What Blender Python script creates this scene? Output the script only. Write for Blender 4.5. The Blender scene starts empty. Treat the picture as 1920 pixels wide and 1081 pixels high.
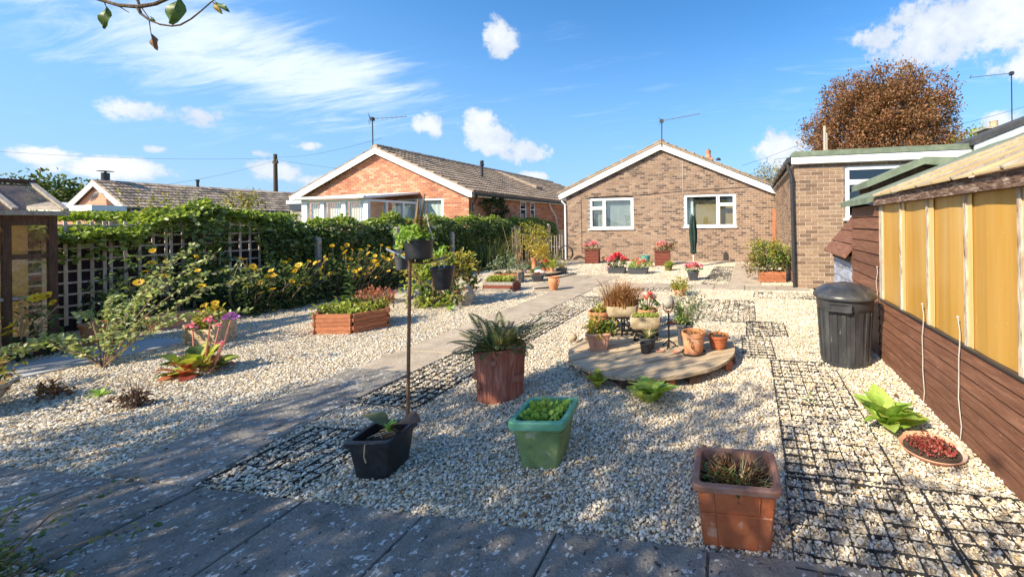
import bpy, math, random
import numpy as np
from mathutils import Matrix, Vector
R = math.radians
rnd = random.Random(7)
rng = np.random.default_rng(7)
S = bpy.context.scene
C = S.collection

# ------------------------------------------------------------------ camera
EYE = 1.28
YAW = R(11.46)
ROLL = 0.012
cd = bpy.data.cameras.new('camera')
cam = bpy.data.objects.new('camera', cd)
C.objects.link(cam)
rt = Vector((math.cos(YAW), math.sin(YAW), 0)); fw = Vector((-math.sin(YAW), math.cos(YAW), 0)); up = Vector((0, 0, 1))
cx_ = rt * math.cos(ROLL) - up * math.sin(ROLL)
cy_ = rt * math.sin(ROLL) + up * math.cos(ROLL)
mw = Matrix((cx_, cy_, -fw)).transposed().to_4x4()
mw.translation = (0, 0, EYE)
cam.matrix_world = mw
cd.sensor_fit = 'HORIZONTAL'
cd.sensor_width = 36
cd.lens = 13.5
cd.shift_x = -294 / 1920
cd.shift_y = -121.5 / 1920
cd.clip_start = 0.05
cd.clip_end = 2000
S.camera = cam

# ------------------------------------------------------------------ light
SUN_EL, SUN_AZ = 37.0, 214.0      # azimuth clockwise from +Y: the sun stands behind and left of the camera
sv = Vector((math.sin(R(SUN_AZ)) * math.cos(R(SUN_EL)), math.cos(R(SUN_AZ)) * math.cos(R(SUN_EL)), math.sin(R(SUN_EL))))
sl = bpy.data.lights.new('sun', 'SUN')
sl.energy = 4.0
sl.angle = R(0.53)
sl.color = (1.0, 0.885, 0.69)
so = bpy.data.objects.new('sun', sl)
so.rotation_euler = (-sv).to_track_quat('-Z', 'Y').to_euler()
so.location = sv * 50
C.objects.link(so)
S.view_settings.view_transform = 'Standard'
S.view_settings.look = 'None'
S.view_settings.gamma = 1
S.view_settings.use_curve_mapping = False
S.view_settings.exposure = 1.13


class N:
    """small wrapper round a node tree"""
    def __init__(s, nt):
        s.t = nt

    def __call__(s, kind, out=0, _p=None, **inp):
        n = s.t.nodes.new(kind)
        for k, v in (_p or {}).items():
            setattr(n, k, v)
        for k, v in inp.items():
            key = int(k[1:]) if k[0] == 'i' and k[1:].isdigit() else k.replace('_', ' ')
            sk = n.inputs[key]
            if isinstance(v, bpy.types.NodeSocket):
                s.t.links.new(v, sk)
            else:
                sk.default_value = v
        n_out = n.outputs[out]
        return n_out

    def math(s, op, a, b=0.0, c=None, clamp=False):
        k = dict(i0=a, i1=b)
        if c is not None:
            k['i2'] = c
        return s('ShaderNodeMath', 0, dict(operation=op, use_clamp=clamp), **k)

    def mix(s, f, a, b, mode='MIX'):
        n = s.t.nodes.new('ShaderNodeMix')
        n.data_type = 'RGBA'
        n.blend_type = mode
        for i, v in ((0, f), (6, a), (7, b)):
            if isinstance(v, bpy.types.NodeSocket):
                s.t.links.new(v, n.inputs[i])
            else:
                n.inputs[i].default_value = v if i == 0 else (*v[:3], 1)
        return n.outputs[2]

    def ramp(s, f, stops, interp='LINEAR'):
        n = s.t.nodes.new('ShaderNodeValToRGB')
        cr = n.color_ramp
        cr.interpolation = interp
        while len(cr.elements) < len(stops):
            cr.elements.new(0.5)
        for e, (p, c) in zip(cr.elements, stops):
            e.position = p
            e.color = (*c, 1) if len(c) == 3 else c
        s.t.links.new(f, n.inputs[0])
        return n.outputs[0]

    def maprange(s, v, a, b, c=0.0, d=1.0, smooth=False):
        return s('ShaderNodeMapRange', 0, dict(interpolation_type='SMOOTHSTEP' if smooth else 'LINEAR'), i0=v, i1=a, i2=b, i3=c, i4=d)


# ------------------------------------------------------------------ sky (world)
w = bpy.data.worlds.new('World')
S.world = w
w.use_nodes = True
w.node_tree.nodes.clear()
n = N(w.node_tree)
sky = n('ShaderNodeTexSky', 0, dict(sky_type='NISHITA', sun_disc=False, sun_elevation=R(SUN_EL), sun_rotation=R(SUN_AZ), air_density=1.0, dust_density=0.6, ozone_density=2.0))
d = n('ShaderNodeTexCoord', 0)
sep = w.node_tree.nodes.new('ShaderNodeSeparateXYZ')
w.node_tree.links.new(d, sep.inputs[0])
X, Y, Z = sep.outputs
az = n.math('MULTIPLY', n.math('ARCTAN2', X, Y), 57.29578)
el = n.math('MULTIPLY', n.math('ARCSINE', Z), 57.29578)
zc = n.math('MAXIMUM', n.math('ADD', Z, 0.12), 0.05)
plane = n('ShaderNodeCombineXYZ', 0, None, X=n.math('DIVIDE', X, zc), Y=n.math('DIVIDE', Y, zc), Z=0.0)
puff = n('ShaderNodeTexNoise', 0, None, Vector=d, Scale=26.0, Detail=7.0, Roughness=0.62)
soft = n('ShaderNodeTexNoise', 0, None, Vector=d, Scale=7.0, Detail=4.0, Roughness=0.55)


def sky_dir(px, py):
    u = (px - 1254) / 720; v = (419 - py) / 720
    x = u * math.cos(YAW) - math.sin(YAW); y = u * math.sin(YAW) + math.cos(YAW)
    return math.degrees(math.atan2(x, y)), math.degrees(math.atan2(v, math.hypot(x, y)))


# cumulus: (azimuth, elevation, half width, half height, weight) in degrees
CUM = [(-35.0, 23.8, 2.6, 2.7, 1.0), (-43.3, 12.7, 2.0, 1.9, .95), (-36.8, 12.4, 3.4, 3.2, 1.0), (-32.2, 10.0, 4.6, 1.9, .95), (-35.6, 10.6, 5.5, 1.6, .9),
       (-57.2, 5.9, 2.2, 1.5, .95), (-53.3, 5.1, 2.6, 1.0, .8), (-66.8, 5.2, 4.0, 1.25, .95), (-69.5, 5.9, 2.0, 1.0, .9), (-65.5, 10.3, 2.5, 1.4, .75), (-61.7, 10.6, 2.2, 1.4, .7),
       (-30.8, 6.6, 2.6, 1.2, .9), (-20.5, 7.5, 1.6, .7, .8), (5.2, 9.8, 4.0, 3.6, 1.0), (9.0, 8.5, 5.0, 3.2, .9), (23.5, 22.0, 8.0, 4.2, 1.0), (31.0, 22.0, 7.5, 5.5, 1.0), (17.0, 22.5, 4.5, 2.2, .8), (33.0, 16.5, 5.5, 3.0, .75),
       (29.5, 9.5, 4.0, 2.6, .95), (-60.0, 2.6, 3.0, .6, .75), (-55.5, 2.4, 3.5, .7, .85), (-76.0, 2.6, 1.6, .5, .7), (-51.0, 3.4, 2.5, .7, .8), (-54.5, 8.8, 1.8, .7, .7), (-64.5, 7.2, 1.1, .6, .7), (-58.0, 7.6, 1.2, .6, .6),
       (60, 12, 8, 4, .9), (95, 16, 10, 5, .9), (130, 9, 9, 3, .9), (165, 20, 11, 5, .9), (-110, 14, 9, 4, .9), (-140, 24, 9, 5, .8), (-100, 7, 8, 2.5, .9), (-170, 10, 9, 3, .9)]
acc = None
for (a, e, wd, ht, wt) in CUM:
    da = n.math('DIVIDE', n.math('SUBTRACT', az, a), wd)
    de = n.math('DIVIDE', n.math('SUBTRACT', el, e), ht)
    q = n.math('ADD', n.math('MULTIPLY', da, da), n.math('MULTIPLY', de, de))
    g = n.math('MULTIPLY', n.math('EXPONENT', n.math('MULTIPLY', q, -0.9)), wt)
    acc = g if acc is None else n.math('MAXIMUM', acc, g)
cu = n.math('ADD', acc, n.math('MULTIPLY', n.math('SUBTRACT', puff, 0.5), n.maprange(acc, .02, .5, 0.0, 1.6)))
cum_mask = n.maprange(cu, 0.40, 0.74, 0.0, 0.95, True)
# cirrus: stretched streaks, strongest in a broad band left of the house
rot = n('ShaderNodeMapping', 0, None, Vector=plane, Rotation=(0, 0, R(-28)), Scale=(0.55, 2.3, 1))
ci1 = n('ShaderNodeTexNoise', 0, None, Vector=rot, Scale=2.6, Detail=8.0, Roughness=0.66, Distortion=0.7)
rot2 = n('ShaderNodeMapping', 0, None, Vector=plane, Rotation=(0, 0, R(18)), Scale=(1.1, 4.2, 1))
ci2 = n('ShaderNodeTexNoise', 0, None, Vector=rot2, Scale=2.2, Detail=6.0, Roughness=0.6, Distortion=0.4)
band = None
for (a, e, wd, ht, wt) in [(-60, 17.0, 10, 3.6, .95), (-50, 16.0, 8, 4.0, .7), (-70, 20, 8, 3, .5), (-62, 10, 14, 2.5, .28), (-22, 18, 14, 8, .24), (6, 18, 10, 6, .24), (25, 20, 14, 9, .35), (120, 30, 40, 12, .5), (-130, 30, 30, 12, .5)]:
    da = n.math('DIVIDE', n.math('SUBTRACT', az, a), wd)
    de = n.math('DIVIDE', n.math('SUBTRACT', el, e), ht)
    g = n.math('MULTIPLY', n.math('EXPONENT', n.math('MULTIPLY', n.math('ADD', n.math('MULTIPLY', da, da), n.math('MULTIPLY', de, de)), -0.8)), wt)
    band = g if band is None else n.math('ADD', band, g)
streak = n.math('ADD', n.math('MULTIPLY', ci1, .75), n.math('MULTIPLY', ci2, .35))
ci_mask = n.math('MULTIPLY', n.maprange(n.math('ADD', streak, n.math('MULTIPLY', band, .34)), 0.64, 1.03, 0.0, 0.78, True), n.maprange(band, 0.0, .5, 0.2, 1.0))
# lit tops, greyer undersides
shade = n.maprange(n.math('ADD', n.math('MULTIPLY', soft, 0.8), n.math('MULTIPLY', cu, 0.30)), 0.50, 0.95, 0.0, 1.0)
cloudcol = n.mix(shade, (0.33, 0.37, 0.43), (0.58, 0.585, 0.59))
SKYK = 0.118
skyc = n('ShaderNodeHueSaturation', 0, None, Color=sky, Hue=0.5, Saturation=1.32, Value=1.0)
skyl = n.mix(1.0, skyc, (SKYK, SKYK, SKYK), 'MULTIPLY')
haze_f = n.maprange(el, 0.0, 30.0, 0.78, 0.0, True)
skyl = n.mix(haze_f, skyl, (0.128, 0.245, 0.44))
c1 = n.mix(ci_mask, skyl, (0.50, 0.535, 0.57))
c2 = n.mix(cum_mask, c1, cloudcol)
bg = n('ShaderNodeBackground', 0, None, Color=c2, Strength=1.0)
wo = w.node_tree.nodes.new('ShaderNodeOutputWorld')
w.node_tree.links.new(bg, wo.inputs[0])
try:
    w.cycles.sampling_method = 'MANUAL'
    w.cycles.sample_map_resolution = 512
except Exception:
    pass

# ------------------------------------------------------------------ materials


def newmat(name):
    m = bpy.data.materials.new(name)
    m.use_nodes = True
    m.node_tree.nodes.clear()
    return m, N(m.node_tree)


def finish(m, n, sh):
    o = m.node_tree.nodes.new('ShaderNodeOutputMaterial')
    m.node_tree.links.new(sh, o.inputs[0])
    return m


def tone_of(n):
    oi = n('ShaderNodeObjectInfo', 5)
    isl = n('ShaderNodeNewGeometry', 8)
    return n.math('FRACT', n.math('ADD', oi, n.math('MULTIPLY', isl, 0.987)))


def surf(name, c1, c2=None, c3=None, scale=6.0, detail=5.0, rough=0.75, bump=0.15, bscale=None, stretch=(1, 1, 1), tone=0.0, spec=0.3, spots=None, coord='object', metal=0.0, distort=0.0):
    m, n = newmat(name)
    if coord == 'object':
        co = n('ShaderNodeTexCoord', 3)
    else:
        co = n('ShaderNodeNewGeometry', 0)
    mp = n('ShaderNodeMapping', 0, None, Vector=co, Scale=stretch)
    if tone:
        oi = n('ShaderNodeObjectInfo', 5)
        mp = n('ShaderNodeVectorMath', 0, dict(operation='ADD'), i0=mp, i1=n('ShaderNodeCombineXYZ', 0, None, X=n.math('MULTIPLY', oi, 37.0), Y=n.math('MULTIPLY', oi, 11.0), Z=0.0))
    nz = n('ShaderNodeTexNoise', 0, None, Vector=mp, Scale=scale, Detail=detail, Roughness=0.62, Distortion=distort)
    c2 = c2 or tuple(x * 0.72 for x in c1)
    c3 = c3 or c1
    col = n.ramp(nz, [(0.30, c2), (0.52, c1), (0.72, c3)])
    if spots:
        sc, amt, scol = spots
        nv = n('ShaderNodeTexNoise', 0, None, Vector=mp, Scale=sc, Detail=3.0, Roughness=0.5)
        col = n.mix(n.maprange(nv, amt, amt + 0.05), col, scol)
    if tone:
        t = tone_of(n)
        k = n.maprange(t, 0, 1, 1 - tone, 1 + tone)
        col = n.mix(1.0, col, n('ShaderNodeCombineColor', 0, None, Red=k, Green=k, Blue=k), 'MULTIPLY')
    kw = dict(Base_Color=col, Roughness=rough, Metallic=metal)
    kw['Specular_IOR_Level'] = spec
    if bump:
        b2 = n('ShaderNodeTexNoise', 0, None, Vector=mp, Scale=bscale or scale * 4, Detail=4.0, Roughness=0.6)
        kw['Normal'] = n('ShaderNodeBump', 0, None, Strength=bump, Distance=0.02, Height=b2)
    return finish(m, n, n('ShaderNodeBsdfPrincipled', 0, None, **kw))


def palette(name, cols, rough=0.8, noise=0.25, nscale=20.0, bump=0.3, spec=0.3, bscale=60.0, stain=0.10):
    """colour picked per piece (per object and per loose island)"""
    m, n = newmat(name)
    t = tone_of(n)
    k = len(cols)
    col = n.ramp(t, [((i + 0.0) / k, c) for i, c in enumerate(cols)], 'CONSTANT')
    co = n('ShaderNodeNewGeometry', 0)
    nz = n('ShaderNodeTexNoise', 0, None, Vector=co, Scale=nscale, Detail=4.0, Roughness=0.6)
    g = n.maprange(nz, 0.25, 0.75, 1 - noise, 1 + noise)
    col = n.mix(1.0, col, n('ShaderNodeCombineColor', 0, None, Red=g, Green=g, Blue=g), 'MULTIPLY')
    big = n('ShaderNodeTexNoise', 0, None, Vector=co, Scale=1.1, Detail=5.0, Roughness=0.6)
    g2 = n.maprange(big, .3, .7, 1 - stain, 1 + stain)
    col = n.mix(1.0, col, n('ShaderNodeCombineColor', 0, None, Red=g2, Green=g2, Blue=g2), 'MULTIPLY')
    b = n('ShaderNodeTexNoise', 0, None, Vector=co, Scale=bscale, Detail=3.0)
    nr = n('ShaderNodeBump', 0, None, Strength=bump, Distance=0.01, Height=b)
    return finish(m, n, n('ShaderNodeBsdfPrincipled', 0, None, Base_Color=col, Roughness=rough, Specular_IOR_Level=spec, Normal=nr))


def leafm(name, cols, transl=0.35, rough=0.45, spec=0.35):
    m, n = newmat(name)
    t = tone_of(n)
    k = max(1, len(cols) - 1)
    col = n.ramp(t, [(i / k, c) for i, c in enumerate(cols)])
    mo = n('ShaderNodeTexNoise', 0, None, Vector=n('ShaderNodeNewGeometry', 0), Scale=45.0, Detail=3.0, Roughness=0.6)
    mk = n.maprange(mo, .3, .7, .78, 1.2)
    col = n.mix(1.0, col, n('ShaderNodeCombineColor', 0, None, Red=mk, Green=mk, Blue=mk), 'MULTIPLY')
    p = n('ShaderNodeBsdfPrincipled', 0, None, Base_Color=col, Roughness=rough, Specular_IOR_Level=spec)
    tc = n.mix(1.0, col, (1.25, 1.3, 0.7), 'MULTIPLY')
    tr = n('ShaderNodeBsdfTranslucent', 0, None, Color=tc)
    return finish(m, n, n('ShaderNodeMixShader', 0, None, i0=transl, i1=p, i2=tr))


def glassm(name, tint=(0.9, 0.95, 0.95), refl=0.12, dirt=0.0, dirtcol=(0.5, 0.42, 0.3)):
    m, n = newmat(name)
    fc = n('ShaderNodeLayerWeight', 1, None, Blend=0.5)
    fr = n.math('MULTIPLY', n.math('POWER', fc, 4.0), 0.8)
    tr = n('ShaderNodeBsdfTransparent', 0, None, Color=(*tint, 1))
    gl = n('ShaderNodeBsdfGlossy', 0, None, Color=(0.95, 0.97, 1, 1), Roughness=0.03)
    sh = n('ShaderNodeMixShader', 0, None, i0=n.math('ADD', fr, refl, clamp=True), i1=tr, i2=gl)
    if dirt:
        co = n('ShaderNodeNewGeometry', 0)
        nz = n('ShaderNodeTexNoise', 0, None, Vector=co, Scale=5.0, Detail=6.0, Roughness=0.7)
        df = n('ShaderNodeBsdfDiffuse', 0, None, Color=(*dirtcol, 1))
        sh = n('ShaderNodeMixShader', 0, None, i0=n.maprange(nz, 0.35, 0.8, 0.0, dirt), i1=sh, i2=df)
    return finish(m, n, sh)


MAT = {}
MAT['pebble'] = palette('pebble', [(.66, .56, .39), (.71, .63, .47), (.58, .45, .27), (.78, .72, .60), (.50, .41, .29), (.70, .59, .40), (.63, .57, .48), (.40, .34, .27), (.72, .68, .60), (.60, .42, .22), (.75, .68, .54), (.30, .26, .22), (.68, .62, .52), (.58, .50, .38)], rough=0.7, noise=0.18, nscale=70, bump=0.2, bscale=140)
MAT['upvc'] = surf('white_upvc', (.80, .81, .80), (.74, .75, .74), scale=3, rough=0.35, bump=0.02, spec=0.5)
MAT['fascia'] = surf('white_painted_timber', (.78, .78, .76), (.66, .66, .63), (.80, .80, .79), scale=5, rough=0.5, bump=0.05, stretch=(1, 1, 4))
MAT['mortar'] = surf('mortar', (.56, .48, .395), (.47, .40, .33), scale=9, rough=0.95, bump=0.3)
MAT['mortar_red'] = surf('mortar_red', (.60, .44, .33), (.50, .36, .27), scale=9, rough=0.95, bump=0.3)
MAT['brick'] = palette('brown_brick', [(.265, .17, .112), (.22, .138, .09), (.29, .19, .127), (.245, .157, .103), (.115, .074, .055), (.275, .178, .12), (.31, .21, .145), (.15, .098, .07), (.255, .163, .108)], noise=0.3, nscale=25)
MAT['brick_ext'] = palette('buff_brown_brick', [(.285, .185, .117), (.235, .147, .094), (.315, .21, .135), (.17, .106, .07), (.30, .198, .126), (.26, .168, .107)], noise=0.28, nscale=25)
MAT['brick_red'] = palette('red_brick', [(.50, .20, .105), (.44, .165, .09), (.55, .25, .14), (.47, .185, .10), (.38, .14, .085), (.55, .30, .19), (.52, .215, .115)], noise=0.25, nscale=20)
MAT['tile'] = palette('concrete_roof_tile', [(.34, .26, .185), (.28, .21, .15), (.38, .29, .21), (.24, .18, .135), (.31, .24, .17)], noise=0.3, nscale=9)
MAT['tile_far'] = palette('concrete_roof_tile_far', [(.36, .275, .20), (.25, .19, .14), (.42, .32, .235), (.20, .15, .115), (.32, .245, .18)], noise=0.3, nscale=6)
MAT['felt_green'] = surf('green_mineral_felt', (.175, .215, .155), (.13, .16, .115), (.235, .27, .20), scale=7, rough=0.95, bump=0.4, bscale=150)
MAT['felt_dark'] = surf('dark_mineral_felt', (.07, .072, .078), (.05, .05, .055), (.10, .10, .105), scale=7, rough=0.9, bump=0.4, bscale=150)
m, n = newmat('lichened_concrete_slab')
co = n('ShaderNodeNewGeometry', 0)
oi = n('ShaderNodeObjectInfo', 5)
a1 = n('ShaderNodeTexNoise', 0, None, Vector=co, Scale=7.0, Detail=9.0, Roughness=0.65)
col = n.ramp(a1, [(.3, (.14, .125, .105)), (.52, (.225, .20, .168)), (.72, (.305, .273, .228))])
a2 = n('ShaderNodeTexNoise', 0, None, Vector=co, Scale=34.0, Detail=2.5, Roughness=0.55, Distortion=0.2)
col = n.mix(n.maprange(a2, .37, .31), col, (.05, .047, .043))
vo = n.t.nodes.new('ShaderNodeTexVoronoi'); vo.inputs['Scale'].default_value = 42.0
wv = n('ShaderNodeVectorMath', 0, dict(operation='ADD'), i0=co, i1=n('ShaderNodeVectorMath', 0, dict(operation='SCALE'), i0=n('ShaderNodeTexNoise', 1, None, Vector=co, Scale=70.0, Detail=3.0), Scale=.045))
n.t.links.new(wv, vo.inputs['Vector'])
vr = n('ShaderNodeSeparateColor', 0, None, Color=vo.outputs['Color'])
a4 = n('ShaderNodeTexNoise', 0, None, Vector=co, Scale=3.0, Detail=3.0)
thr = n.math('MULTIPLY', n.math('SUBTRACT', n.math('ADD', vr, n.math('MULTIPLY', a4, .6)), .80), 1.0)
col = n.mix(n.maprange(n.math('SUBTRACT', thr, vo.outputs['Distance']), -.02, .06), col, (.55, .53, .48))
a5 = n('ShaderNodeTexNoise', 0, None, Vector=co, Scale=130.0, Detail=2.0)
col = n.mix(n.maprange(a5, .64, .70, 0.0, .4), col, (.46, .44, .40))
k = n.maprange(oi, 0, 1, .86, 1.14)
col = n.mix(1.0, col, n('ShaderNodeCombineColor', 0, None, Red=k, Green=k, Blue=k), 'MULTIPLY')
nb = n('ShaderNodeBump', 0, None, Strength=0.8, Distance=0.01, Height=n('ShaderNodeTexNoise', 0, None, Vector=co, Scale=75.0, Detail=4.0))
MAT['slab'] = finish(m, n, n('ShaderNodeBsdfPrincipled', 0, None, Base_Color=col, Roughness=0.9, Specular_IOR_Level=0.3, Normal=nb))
MAT['slab_sunlit'] = surf('concrete_slab_sunlit_tone', (.40, .325, .24), (.29, .235, .175), (.47, .395, .30), scale=4, detail=8, rough=0.92, bump=0.4, bscale=45, tone=0.10, spots=(22.0, 0.66, (.5, .47, .42)), coord='world')  # paler, warmer slab copy with the sunlight put into its colour
MAT['plastic_black'] = surf('black_plastic', (.02, .02, .023), (.013, .013, .015), (.05, .048, .047), scale=12, detail=9, rough=0.45, bump=0.05, spec=0.5)
MAT['grid_black'] = surf('black_ground_grid', (.04, .039, .038), (.026, .026, .026), (.09, .083, .075), scale=15, rough=0.6, bump=0.05)
MAT['plastic_grey'] = surf('dark_grey_plastic', (.075, .078, .085), (.06, .062, .068), (.11, .11, .115), scale=9, rough=0.5, bump=0.04, spec=0.4)
MAT['bin'] = surf('bin_plastic', (.042, .043, .046), (.028, .029, .032), (.085, .085, .087), scale=9, detail=9, rough=0.36, bump=0.06, spec=0.5, stretch=(1, 1, .35), spots=(30.0, 0.69, (.16, .155, .15)))
MAT['terracotta'] = surf('terracotta', (.56, .245, .115), (.47, .19, .09), (.62, .32, .18), scale=9, detail=8, rough=0.85, bump=0.2, tone=0.08, spots=(11.0, 0.62, (.62, .40, .28)))
MAT['terracotta_pale'] = surf('pale_terracotta', (.60, .31, .20), (.50, .24, .15), (.66, .39, .28), scale=9, detail=8, rough=0.85, bump=0.2, spots=(12.0, 0.62, (.66, .50, .40)))
MAT['terracotta_plastic'] = surf('terracotta_plastic', (.46, .135, .052), (.33, .093, .04), (.53, .19, .09), scale=8, detail=9, rough=0.55, bump=0.12, spec=0.35, spots=(14.0, 0.64, (.52, .27, .17)))
MAT['rim_brown'] = surf('weathered_brown_plastic', (.30, .15, .10), (.24, .11, .075), (.38, .24, .19), scale=9, rough=0.6, bump=0.06)
MAT['logpot'] = surf('red_brown_cast_log', (.38, .135, .085), (.24, .08, .055), (.50, .25, .18), scale=7, rough=0.7, bump=0.8, bscale=10, stretch=(5, 5, .5), distort=0.8)
MAT['plastic_green'] = surf('green_plastic', (.13, .36, .21), (.09, .26, .15), (.22, .46, .31), scale=8, detail=8, rough=0.55, bump=0.05, spec=0.4)
MAT['plastic_olive'] = surf('sun_bleached_green_plastic', (.20, .28, .11), (.13, .19, .075), (.30, .38, .19), scale=8, detail=9, rough=0.65, bump=0.12, spots=(10.0, 0.63, (.34, .38, .24)))
MAT['olive'] = surf('olive_glaze', (.16, .15, .05), (.12, .11, .04), scale=9, rough=0.4, bump=0.05)
MAT['teal'] = surf('teal_glaze', (.10, .33, .28), (.08, .26, .23), scale=9, rough=0.35, bump=0.04)
MAT['lilac'] = surf('lilac_glaze', (.36, .28, .40), scale=9, rough=0.4, bump=0.04)
MAT['soil'] = surf('potting_soil', (.075, .052, .036), (.04, .028, .02), (.14, .10, .07), scale=40, rough=1.0, bump=0.9, bscale=90)
MAT['stone'] = surf('cast_stone', (.46, .36, .22), (.29, .215, .13), (.58, .48, .33), scale=12, rough=0.95, bump=0.35, bscale=60)
MAT['stone_grey'] = surf('weathered_stone', (.38, .34, .27), (.26, .23, .19), (.50, .45, .37), scale=22, rough=0.95, bump=0.5, bscale=70)
MAT['shell'] = surf('white_shell', (.66, .62, .55), (.48, .40, .31), (.74, .72, .67), scale=18, rough=0.6, bump=0.2)
MAT['iron'] = surf('black_iron', (.016, .015, .015), (.02, .014, .011), (.035, .03, .027), scale=20, rough=0.55, bump=0.1, metal=0.3)
MAT['rust'] = surf('rusty_steel', (.25, .135, .07), (.13, .07, .042), (.36, .21, .11), scale=14, rough=0.8, bump=0.2, stretch=(1, 1, .4))
MAT['galv'] = surf('galvanised_metal', (.40, .41, .42), (.32, .33, .34), scale=14, rough=0.4, bump=0.04, metal=0.7)
MAT['deck'] = surf('weathered_deck_wood', (.53, .41, .26), (.19, .13, .08), (.64, .53, .37), scale=6, detail=8, rough=0.9, bump=0.5, bscale=14, stretch=(.7, 9, 9), tone=0.16, distort=0.4)
MAT['board'] = surf('brown_stained_board', (.185, .082, .048), (.125, .055, .034), (.26, .13, .082), scale=6, detail=7, rough=0.62, bump=0.25, bscale=22, stretch=(7, .8, 7), tone=0.14, spots=(30.0, 0.685, (.40, .29, .22)))
MAT['board_blue'] = surf('blue_grey_brown_board', (.34, .38, .47), (.17, .14, .15), (.50, .54, .62), scale=4, detail=5, rough=0.5, bump=0.2, bscale=22, stretch=(5, 1.2, 5), tone=0.10)  # grey blue with brown patches, tone differs per board
MAT['board_dark'] = surf('dark_brown_timber', (.095, .052, .033), (.06, .034, .024), (.15, .088, .055), scale=8, detail=6, rough=0.85, bump=0.4, bscale=25, stretch=(4, 4, .8), tone=0.10)
MAT['flaky'] = surf('flaking_paint_timber', (.19, .115, .08), (.06, .034, .026), (.52, .44, .36), scale=14, detail=8, rough=0.9, bump=0.9, bscale=22, stretch=(3, .8, 3), distort=1.2)
MAT['flaky_white'] = surf('peeling_white_timber', (.54, .45, .35), (.19, .115, .075), (.70, .64, .55), scale=11, detail=8, rough=0.8, bump=0.5, bscale=25, stretch=(3, 3, .6), distort=1.0)
MAT['trellis'] = surf('weathered_trellis_wood', (.58, .48, .38), (.43, .35, .27), (.68, .60, .50), scale=9, rough=0.9, bump=0.3, stretch=(3, 3, 1), tone=0.12)
MAT['redwood'] = surf('red_stained_planter_wood', (.40, .145, .065), (.29, .10, .05), (.50, .22, .12), scale=7, detail=6, rough=0.75, bump=0.3, stretch=(2, 2, 8), tone=0.14)
MAT['darkred'] = surf('dark_red_planter_wood', (.20, .055, .035), (.13, .036, .026), (.28, .10, .065), scale=7, rough=0.7, bump=0.3, stretch=(2, 2, 8), tone=0.10)
MAT['greywood'] = surf('grey_weathered_timber', (.35, .31, .265), (.25, .215, .185), (.45, .41, .36), scale=8, rough=0.95, bump=0.4, stretch=(4, 4, .7), tone=0.10)
LF_TAN = None
MAT['curtain_old'] = surf('tan_cloth', (.42, .28, .15), (.34, .22, .11), (.5, .36, .21), scale=4, rough=.9, bump=.05, stretch=(6, 6, .4))
MAT['driftwood'] = surf('bare_brown_stem', (.26, .17, .095), (.15, .095, .06), (.36, .25, .15), scale=12, rough=0.9, bump=0.3, stretch=(3, 3, .5))
MAT['bark'] = surf('bark', (.115, .085, .062), (.07, .052, .04), (.19, .15, .115), scale=9, rough=0.95, bump=0.7, bscale=18, stretch=(3, 3, .8))
MAT['twig'] = surf('pale_twig', (.36, .27, .17), (.26, .19, .12), (.45, .35, .24), scale=12, rough=0.9, bump=0.2)
MAT['string'] = surf('grey_white_cord', (.52, .49, .44), (.40, .37, .33), scale=30, rough=0.9, bump=0.2)
MAT['umbrella'] = surf('dark_green_canvas', (.013, .034, .027), (.008, .022, .018), (.03, .06, .05), scale=10, rough=0.6, bump=0.5, bscale=16, stretch=(1, 1, .4))
MAT['darkmetal'] = surf('dark_grey_metal', (.06, .06, .065), scale=10, rough=0.45, bump=0.03, metal=0.6)
MAT['gutter'] = surf('black_gutter_plastic', (.035, .034, .036), (.028, .027, .03), (.05, .05, .052), scale=6, rough=0.35, bump=0.03, spec=0.5)
MAT['blind'] = surf('white_blind_fabric', (.66, .68, .64), (.60, .62, .58), scale=4, rough=0.85, bump=0.02, tone=0.06)
MAT['beige'] = surf('beige_roller_blind', (.55, .42, .29), (.50, .38, .27), scale=4, rough=0.85, bump=0.02)
MAT['dark_inside'] = surf('dark_room', (.05, .045, .04), scale=2, rough=0.9, bump=0)
MAT['brown_reflection'] = surf('brown_reflection_tone', (.27, .19, .085), (.23, .16, .07), scale=2, rough=0.8, bump=0.0)  # flat brown for the reflection in the right window
MAT['glass'] = glassm('window_glass', (.92, .96, .96), 0.07)
MAT['glass_dark'] = glassm('dark_window_glass', (.35, .38, .42), 0.10)
MAT['glass_old'] = glassm('dusty_greenhouse_glass', (.94, .90, .82), 0.05, 0.18, (.48, .38, .25))
MAT['fence_dark'] = surf('dark_fence_board', (.055, .04, .042), (.035, .026, .028), scale=7, rough=0.9, bump=0.3, stretch=(3, 3, .7), tone=0.15)
MAT['ground'] = surf('rough_grass', (.075, .10, .03), (.05, .07, .02), (.12, .13, .05), scale=.6, detail=8, rough=1.0, bump=0.3, coord='world')
MAT['weed_under'] = surf('gravel_base', (.52, .45, .34), (.36, .31, .23), (.62, .55, .43), scale=38, detail=6, rough=1.0, bump=0.9, bscale=55, coord='world')
MAT['concrete'] = surf('concrete_post', (.42, .385, .33), (.33, .30, .26), scale=12, rough=0.95, bump=0.3)
MAT['white_wall'] = surf('white_render', (.75, .75, .73), scale=4, rough=0.8, bump=0.05)
MAT['path_grey'] = surf('pale_grey_slab', (.42, .42, .42), (.33, .33, .33), (.5, .5, .49), scale=5, rough=0.9, bump=0.25, coord='world')

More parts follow.
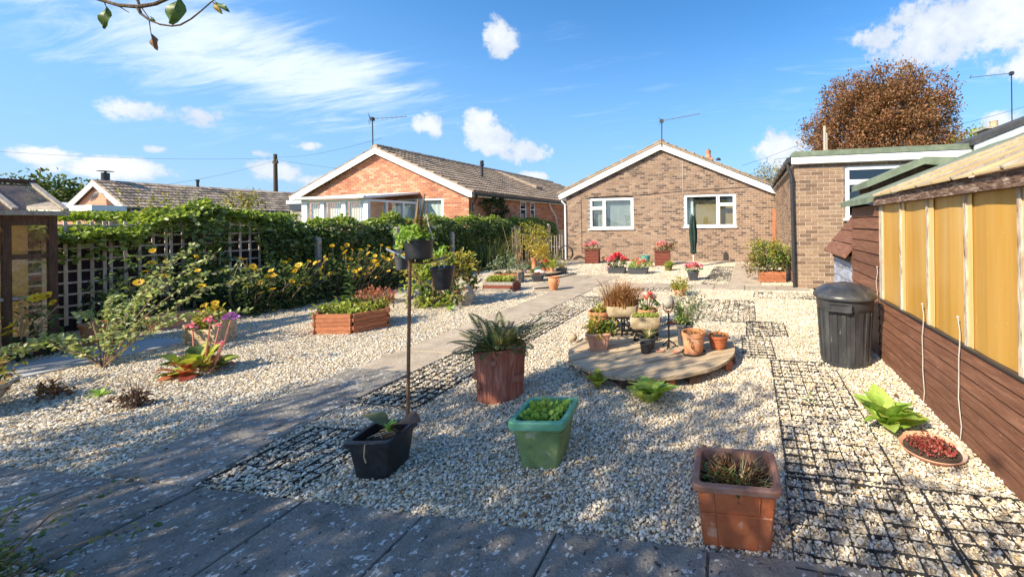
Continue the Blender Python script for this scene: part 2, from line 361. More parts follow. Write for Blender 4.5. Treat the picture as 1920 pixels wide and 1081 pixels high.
# amber twin-wall plastic
m, n = newmat('amber_plastic_sheet')
co = n('ShaderNodeNewGeometry', 0)
mp = n('ShaderNodeMapping', 0, None, Vector=co, Scale=(1, 5, .35))
nz = n('ShaderNodeTexNoise', 0, None, Vector=mp, Scale=1.6, Detail=6.0, Roughness=0.6)
col = n.ramp(nz, [(.3, (.66, .345, .065)), (.5, (.73, .41, .095)), (.7, (.76, .49, .17))])
nz2 = n('ShaderNodeTexNoise', 0, None, Vector=co, Scale=60.0, Detail=2.0)
col = n.mix(n.maprange(nz2, .70, .76), col, (.70, .52, .26))
p = n('ShaderNodeBsdfPrincipled', 0, None, Base_Color=col, Roughness=0.22, Specular_IOR_Level=0.45)
t = n('ShaderNodeBsdfTranslucent', 0, None, Color=col)
MAT['amber'] = finish(m, n, n('ShaderNodeMixShader', 0, None, i0=0.25, i1=p, i2=t))
MAT['amber_pale'] = surf('amber_overlap_strip', (.74, .50, .20), (.66, .42, .15), (.78, .58, .28), scale=3, rough=.3, bump=.03, stretch=(1, 5, .4))
MAT['amber_roof'] = surf('yellowed_roof_sheet', (.50, .36, .17), (.38, .265, .13), (.58, .45, .26), scale=3, rough=0.4, bump=0.05, tone=0.10)

LF = {}
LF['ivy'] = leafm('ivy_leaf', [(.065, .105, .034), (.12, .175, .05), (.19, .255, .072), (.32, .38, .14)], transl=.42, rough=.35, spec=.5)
LF['ivy_lit'] = leafm('sunlit_ivy_leaf', [(.13, .19, .04), (.22, .30, .055), (.31, .38, .08), (.38, .43, .12)], transl=.42, rough=.35, spec=.5)  # brighter ivy copy, sunlight on the hedge top put into the colour
LF['ivy_lime'] = leafm('lime_hedge_leaf', [(.16, .24, .03), (.26, .34, .045), (.34, .40, .07)])
LF['ivy_tip'] = leafm('yellow_green_shoot', [(.20, .23, .05), (.32, .30, .07), (.38, .27, .07)])
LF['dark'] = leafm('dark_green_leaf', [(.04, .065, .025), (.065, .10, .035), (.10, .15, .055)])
LF['mid'] = leafm('mid_green_leaf', [(.06, .11, .03), (.10, .17, .04), (.15, .23, .06)])
LF['bright'] = leafm('bright_green_leaf', [(.24, .40, .06), (.32, .48, .08), (.42, .55, .12)])
LF['lime'] = leafm('lime_leaf', [(.26, .33, .045), (.36, .42, .07), (.42, .42, .10)])
LF['varieg'] = leafm('pale_edged_leaf', [(.18, .25, .07), (.36, .42, .16), (.55, .56, .32), (.24, .32, .09)])
LF['sage'] = leafm('silver_green_leaf', [(.20, .24, .15), (.30, .34, .23), (.14, .18, .09)])
LF['yellowgreen'] = leafm('yellow_green_leaf', [(.32, .34, .05), (.46, .40, .07), (.22, .28, .05), (.44, .26, .06)])
LF['gold'] = leafm('golden_leaf', [(.45, .33, .05), (.55, .40, .07), (.30, .28, .06)])
LF['redtip'] = leafm('red_green_leaf', [(.26, .10, .05), (.12, .16, .05), (.30, .16, .07), (.16, .20, .06)])
LF['sedum'] = leafm('red_sedum_leaf', [(.42, .12, .075), (.50, .20, .12), (.36, .10, .07), (.45, .26, .12)], 0.25)
LF['crimson'] = leafm('crimson_succulent_leaf', [(.28, .04, .04), (.36, .075, .06), (.20, .04, .035), (.30, .17, .09)], 0.2)
LF['rustgrass'] = leafm('rust_brown_blade', [(.38, .15, .05), (.46, .24, .09), (.30, .11, .05), (.42, .30, .13)], 0.25)
LF['straw'] = leafm('straw_blade', [(.44, .36, .17), (.34, .30, .12), (.52, .45, .26)], 0.25)
LF['fern'] = leafm('fern_pinna', [(.07, .10, .028), (.12, .15, .04), (.22, .20, .07), (.05, .07, .026)], 0.3)
LF['brownleaf'] = leafm('withered_leaf', [(.22, .11, .05), (.16, .075, .04), (.28, .17, .08)], 0.2)
LF['deadstem'] = leafm('dead_stalk', [(.14, .08, .055), (.20, .125, .08), (.10, .055, .045)], 0.1)
LF['beech'] = leafm('copper_beech_leaf', [(.27, .11, .06), (.35, .155, .08), (.22, .115, .055), (.37, .21, .10), (.26, .175, .075)], 0.3)
LF['tree'] = leafm('tree_leaf', [(.07, .10, .025), (.11, .15, .035), (.17, .18, .05)])
LF['yellow'] = leafm('yellow_petal', [(.78, .50, .02), (.82, .58, .03), (.76, .44, .015)], 0.25)
LF['heart'] = leafm('flower_heart', [(.20, .085, .015), (.28, .12, .02)], 0.0)
LF['red'] = leafm('red_petal', [(.70, .045, .05), (.78, .09, .10), (.66, .05, .07)], 0.25)
LF['pink'] = leafm('pink_petal', [(.80, .20, .32), (.84, .32, .44), (.74, .12, .22)], 0.25)
LF['salmon'] = leafm('salmon_petal', [(.80, .26, .17), (.82, .36, .26), (.76, .18, .12)], 0.25)
LF['white'] = leafm('white_petal', [(.80, .74, .70), (.82, .80, .78), (.78, .62, .58)], 0.25)
LF['purple'] = leafm('purple_petal', [(.40, .10, .48), (.52, .20, .60), (.34, .07, .38)], 0.25)
MAT['curtain_tan'] = leafm('thin_tan_cloth', [(.40, .32, .225), (.47, .385, .28)], 0.5, 0.9, 0.1)
MAT['glass_roof'] = glassm('dirty_brown_roof_glass', (.75, .62, .48), 0.03, 0.75, (.30, .22, .15))
LF['appleleaf'] = leafm('apple_leaf', [(.05, .10, .02), (.08, .14, .03), (.14, .18, .04)], 0.35)
LF['nettle'] = leafm('mixed_green_shrub_leaf', [(.06, .10, .04), (.10, .16, .055), (.17, .23, .07), (.30, .33, .13)])  # greens from dark to pale, picked per leaf

# ------------------------------------------------------------------ helpers
WL = {}          # world location of every root / part built unrotated


class MB:
    """collects simple shapes into one mesh"""
    def __init__(s):
        s.v = []; s.f = []; s.m = []

    def add(s, vs, fs, mi=0):
        b = len(s.v)
        s.v += [tuple(p) for p in vs]
        s.f += [tuple(b + i for i in f) for f in fs]
        s.m += [mi] * len(fs)
        return s

    def box(s, x0, y0, z0, x1, y1, z1, mi=0):
        return s.add([(x0, y0, z0), (x1, y0, z0), (x1, y1, z0), (x0, y1, z0), (x0, y0, z1), (x1, y0, z1), (x1, y1, z1), (x0, y1, z1)],
                     [(0, 3, 2, 1), (4, 5, 6, 7), (0, 1, 5, 4), (1, 2, 6, 5), (2, 3, 7, 6), (3, 0, 4, 7)], mi)

    def hexa(s, p8, mi=0):
        return s.add(p8, [(0, 3, 2, 1), (4, 5, 6, 7), (0, 1, 5, 4), (1, 2, 6, 5), (2, 3, 7, 6), (3, 0, 4, 7)], mi)

    def beam(s, p, q, w, h, upv=(0, 0, 1), mi=0):
        p = Vector(p); q = Vector(q); d = (q - p).normalized(); u = Vector(upv)
        sd = d.cross(u)
        if sd.length < 1e-4:
            sd = d.cross(Vector((1, 0, 0)))
        sd.normalize(); u = sd.cross(d).normalized()
        a, b = sd * w / 2, u * h / 2
        return s.hexa([p - a - b, p + a - b, q + a - b, q - a - b, p - a + b, p + a + b, q + a + b, q - a + b], mi)

    def prism(s, poly, axis, a, b, mi=0):
        """extrude a polygon (list of 2-tuples) along an axis; x: (y,z) y: (x,z) z: (x,y)"""
        def P(t, c):
            return {'x': (c, t[0], t[1]), 'y': (t[0], c, t[1]), 'z': (t[0], t[1], c)}[axis]
        k = len(poly)
        vs = [P(t, a) for t in poly] + [P(t, b) for t in poly]
        fs = [tuple(range(k))[::-1], tuple(range(k, 2 * k))] + [(i, (i + 1) % k, k + (i + 1) % k, k + i) for i in range(k)]
        return s.add(vs, fs, mi)

    def tube(s, pts, rad, k=6, mi=0, cap=True):
        pts = [Vector(p) for p in pts]
        rad = rad if isinstance(rad, (list, tuple)) else [rad] * len(pts)
        vs = []; fs = []
        ref = Vector((0.31, 0.22, 0.93))
        for i, p in enumerate(pts):
            d = (pts[min(i + 1, len(pts) - 1)] - pts[max(i - 1, 0)])
            d = d.normalized() if d.length > 1e-6 else Vector((0, 0, 1))
            a = d.cross(ref)
            if a.length < 1e-3:
                a = d.cross(Vector((1, 0, 0)))
            a.normalize(); b = d.cross(a)
            for j in range(k):
                t = 2 * math.pi * j / k
                vs.append(p + (a * math.cos(t) + b * math.sin(t)) * rad[i])
        for i in range(len(pts) - 1):
            for j in range(k):
                fs.append((i * k + j, i * k + (j + 1) % k, (i + 1) * k + (j + 1) % k, (i + 1) * k + j))
        if cap:
            fs.append(tuple(range(k))[::-1]); fs.append(tuple((len(pts) - 1) * k + j for j in range(k)))
        return s.add(vs, fs, mi)

    def lathe(s, prof, k=20, c=(0, 0, 0), mi=0, capb=True, capt=False, wob=None):
        vs = []; fs = []
        for i, (r, z) in enumerate(prof):
            for j in range(k):
                t = 2 * math.pi * j / k
                rr = r * (wob(t, z) if wob else 1)
                vs.append((c[0] + rr * math.cos(t), c[1] + rr * math.sin(t), c[2] + z))
        for i in range(len(prof) - 1):
            for j in range(k):
                fs.append((i * k + j, i * k + (j + 1) % k, (i + 1) * k + (j + 1) % k, (i + 1) * k + j))
        if capb: fs.append(tuple(range(k))[::-1])
        if capt: fs.append(tuple((len(prof) - 1) * k + j for j in range(k)))
        return s.add(vs, fs, mi)

    def sqloft(s, prof, c=(0, 0, 0), r=0.18, mi=0, capb=True, capt=False):
        """rounded-rectangle rings: prof of (half x, half y, z)"""
        vs = []; fs = []; k = 12
        for (hx, hy, z) in prof:
            q = min(hx, hy) * r
            for (sx, sy, a0) in ((1, 1, 0), (-1, 1, 90), (-1, -1, 180), (1, -1, 270)):
                for da in (0, 45, 90):
                    t = R(a0 + da)
                    vs.append((c[0] + sx * (hx - q) + q * math.cos(t), c[1] + sy * (hy - q) + q * math.sin(t), c[2] + z))
        for i in range(len(prof) - 1):
            for j in range(k):
                fs.append((i * k + j, i * k + (j + 1) % k, (i + 1) * k + (j + 1) % k, (i + 1) * k + j))
        if capb: fs.append(tuple(range(k))[::-1])
        if capt: fs.append(tuple((len(prof) - 1) * k + j for j in range(k)))
        return s.add(vs, fs, mi)

    def blob(s, c, r, k=8, rings=6, sc=(1, 1, 1), jit=0.0, mi=0):
        vs = [(c[0], c[1], c[2] - r * sc[2])]
        for i in range(1, rings):
            p = math.pi * i / rings
            for j in range(k):
                t = 2 * math.pi * (j + .5 * (i % 2)) / k
                q = r * (1 + rnd.uniform(-jit, jit))
                vs.append((c[0] + q * math.sin(p) * math.cos(t) * sc[0], c[1] + q * math.sin(p) * math.sin(t) * sc[1], c[2] - q * math.cos(p) * sc[2]))
        vs.append((c[0], c[1], c[2] + r * sc[2]))
        fs = [(0, 1 + (j + 1) % k, 1 + j) for j in range(k)]
        for i in range(rings - 2):
            for j in range(k):
                a = 1 + i * k
                fs.append((a + j, a + (j + 1) % k, a + k + (j + 1) % k, a + k + j))
        a = 1 + (rings - 2) * k
        fs += [(a + j, a + (j + 1) % k, len(vs) - 1) for j in range(k)]
        return s.add(vs, fs, mi)

    def mesh(s, name, mats, smooth=False):
        me = bpy.data.meshes.new(name)
        me.from_pydata(s.v, [], s.f)
        mats = mats if isinstance(mats, (list, tuple)) else [mats]
        for m in mats:
            me.materials.append(m)
        if len(mats) > 1:
            me.polygons.foreach_set('material_index', s.m)
        if smooth:
            me.polygons.foreach_set('use_smooth', [True] * len(me.polygons))
            try:
                me.set_sharp_from_angle(angle=R(42))
            except Exception:
                pass
        me.update()
        return me

    def build(s, name, mats, parent=None, smooth=False, world=False):
        """world=True: the coordinates are world ones, shift them into the parent's frame"""
        if world and parent is not None:
            o = WL.get(parent.name, Vector((0, 0, 0)))
            s.v = [(a - o[0], b - o[1], c - o[2]) for a, b, c in s.v]
        ob = bpy.data.objects.new(name, s.mesh(name, mats, smooth))
        C.objects.link(ob)
        if parent is not None:
            ob.parent = parent
            WL[ob.name] = WL.get(parent.name, Vector((0, 0, 0)))
        return ob


def tag(o, label=None, cat=None, group=None, kind=None):
    if label: o['label'] = label
    if cat: o['category'] = cat
    if group: o['group'] = group
    if kind: o['kind'] = kind
    return o


def thing(name, label, cat, loc=(0, 0, 0), rz=0.0, group=None):
    o = bpy.data.objects.new(name, None)
    o.empty_display_size = 0.1
    C.objects.link(o)
    o.location = loc
    o.rotation_euler = (0, 0, rz)
    WL[o.name] = Vector(loc)
    return tag(o, label, cat, group)


def put(name, me, parent, loc=(0, 0, 0), rot=(0, 0, 0), sc=1.0):
    o = bpy.data.objects.new(name, me)
    C.objects.link(o)
    o.parent = parent
    o.location = loc
    o.rotation_euler = rot
    o.scale = (sc, sc, sc) if not isinstance(sc, (tuple, list)) else sc
    return o


def np_mesh(name, V, F, mat, smooth=False):
    me = bpy.data.meshes.new(name)
    V = np.asarray(V, np.float32); F = np.asarray(F, np.int32)
    me.vertices.add(len(V)); me.vertices.foreach_set('co', V.ravel())
    k = F.shape[1]
    me.loops.add(F.size); me.loops.foreach_set('vertex_index', F.ravel())
    me.polygons.add(len(F))
    me.polygons.foreach_set('loop_start', np.arange(0, F.size, k, dtype=np.int32))
    if smooth: me.polygons.foreach_set('use_smooth', np.ones(len(F), bool))
    me.materials.append(mat)
    me.update(calc_edges=True)
    return me


def project(p):
    p = np.asarray(p, float)
    d = p - np.array([0, 0, EYE])
    r = d[:, 0] * math.cos(YAW) + d[:, 1] * math.sin(YAW)
    f = -d[:, 0] * math.sin(YAW) + d[:, 1] * math.cos(YAW)
    f = np.where(f < 0.05, 0.05, f)
    return 1254 + 720 * r / f, 419 - 720 * d[:, 2] / f, f


def pieces(parent, name, proto, mats4, mat, limit=300, rest=None):
    """alike pieces: those that show largest become objects sharing one mesh, the rest one joined part"""
    M4 = np.asarray(mats4, float)
    if len(M4) == 0:
        return
    PV = np.array(proto.v, float)
    px, py, f = project(M4[:, :3, 3])
    inside = (px > -20) & (px < 1940) & (py > -20) & (py < 1100)
    size = np.linalg.norm(M4[:, :3, 0], axis=1) / f
    order = np.argsort(-(size + 1000 * inside))
    off = np.array(WL.get(parent.name, (0, 0, 0)), float)
    me = proto.mesh(name, mat)
    for i in order[:limit]:
        o = bpy.data.objects.new(name, me)
        C.objects.link(o)
        o.parent = parent
        m = Matrix(M4[i].tolist())
        m.translation = Vector(M4[i][:3, 3] - off)
        o.matrix_basis = m
    left = order[limit:]
    if len(left):
        mb = []
        Vs = np.einsum('nij,kj->nki', M4[left][:, :3, :3], PV) + M4[left][:, None, :3, 3] - off
        k = len(PV)
        fs = [tuple(b * k + i for i in fc) for b in range(len(left)) for fc in proto.f]
        me2 = bpy.data.meshes.new(rest or name)
        me2.from_pydata(Vs.reshape(-1, 3).tolist(), [], fs)
        me2.materials.append(mat)
        o = bpy.data.objects.new(rest or (name + '_courses'), me2)
        C.objects.link(o); o.parent = parent; o['kind'] = 'stuff'


UNIT = MB().box(-.5, -.5, -.5, .5, .5, .5)


def bricks(parent, o, ux, un, z0, z1, intervals, mat, limit=300, bl=.213, bh=.063, j=.012, proud=.007):
    """o: a point on the mortar face, ux: direction along the wall, un: outward normal; intervals(z) -> list of (a,b) along ux"""
    ux = Vector(ux).normalized(); un = Vector(un).normalized(); up_ = Vector((0, 0, 1))
    out = []
    row = 0
    z = z0
    while z + bh <= z1 + 1e-6:
        offs = (row % 2) * (bl + j) / 2
        for (a, b) in intervals(z + bh / 2):
            i = math.floor((a - offs) / (bl + j)) - 1
            while True:
                s0 = offs + i * (bl + j); s1 = s0 + bl
                i += 1
                if s0 > b: break
                s0 = max(s0, a); s1 = min(s1, b)
                if s1 - s0 < 0.03: continue
                c = Vector(o) + ux * ((s0 + s1) / 2) + un * (proud - .02 + rnd.uniform(-.002, .002))
                c.z = z + bh / 2
                m = Matrix.Identity(4)
                for r_ in range(3):
                    m[r_][0] = ux[r_] * (s1 - s0); m[r_][1] = un[r_] * .04; m[r_][2] = up_[r_] * bh * rnd.uniform(.96, 1.0); m[r_][3] = c[r_]
                out.append(np.array(m))
        z += bh + j
        row += 1
    pieces(parent, 'brick', UNIT, out, mat, limit, 'brick_courses')


# ---- foliage
def leaves(P, D, L, wr=0.5, fold=0.18, droop=0.1, six=False):
    """arrays of leaf bases P, axes D, lengths L -> verts, faces"""
    P = np.asarray(P, float); D = np.asarray(D, float)
    D = D / (np.linalg.norm(D, axis=1, keepdims=True) + 1e-9)
    n_ = len(P)
    L = np.broadcast_to(np.asarray(L, float), (n_,))[:, None]
    q = rng.normal(size=(n_, 3))
    q[:, 2] += 0.9
    sd = np.cross(D, q); sd /= (np.linalg.norm(sd, axis=1, keepdims=True) + 1e-9)
    nm = np.cross(sd, D)
    nm *= np.sign(nm[:, 2:3] + 1e-9)
    w_ = L * wr / 2
    if not six:
        V = np.stack([P, P + D * L * .45 + sd * w_ + nm * L * fold, P + D * L - nm * L * droop, P + D * L * .45 - sd * w_ + nm * L * fold], 1)
        F = np.arange(n_ * 4).reshape(-1, 4)
        return V.reshape(-1, 3), F
    V = np.stack([P, P + D * L * .3 + sd * w_ * .9 + nm * L * fold, P + D * L * .7 + sd * w_ * .8 + nm * L * fold * .7, P + D * L - nm * L * droop,
                  P + D * L * .7 - sd * w_ * .8 + nm * L * fold * .7, P + D * L * .3 - sd * w_ * .9 + nm * L * fold], 1)
    b = np.arange(n_)[:, None] * 6
    F = np.concatenate([b + np.array([[0, 1, 2, 3]]), b + np.array([[0, 3, 4, 5]])], 0)
    return V.reshape(-1, 3), F


def leafpart(name, parent, mat, P, D, L, wr=0.5, fold=0.18, droop=0.1, six=False, world=False, smooth=False):
    V, F = leaves(P, D, L, wr, fold, droop, six)
    if world: V = V - np.array(WL.get(parent.name, (0, 0, 0)), float)
    o = bpy.data.objects.new(name, np_mesh(name, V, F, mat, smooth))
    C.objects.link(o); o.parent = parent
    WL[o.name] = WL.get(parent.name, Vector((0, 0, 0)))
    return o


def rdir(n_, upb=0.3):
    d_ = rng.normal(size=(n_, 3)); d_ /= np.linalg.norm(d_, axis=1, keepdims=True)
    d_[:, 2] += upb
    return d_


def dome(n_, c, r, shell=0.5):
    """points in an ellipsoid, towards the surface; returns points, outward directions"""
    u = rng.normal(size=(n_, 3)); u /= np.linalg.norm(u, axis=1, keepdims=True)
    k = (shell + (1 - shell) * rng.random(n_)) ** 0.7
    return np.array(c) + u * k[:, None] * np.array(r), u


def clumps(n_c, per, c, r, cs, shell=0.45, zmin=None):
    """clumpy crown: cluster centres in an ellipsoid, gaussian leaves round each"""
    pc, u = dome(n_c, c, r, shell)
    P = np.repeat(pc, per, 0) + rng.normal(size=(n_c * per, 3)) * cs
    U = np.repeat(u, per, 0) * 0.6 + rng.normal(size=(n_c * per, 3)) * 0.6
    U[:, 2] += 0.25
    if zmin is not None:
        k = P[:, 2] > zmin
        P, U = P[k], U[k]
    return P, U


def tuft(name, parent, mat, n_, c, spread, h, w_=0.008, arc=0.5, seg=4, lean=(0, 0)):
    """grassy blades as narrow curved strips"""
    V = []; F = []
    for i in range(n_):
        a = rnd.uniform(0, 2 * math.pi); q = math.sqrt(rnd.random()) * spread
        x, y, z = c[0] + q * math.cos(a), c[1] + q * math.sin(a), c[2]
        a2 = a + rnd.uniform(-.8, .8)
        hh = h * rnd.uniform(.55, 1.1); ar = arc * rnd.uniform(.3, 1.3) * hh
        sx, sy = -math.sin(a2), math.cos(a2)
        b = len(V)
        for k in range(seg + 1):
            t = k / seg
            ww = w_ * (1 - t) * .5 + .0006
            px = x + math.cos(a2) * ar * t * t + lean[0] * t; py = y + math.sin(a2) * ar * t * t + lean[1] * t
            pz = z + hh * (t - .25 * arc * t * t * t)
            V += [(px - sx * ww, py - sy * ww, pz), (px + sx * ww, py + sy * ww, pz)]
        F += [(b + 2 * k, b + 2 * k + 1, b + 2 * k + 3, b + 2 * k + 2) for k in range(seg)]
    o = bpy.data.objects.new(name, np_mesh(name, V, F, mat))
    C.objects.link(o); o.parent = parent
    return o


def broad_leaf(L, Wd, curve=0.5, cup=0.15, nl=6, wavy=0.0):
    """one broad leaf along +x with a petiole; curve bends it down"""
    mb = MB(); vs = []
    sh = [.12, .62, .95, 1.0, .85, .52, .04]
    for i in range(nl + 1):
        t = i / nl
        wd = Wd / 2 * sh[int(round(t * 6))]
        x = L * t * (1 - .12 * curve * t); z = L * (.28 * t - curve * .55 * t * t)
        for s_ in (-1, -.5, 0, .5, 1):
            vs.append((x, wd * s_, z + cup * abs(s_) * wd * 1.2 + wavy * L * math.sin(t * 9 + s_ * 3) * .05 * abs(s_)))
    fs = [(i * 5 + j, (i + 1) * 5 + j, (i + 1) * 5 + j + 1, i * 5 + j + 1) for i in range(nl) for j in range(4)]
    return mb.add(vs, fs)


def flower_mesh(r, petals, mat1, mat2, name, cup=0.25):
    mb = MB()
    for i in range(petals):
        a = 2 * math.pi * i / petals; c, s_ = math.cos(a), math.sin(a); wd = r * .30
        z1 = r * cup
        mb.add([(c * r * .15, s_ * r * .15, 0), (c * r * .6 - s_ * wd, s_ * r * .6 + c * wd, z1 * .7), (c * r, s_ * r, z1 * rnd.uniform(.4, 1.2)), (c * r * .6 + s_ * wd, s_ * r * .6 - c * wd, z1 * .7)], [(0, 3, 2, 1)], 0)
    mb.blob((0, 0, r * .08), r * .27, 6, 4, (1, 1, .7), 0, 1)
    return mb.mesh(name, [mat1, mat2])


def head_mesh(r, n_, mat, name, flat=0.7):
    """a rounded flower head of many petals"""
    u = rng.normal(size=(n_, 3)); u /= np.linalg.norm(u, axis=1, keepdims=True)
    u[:, 2] = np.abs(u[:, 2]) * 1.2 - .25
    P = u * r * .55 * np.array([1, 1, flat])
    V, F = leaves(P, u + rng.normal(size=(n_, 3)) * .5, r * .75, .9, .1, .05)
    return np_mesh(name, V, F, mat)


YF = [flower_mesh(.042, 11, LF['yellow'], LF['heart'], 'flower'), flower_mesh(.036, 9, LF['yellow'], LF['heart'], 'flower', .5)]
HEAD = {k: [head_mesh(.05, 22, LF[k], 'flower_head') for _ in range(2)] for k in ('red', 'pink', 'salmon', 'white', 'purple')}


# ---- pots
def pot_square(t, wt, wb, h, mat, rim=.03, rout=.012, rimmat=None, soil=.035, hy=None, ribs=0):
    ky = hy or 1.0
    a, b = wt / 2, wb / 2
    mb = MB()
    zr = h - rim
    prof = [(b * .97, b * .97 * ky, 0), (b, b * ky, .008), (a - rout, (a * ky) - rout, zr)]
    mb.sqloft(prof, r=.2)
    body = mb.build('body', mat, t, True)
    mb = MB()
    mb.sqloft([(a - rout * 1.1, a * ky - rout * 1.1, zr - .002), (a, a * ky, zr + .004), (a + .002, a * ky + .002, h - .006), (a - .004, a * ky - .004, h), (a - rout - .008, a * ky - rout - .008, h - .002), (a - rout - .014, a * ky - rout - .014, h - soil - .012)], r=.2, capb=False)
    mb.build('rim', rimmat or mat, t, True)
    if ribs:
        mb = MB()
        for sgn in (-1, 1):
            for i in range(ribs):
                u = -1 + 2 * (i + .5) / ribs
                mb.beam((u * b * .86, sgn * (b * ky + .0015), .012), (u * (a - rout) * .86, sgn * ((a * ky) - rout + .0015), zr - .01), .010, .005, (0, sgn, 0))
                if hy is None or hy > .6:
                    mb.beam((sgn * (b + .0015), u * b * ky * .86, .012), (sgn * (a - rout + .0015), u * (a * ky - rout) * .86, zr - .01), .010, .005, (sgn, 0, 0))
        mb.build('rib', mat, t)
    mb = MB()
    q = a - rout - .012; z = h - soil
    k = 6
    vs = [(-q + 2 * q * i / k, (-q + 2 * q * j / k) * ky, z + (rnd.uniform(-.008, .012) if 0 < i < k and 0 < j < k else 0)) for j in range(k + 1) for i in range(k + 1)]
    mb.add(vs, [(j * (k + 1) + i, j * (k + 1) + i + 1, (j + 1) * (k + 1) + i + 1, (j + 1) * (k + 1) + i) for j in range(k) for i in range(k)])
    mb.build('soil', MAT['soil'], t)
    return z


def pot_round(t, rt_, rb, h, mat, rim=.03, rout=.010, belly=0.0, soil=.03, k=20, saucer=None, bands=0):
    mb = MB()
    prof = [(rb * .96, 0.0), (rb, .006)]
    for i in range(1, 5):
        u = i / 5
        prof.append((rb + (rt_ - rout - rb) * u + belly * math.sin(math.pi * u), (h - rim) * u))
    prof += [(rt_ - rout, h - rim), (rt_, h - rim + .003), (rt_ + .001, h - .004), (rt_ - .004, h), (rt_ - rout - .005, h - .003), (rt_ - rout - .008, h - soil - .01)]
    mb.lathe(prof, k)
    for i in range(bands):
        z = (h - rim) * (.35 + .22 * i); u = z / (h - rim)
        r_ = rb + (rt_ - rout - rb) * u
        mb.lathe([(r_ - .002, z - .008), (r_ + .005, z), (r_ - .002, z + .008)], k, capb=False)
    mb.build('body', mat, t, True)
    z = h - soil
    mb = MB()
    r0 = rt_ - rout - .006
    mb.lathe([(r0, z), (r0 * .6, z + .006), (.001, z + .010)], k, capb=False)
    mb.build('soil', MAT['soil'], t)
    if saucer:
        s_ = MB().lathe([(rb + .01, -.012), (rb + .022, -.010), (rb + .028, .012), (rb + .022, .012), (rb + .016, -.002)], k)
        s_.build('saucer', saucer, t, True)
    return z


def geranium(t, c, r, h, cols, nh, leafmat='mid', nl=70, ls=.055):
    """leafy dome with separate flower heads"""
    P, U = dome(nl, (c[0], c[1], c[2] + h * .42), (r[0], r[1], h * .45), .4)
    P[:, 2] = np.maximum(P[:, 2], c[2])
    leafpart('foliage', t, LF[leafmat], P, U + rdir(nl, .3) * .5, ls * rng.uniform(.7, 1.2, nl), .95, .12, .12, True)
    mb = MB()
    for i in range(nh):
        a = rnd.uniform(0, 2 * math.pi); q = math.sqrt(rnd.random())
        x, y, z = c[0] + r[0] * q * math.cos(a), c[1] + r[1] * q * math.sin(a), c[2] + h * (1.12 - .4 * q * q) * rnd.uniform(.85, 1.1)
        mb.tube([(c[0] + (x - c[0]) * .4, c[1] + (y - c[1]) * .4, c[2]), (x, y, z)], .003, 4)
        k = cols[i % len(cols)]
        put('flower_head', HEAD[k][i % 2], t, (x, y, z), (rnd.uniform(-.4, .4), rnd.uniform(-.4, .4), rnd.uniform(0, 6)), rnd.uniform(.8, 1.25) * (.72 if r[0] < .18 else (r[0] / .16) ** .4))
    mb.build('flower_stalk', LF['mid'], t)

# ================================================================== the setting
MB().box(-700, -500, -.6, 700, 900, -.06).build('ground', MAT['ground'])['kind'] = 'structure'
MB().box(-8.45, -3, -.058, 1.24, 13.0, -.009).build('gravel_bed', MAT['weed_under'])['kind'] = 'structure'

SLABS = []       # (polygon) footprints kept free of pebbles


def slab(par, quad, z1=.012, mat='slab', th=.045):
    q = [(x, y) for x, y in quad]
    cx = sum(p[0] for p in q) / 4; cy = sum(p[1] for p in q) / 4
    SLABS.append(q)
    g = .006
    q2 = []
    for x, y in q:
        dx, dy = cx - x, cy - y; l = math.hypot(dx, dy)
        q2.append((x + dx / l * g, y + dy / l * g))
    t = [rnd.uniform(-.005, .005) for _ in range(4)]
    mb = MB()
    c2 = [(x + (cx - x) * .012, y + (cy - y) * .012) for x, y in q2]
    vs = [(x - cx, y - cy, z1 - th) for x, y in q2] + [(x - cx, y - cy, z1 - .006 + e) for (x, y), e in zip(q2, t)] + [(x - cx, y - cy, z1 + e) for (x, y), e in zip(c2, t)]
    fs = [(0, 3, 2, 1), (8, 9, 10, 11)]
    for b in (0, 4):
        fs += [(b + i, b + (i + 1) % 4, b + 4 + (i + 1) % 4, b + 4 + i) for i in range(4)]
    mb.add(vs, fs)
    me = mb.mesh('paving_slab', MAT[mat])
    o = bpy.data.objects.new('paving_slab', me); C.objects.link(o); o.parent = par; o.location = (cx, cy, 0)


def lerp_tab(tab, y):
    for (a, b), (c, e) in zip(tab, tab[1:]):
        if y <= c:
            return b + (e - b) * (y - a) / (c - a)
    return tab[-1][1]


path = MB().box(-3.3, 1.6, -.056, -3.0, 6.5, -.05).build('path', MAT['mortar']); path['kind'] = 'structure'
LT = [(1.0, -3.32), (1.38, -3.345), (1.9, -3.43), (2.4, -3.475), (5.2, -3.60), (9.2, -3.80)]
RTB = [(1.0, -2.69), (1.39, -2.71), (1.87, -2.80), (2.35, -2.85), (3.6, -2.915), (6.2, -2.955), (9.2, -3.0)]
y = 1.386
while y < 7.1:
    a, b = y, y + .487
    slab(path, [(lerp_tab(LT, a), a - .01), (lerp_tab(RTB, a), a), (lerp_tab(RTB, b), b), (lerp_tab(LT, b), b - .01)], mat='slab' if y < 2.6 else 'slab_sunlit')
    y = b
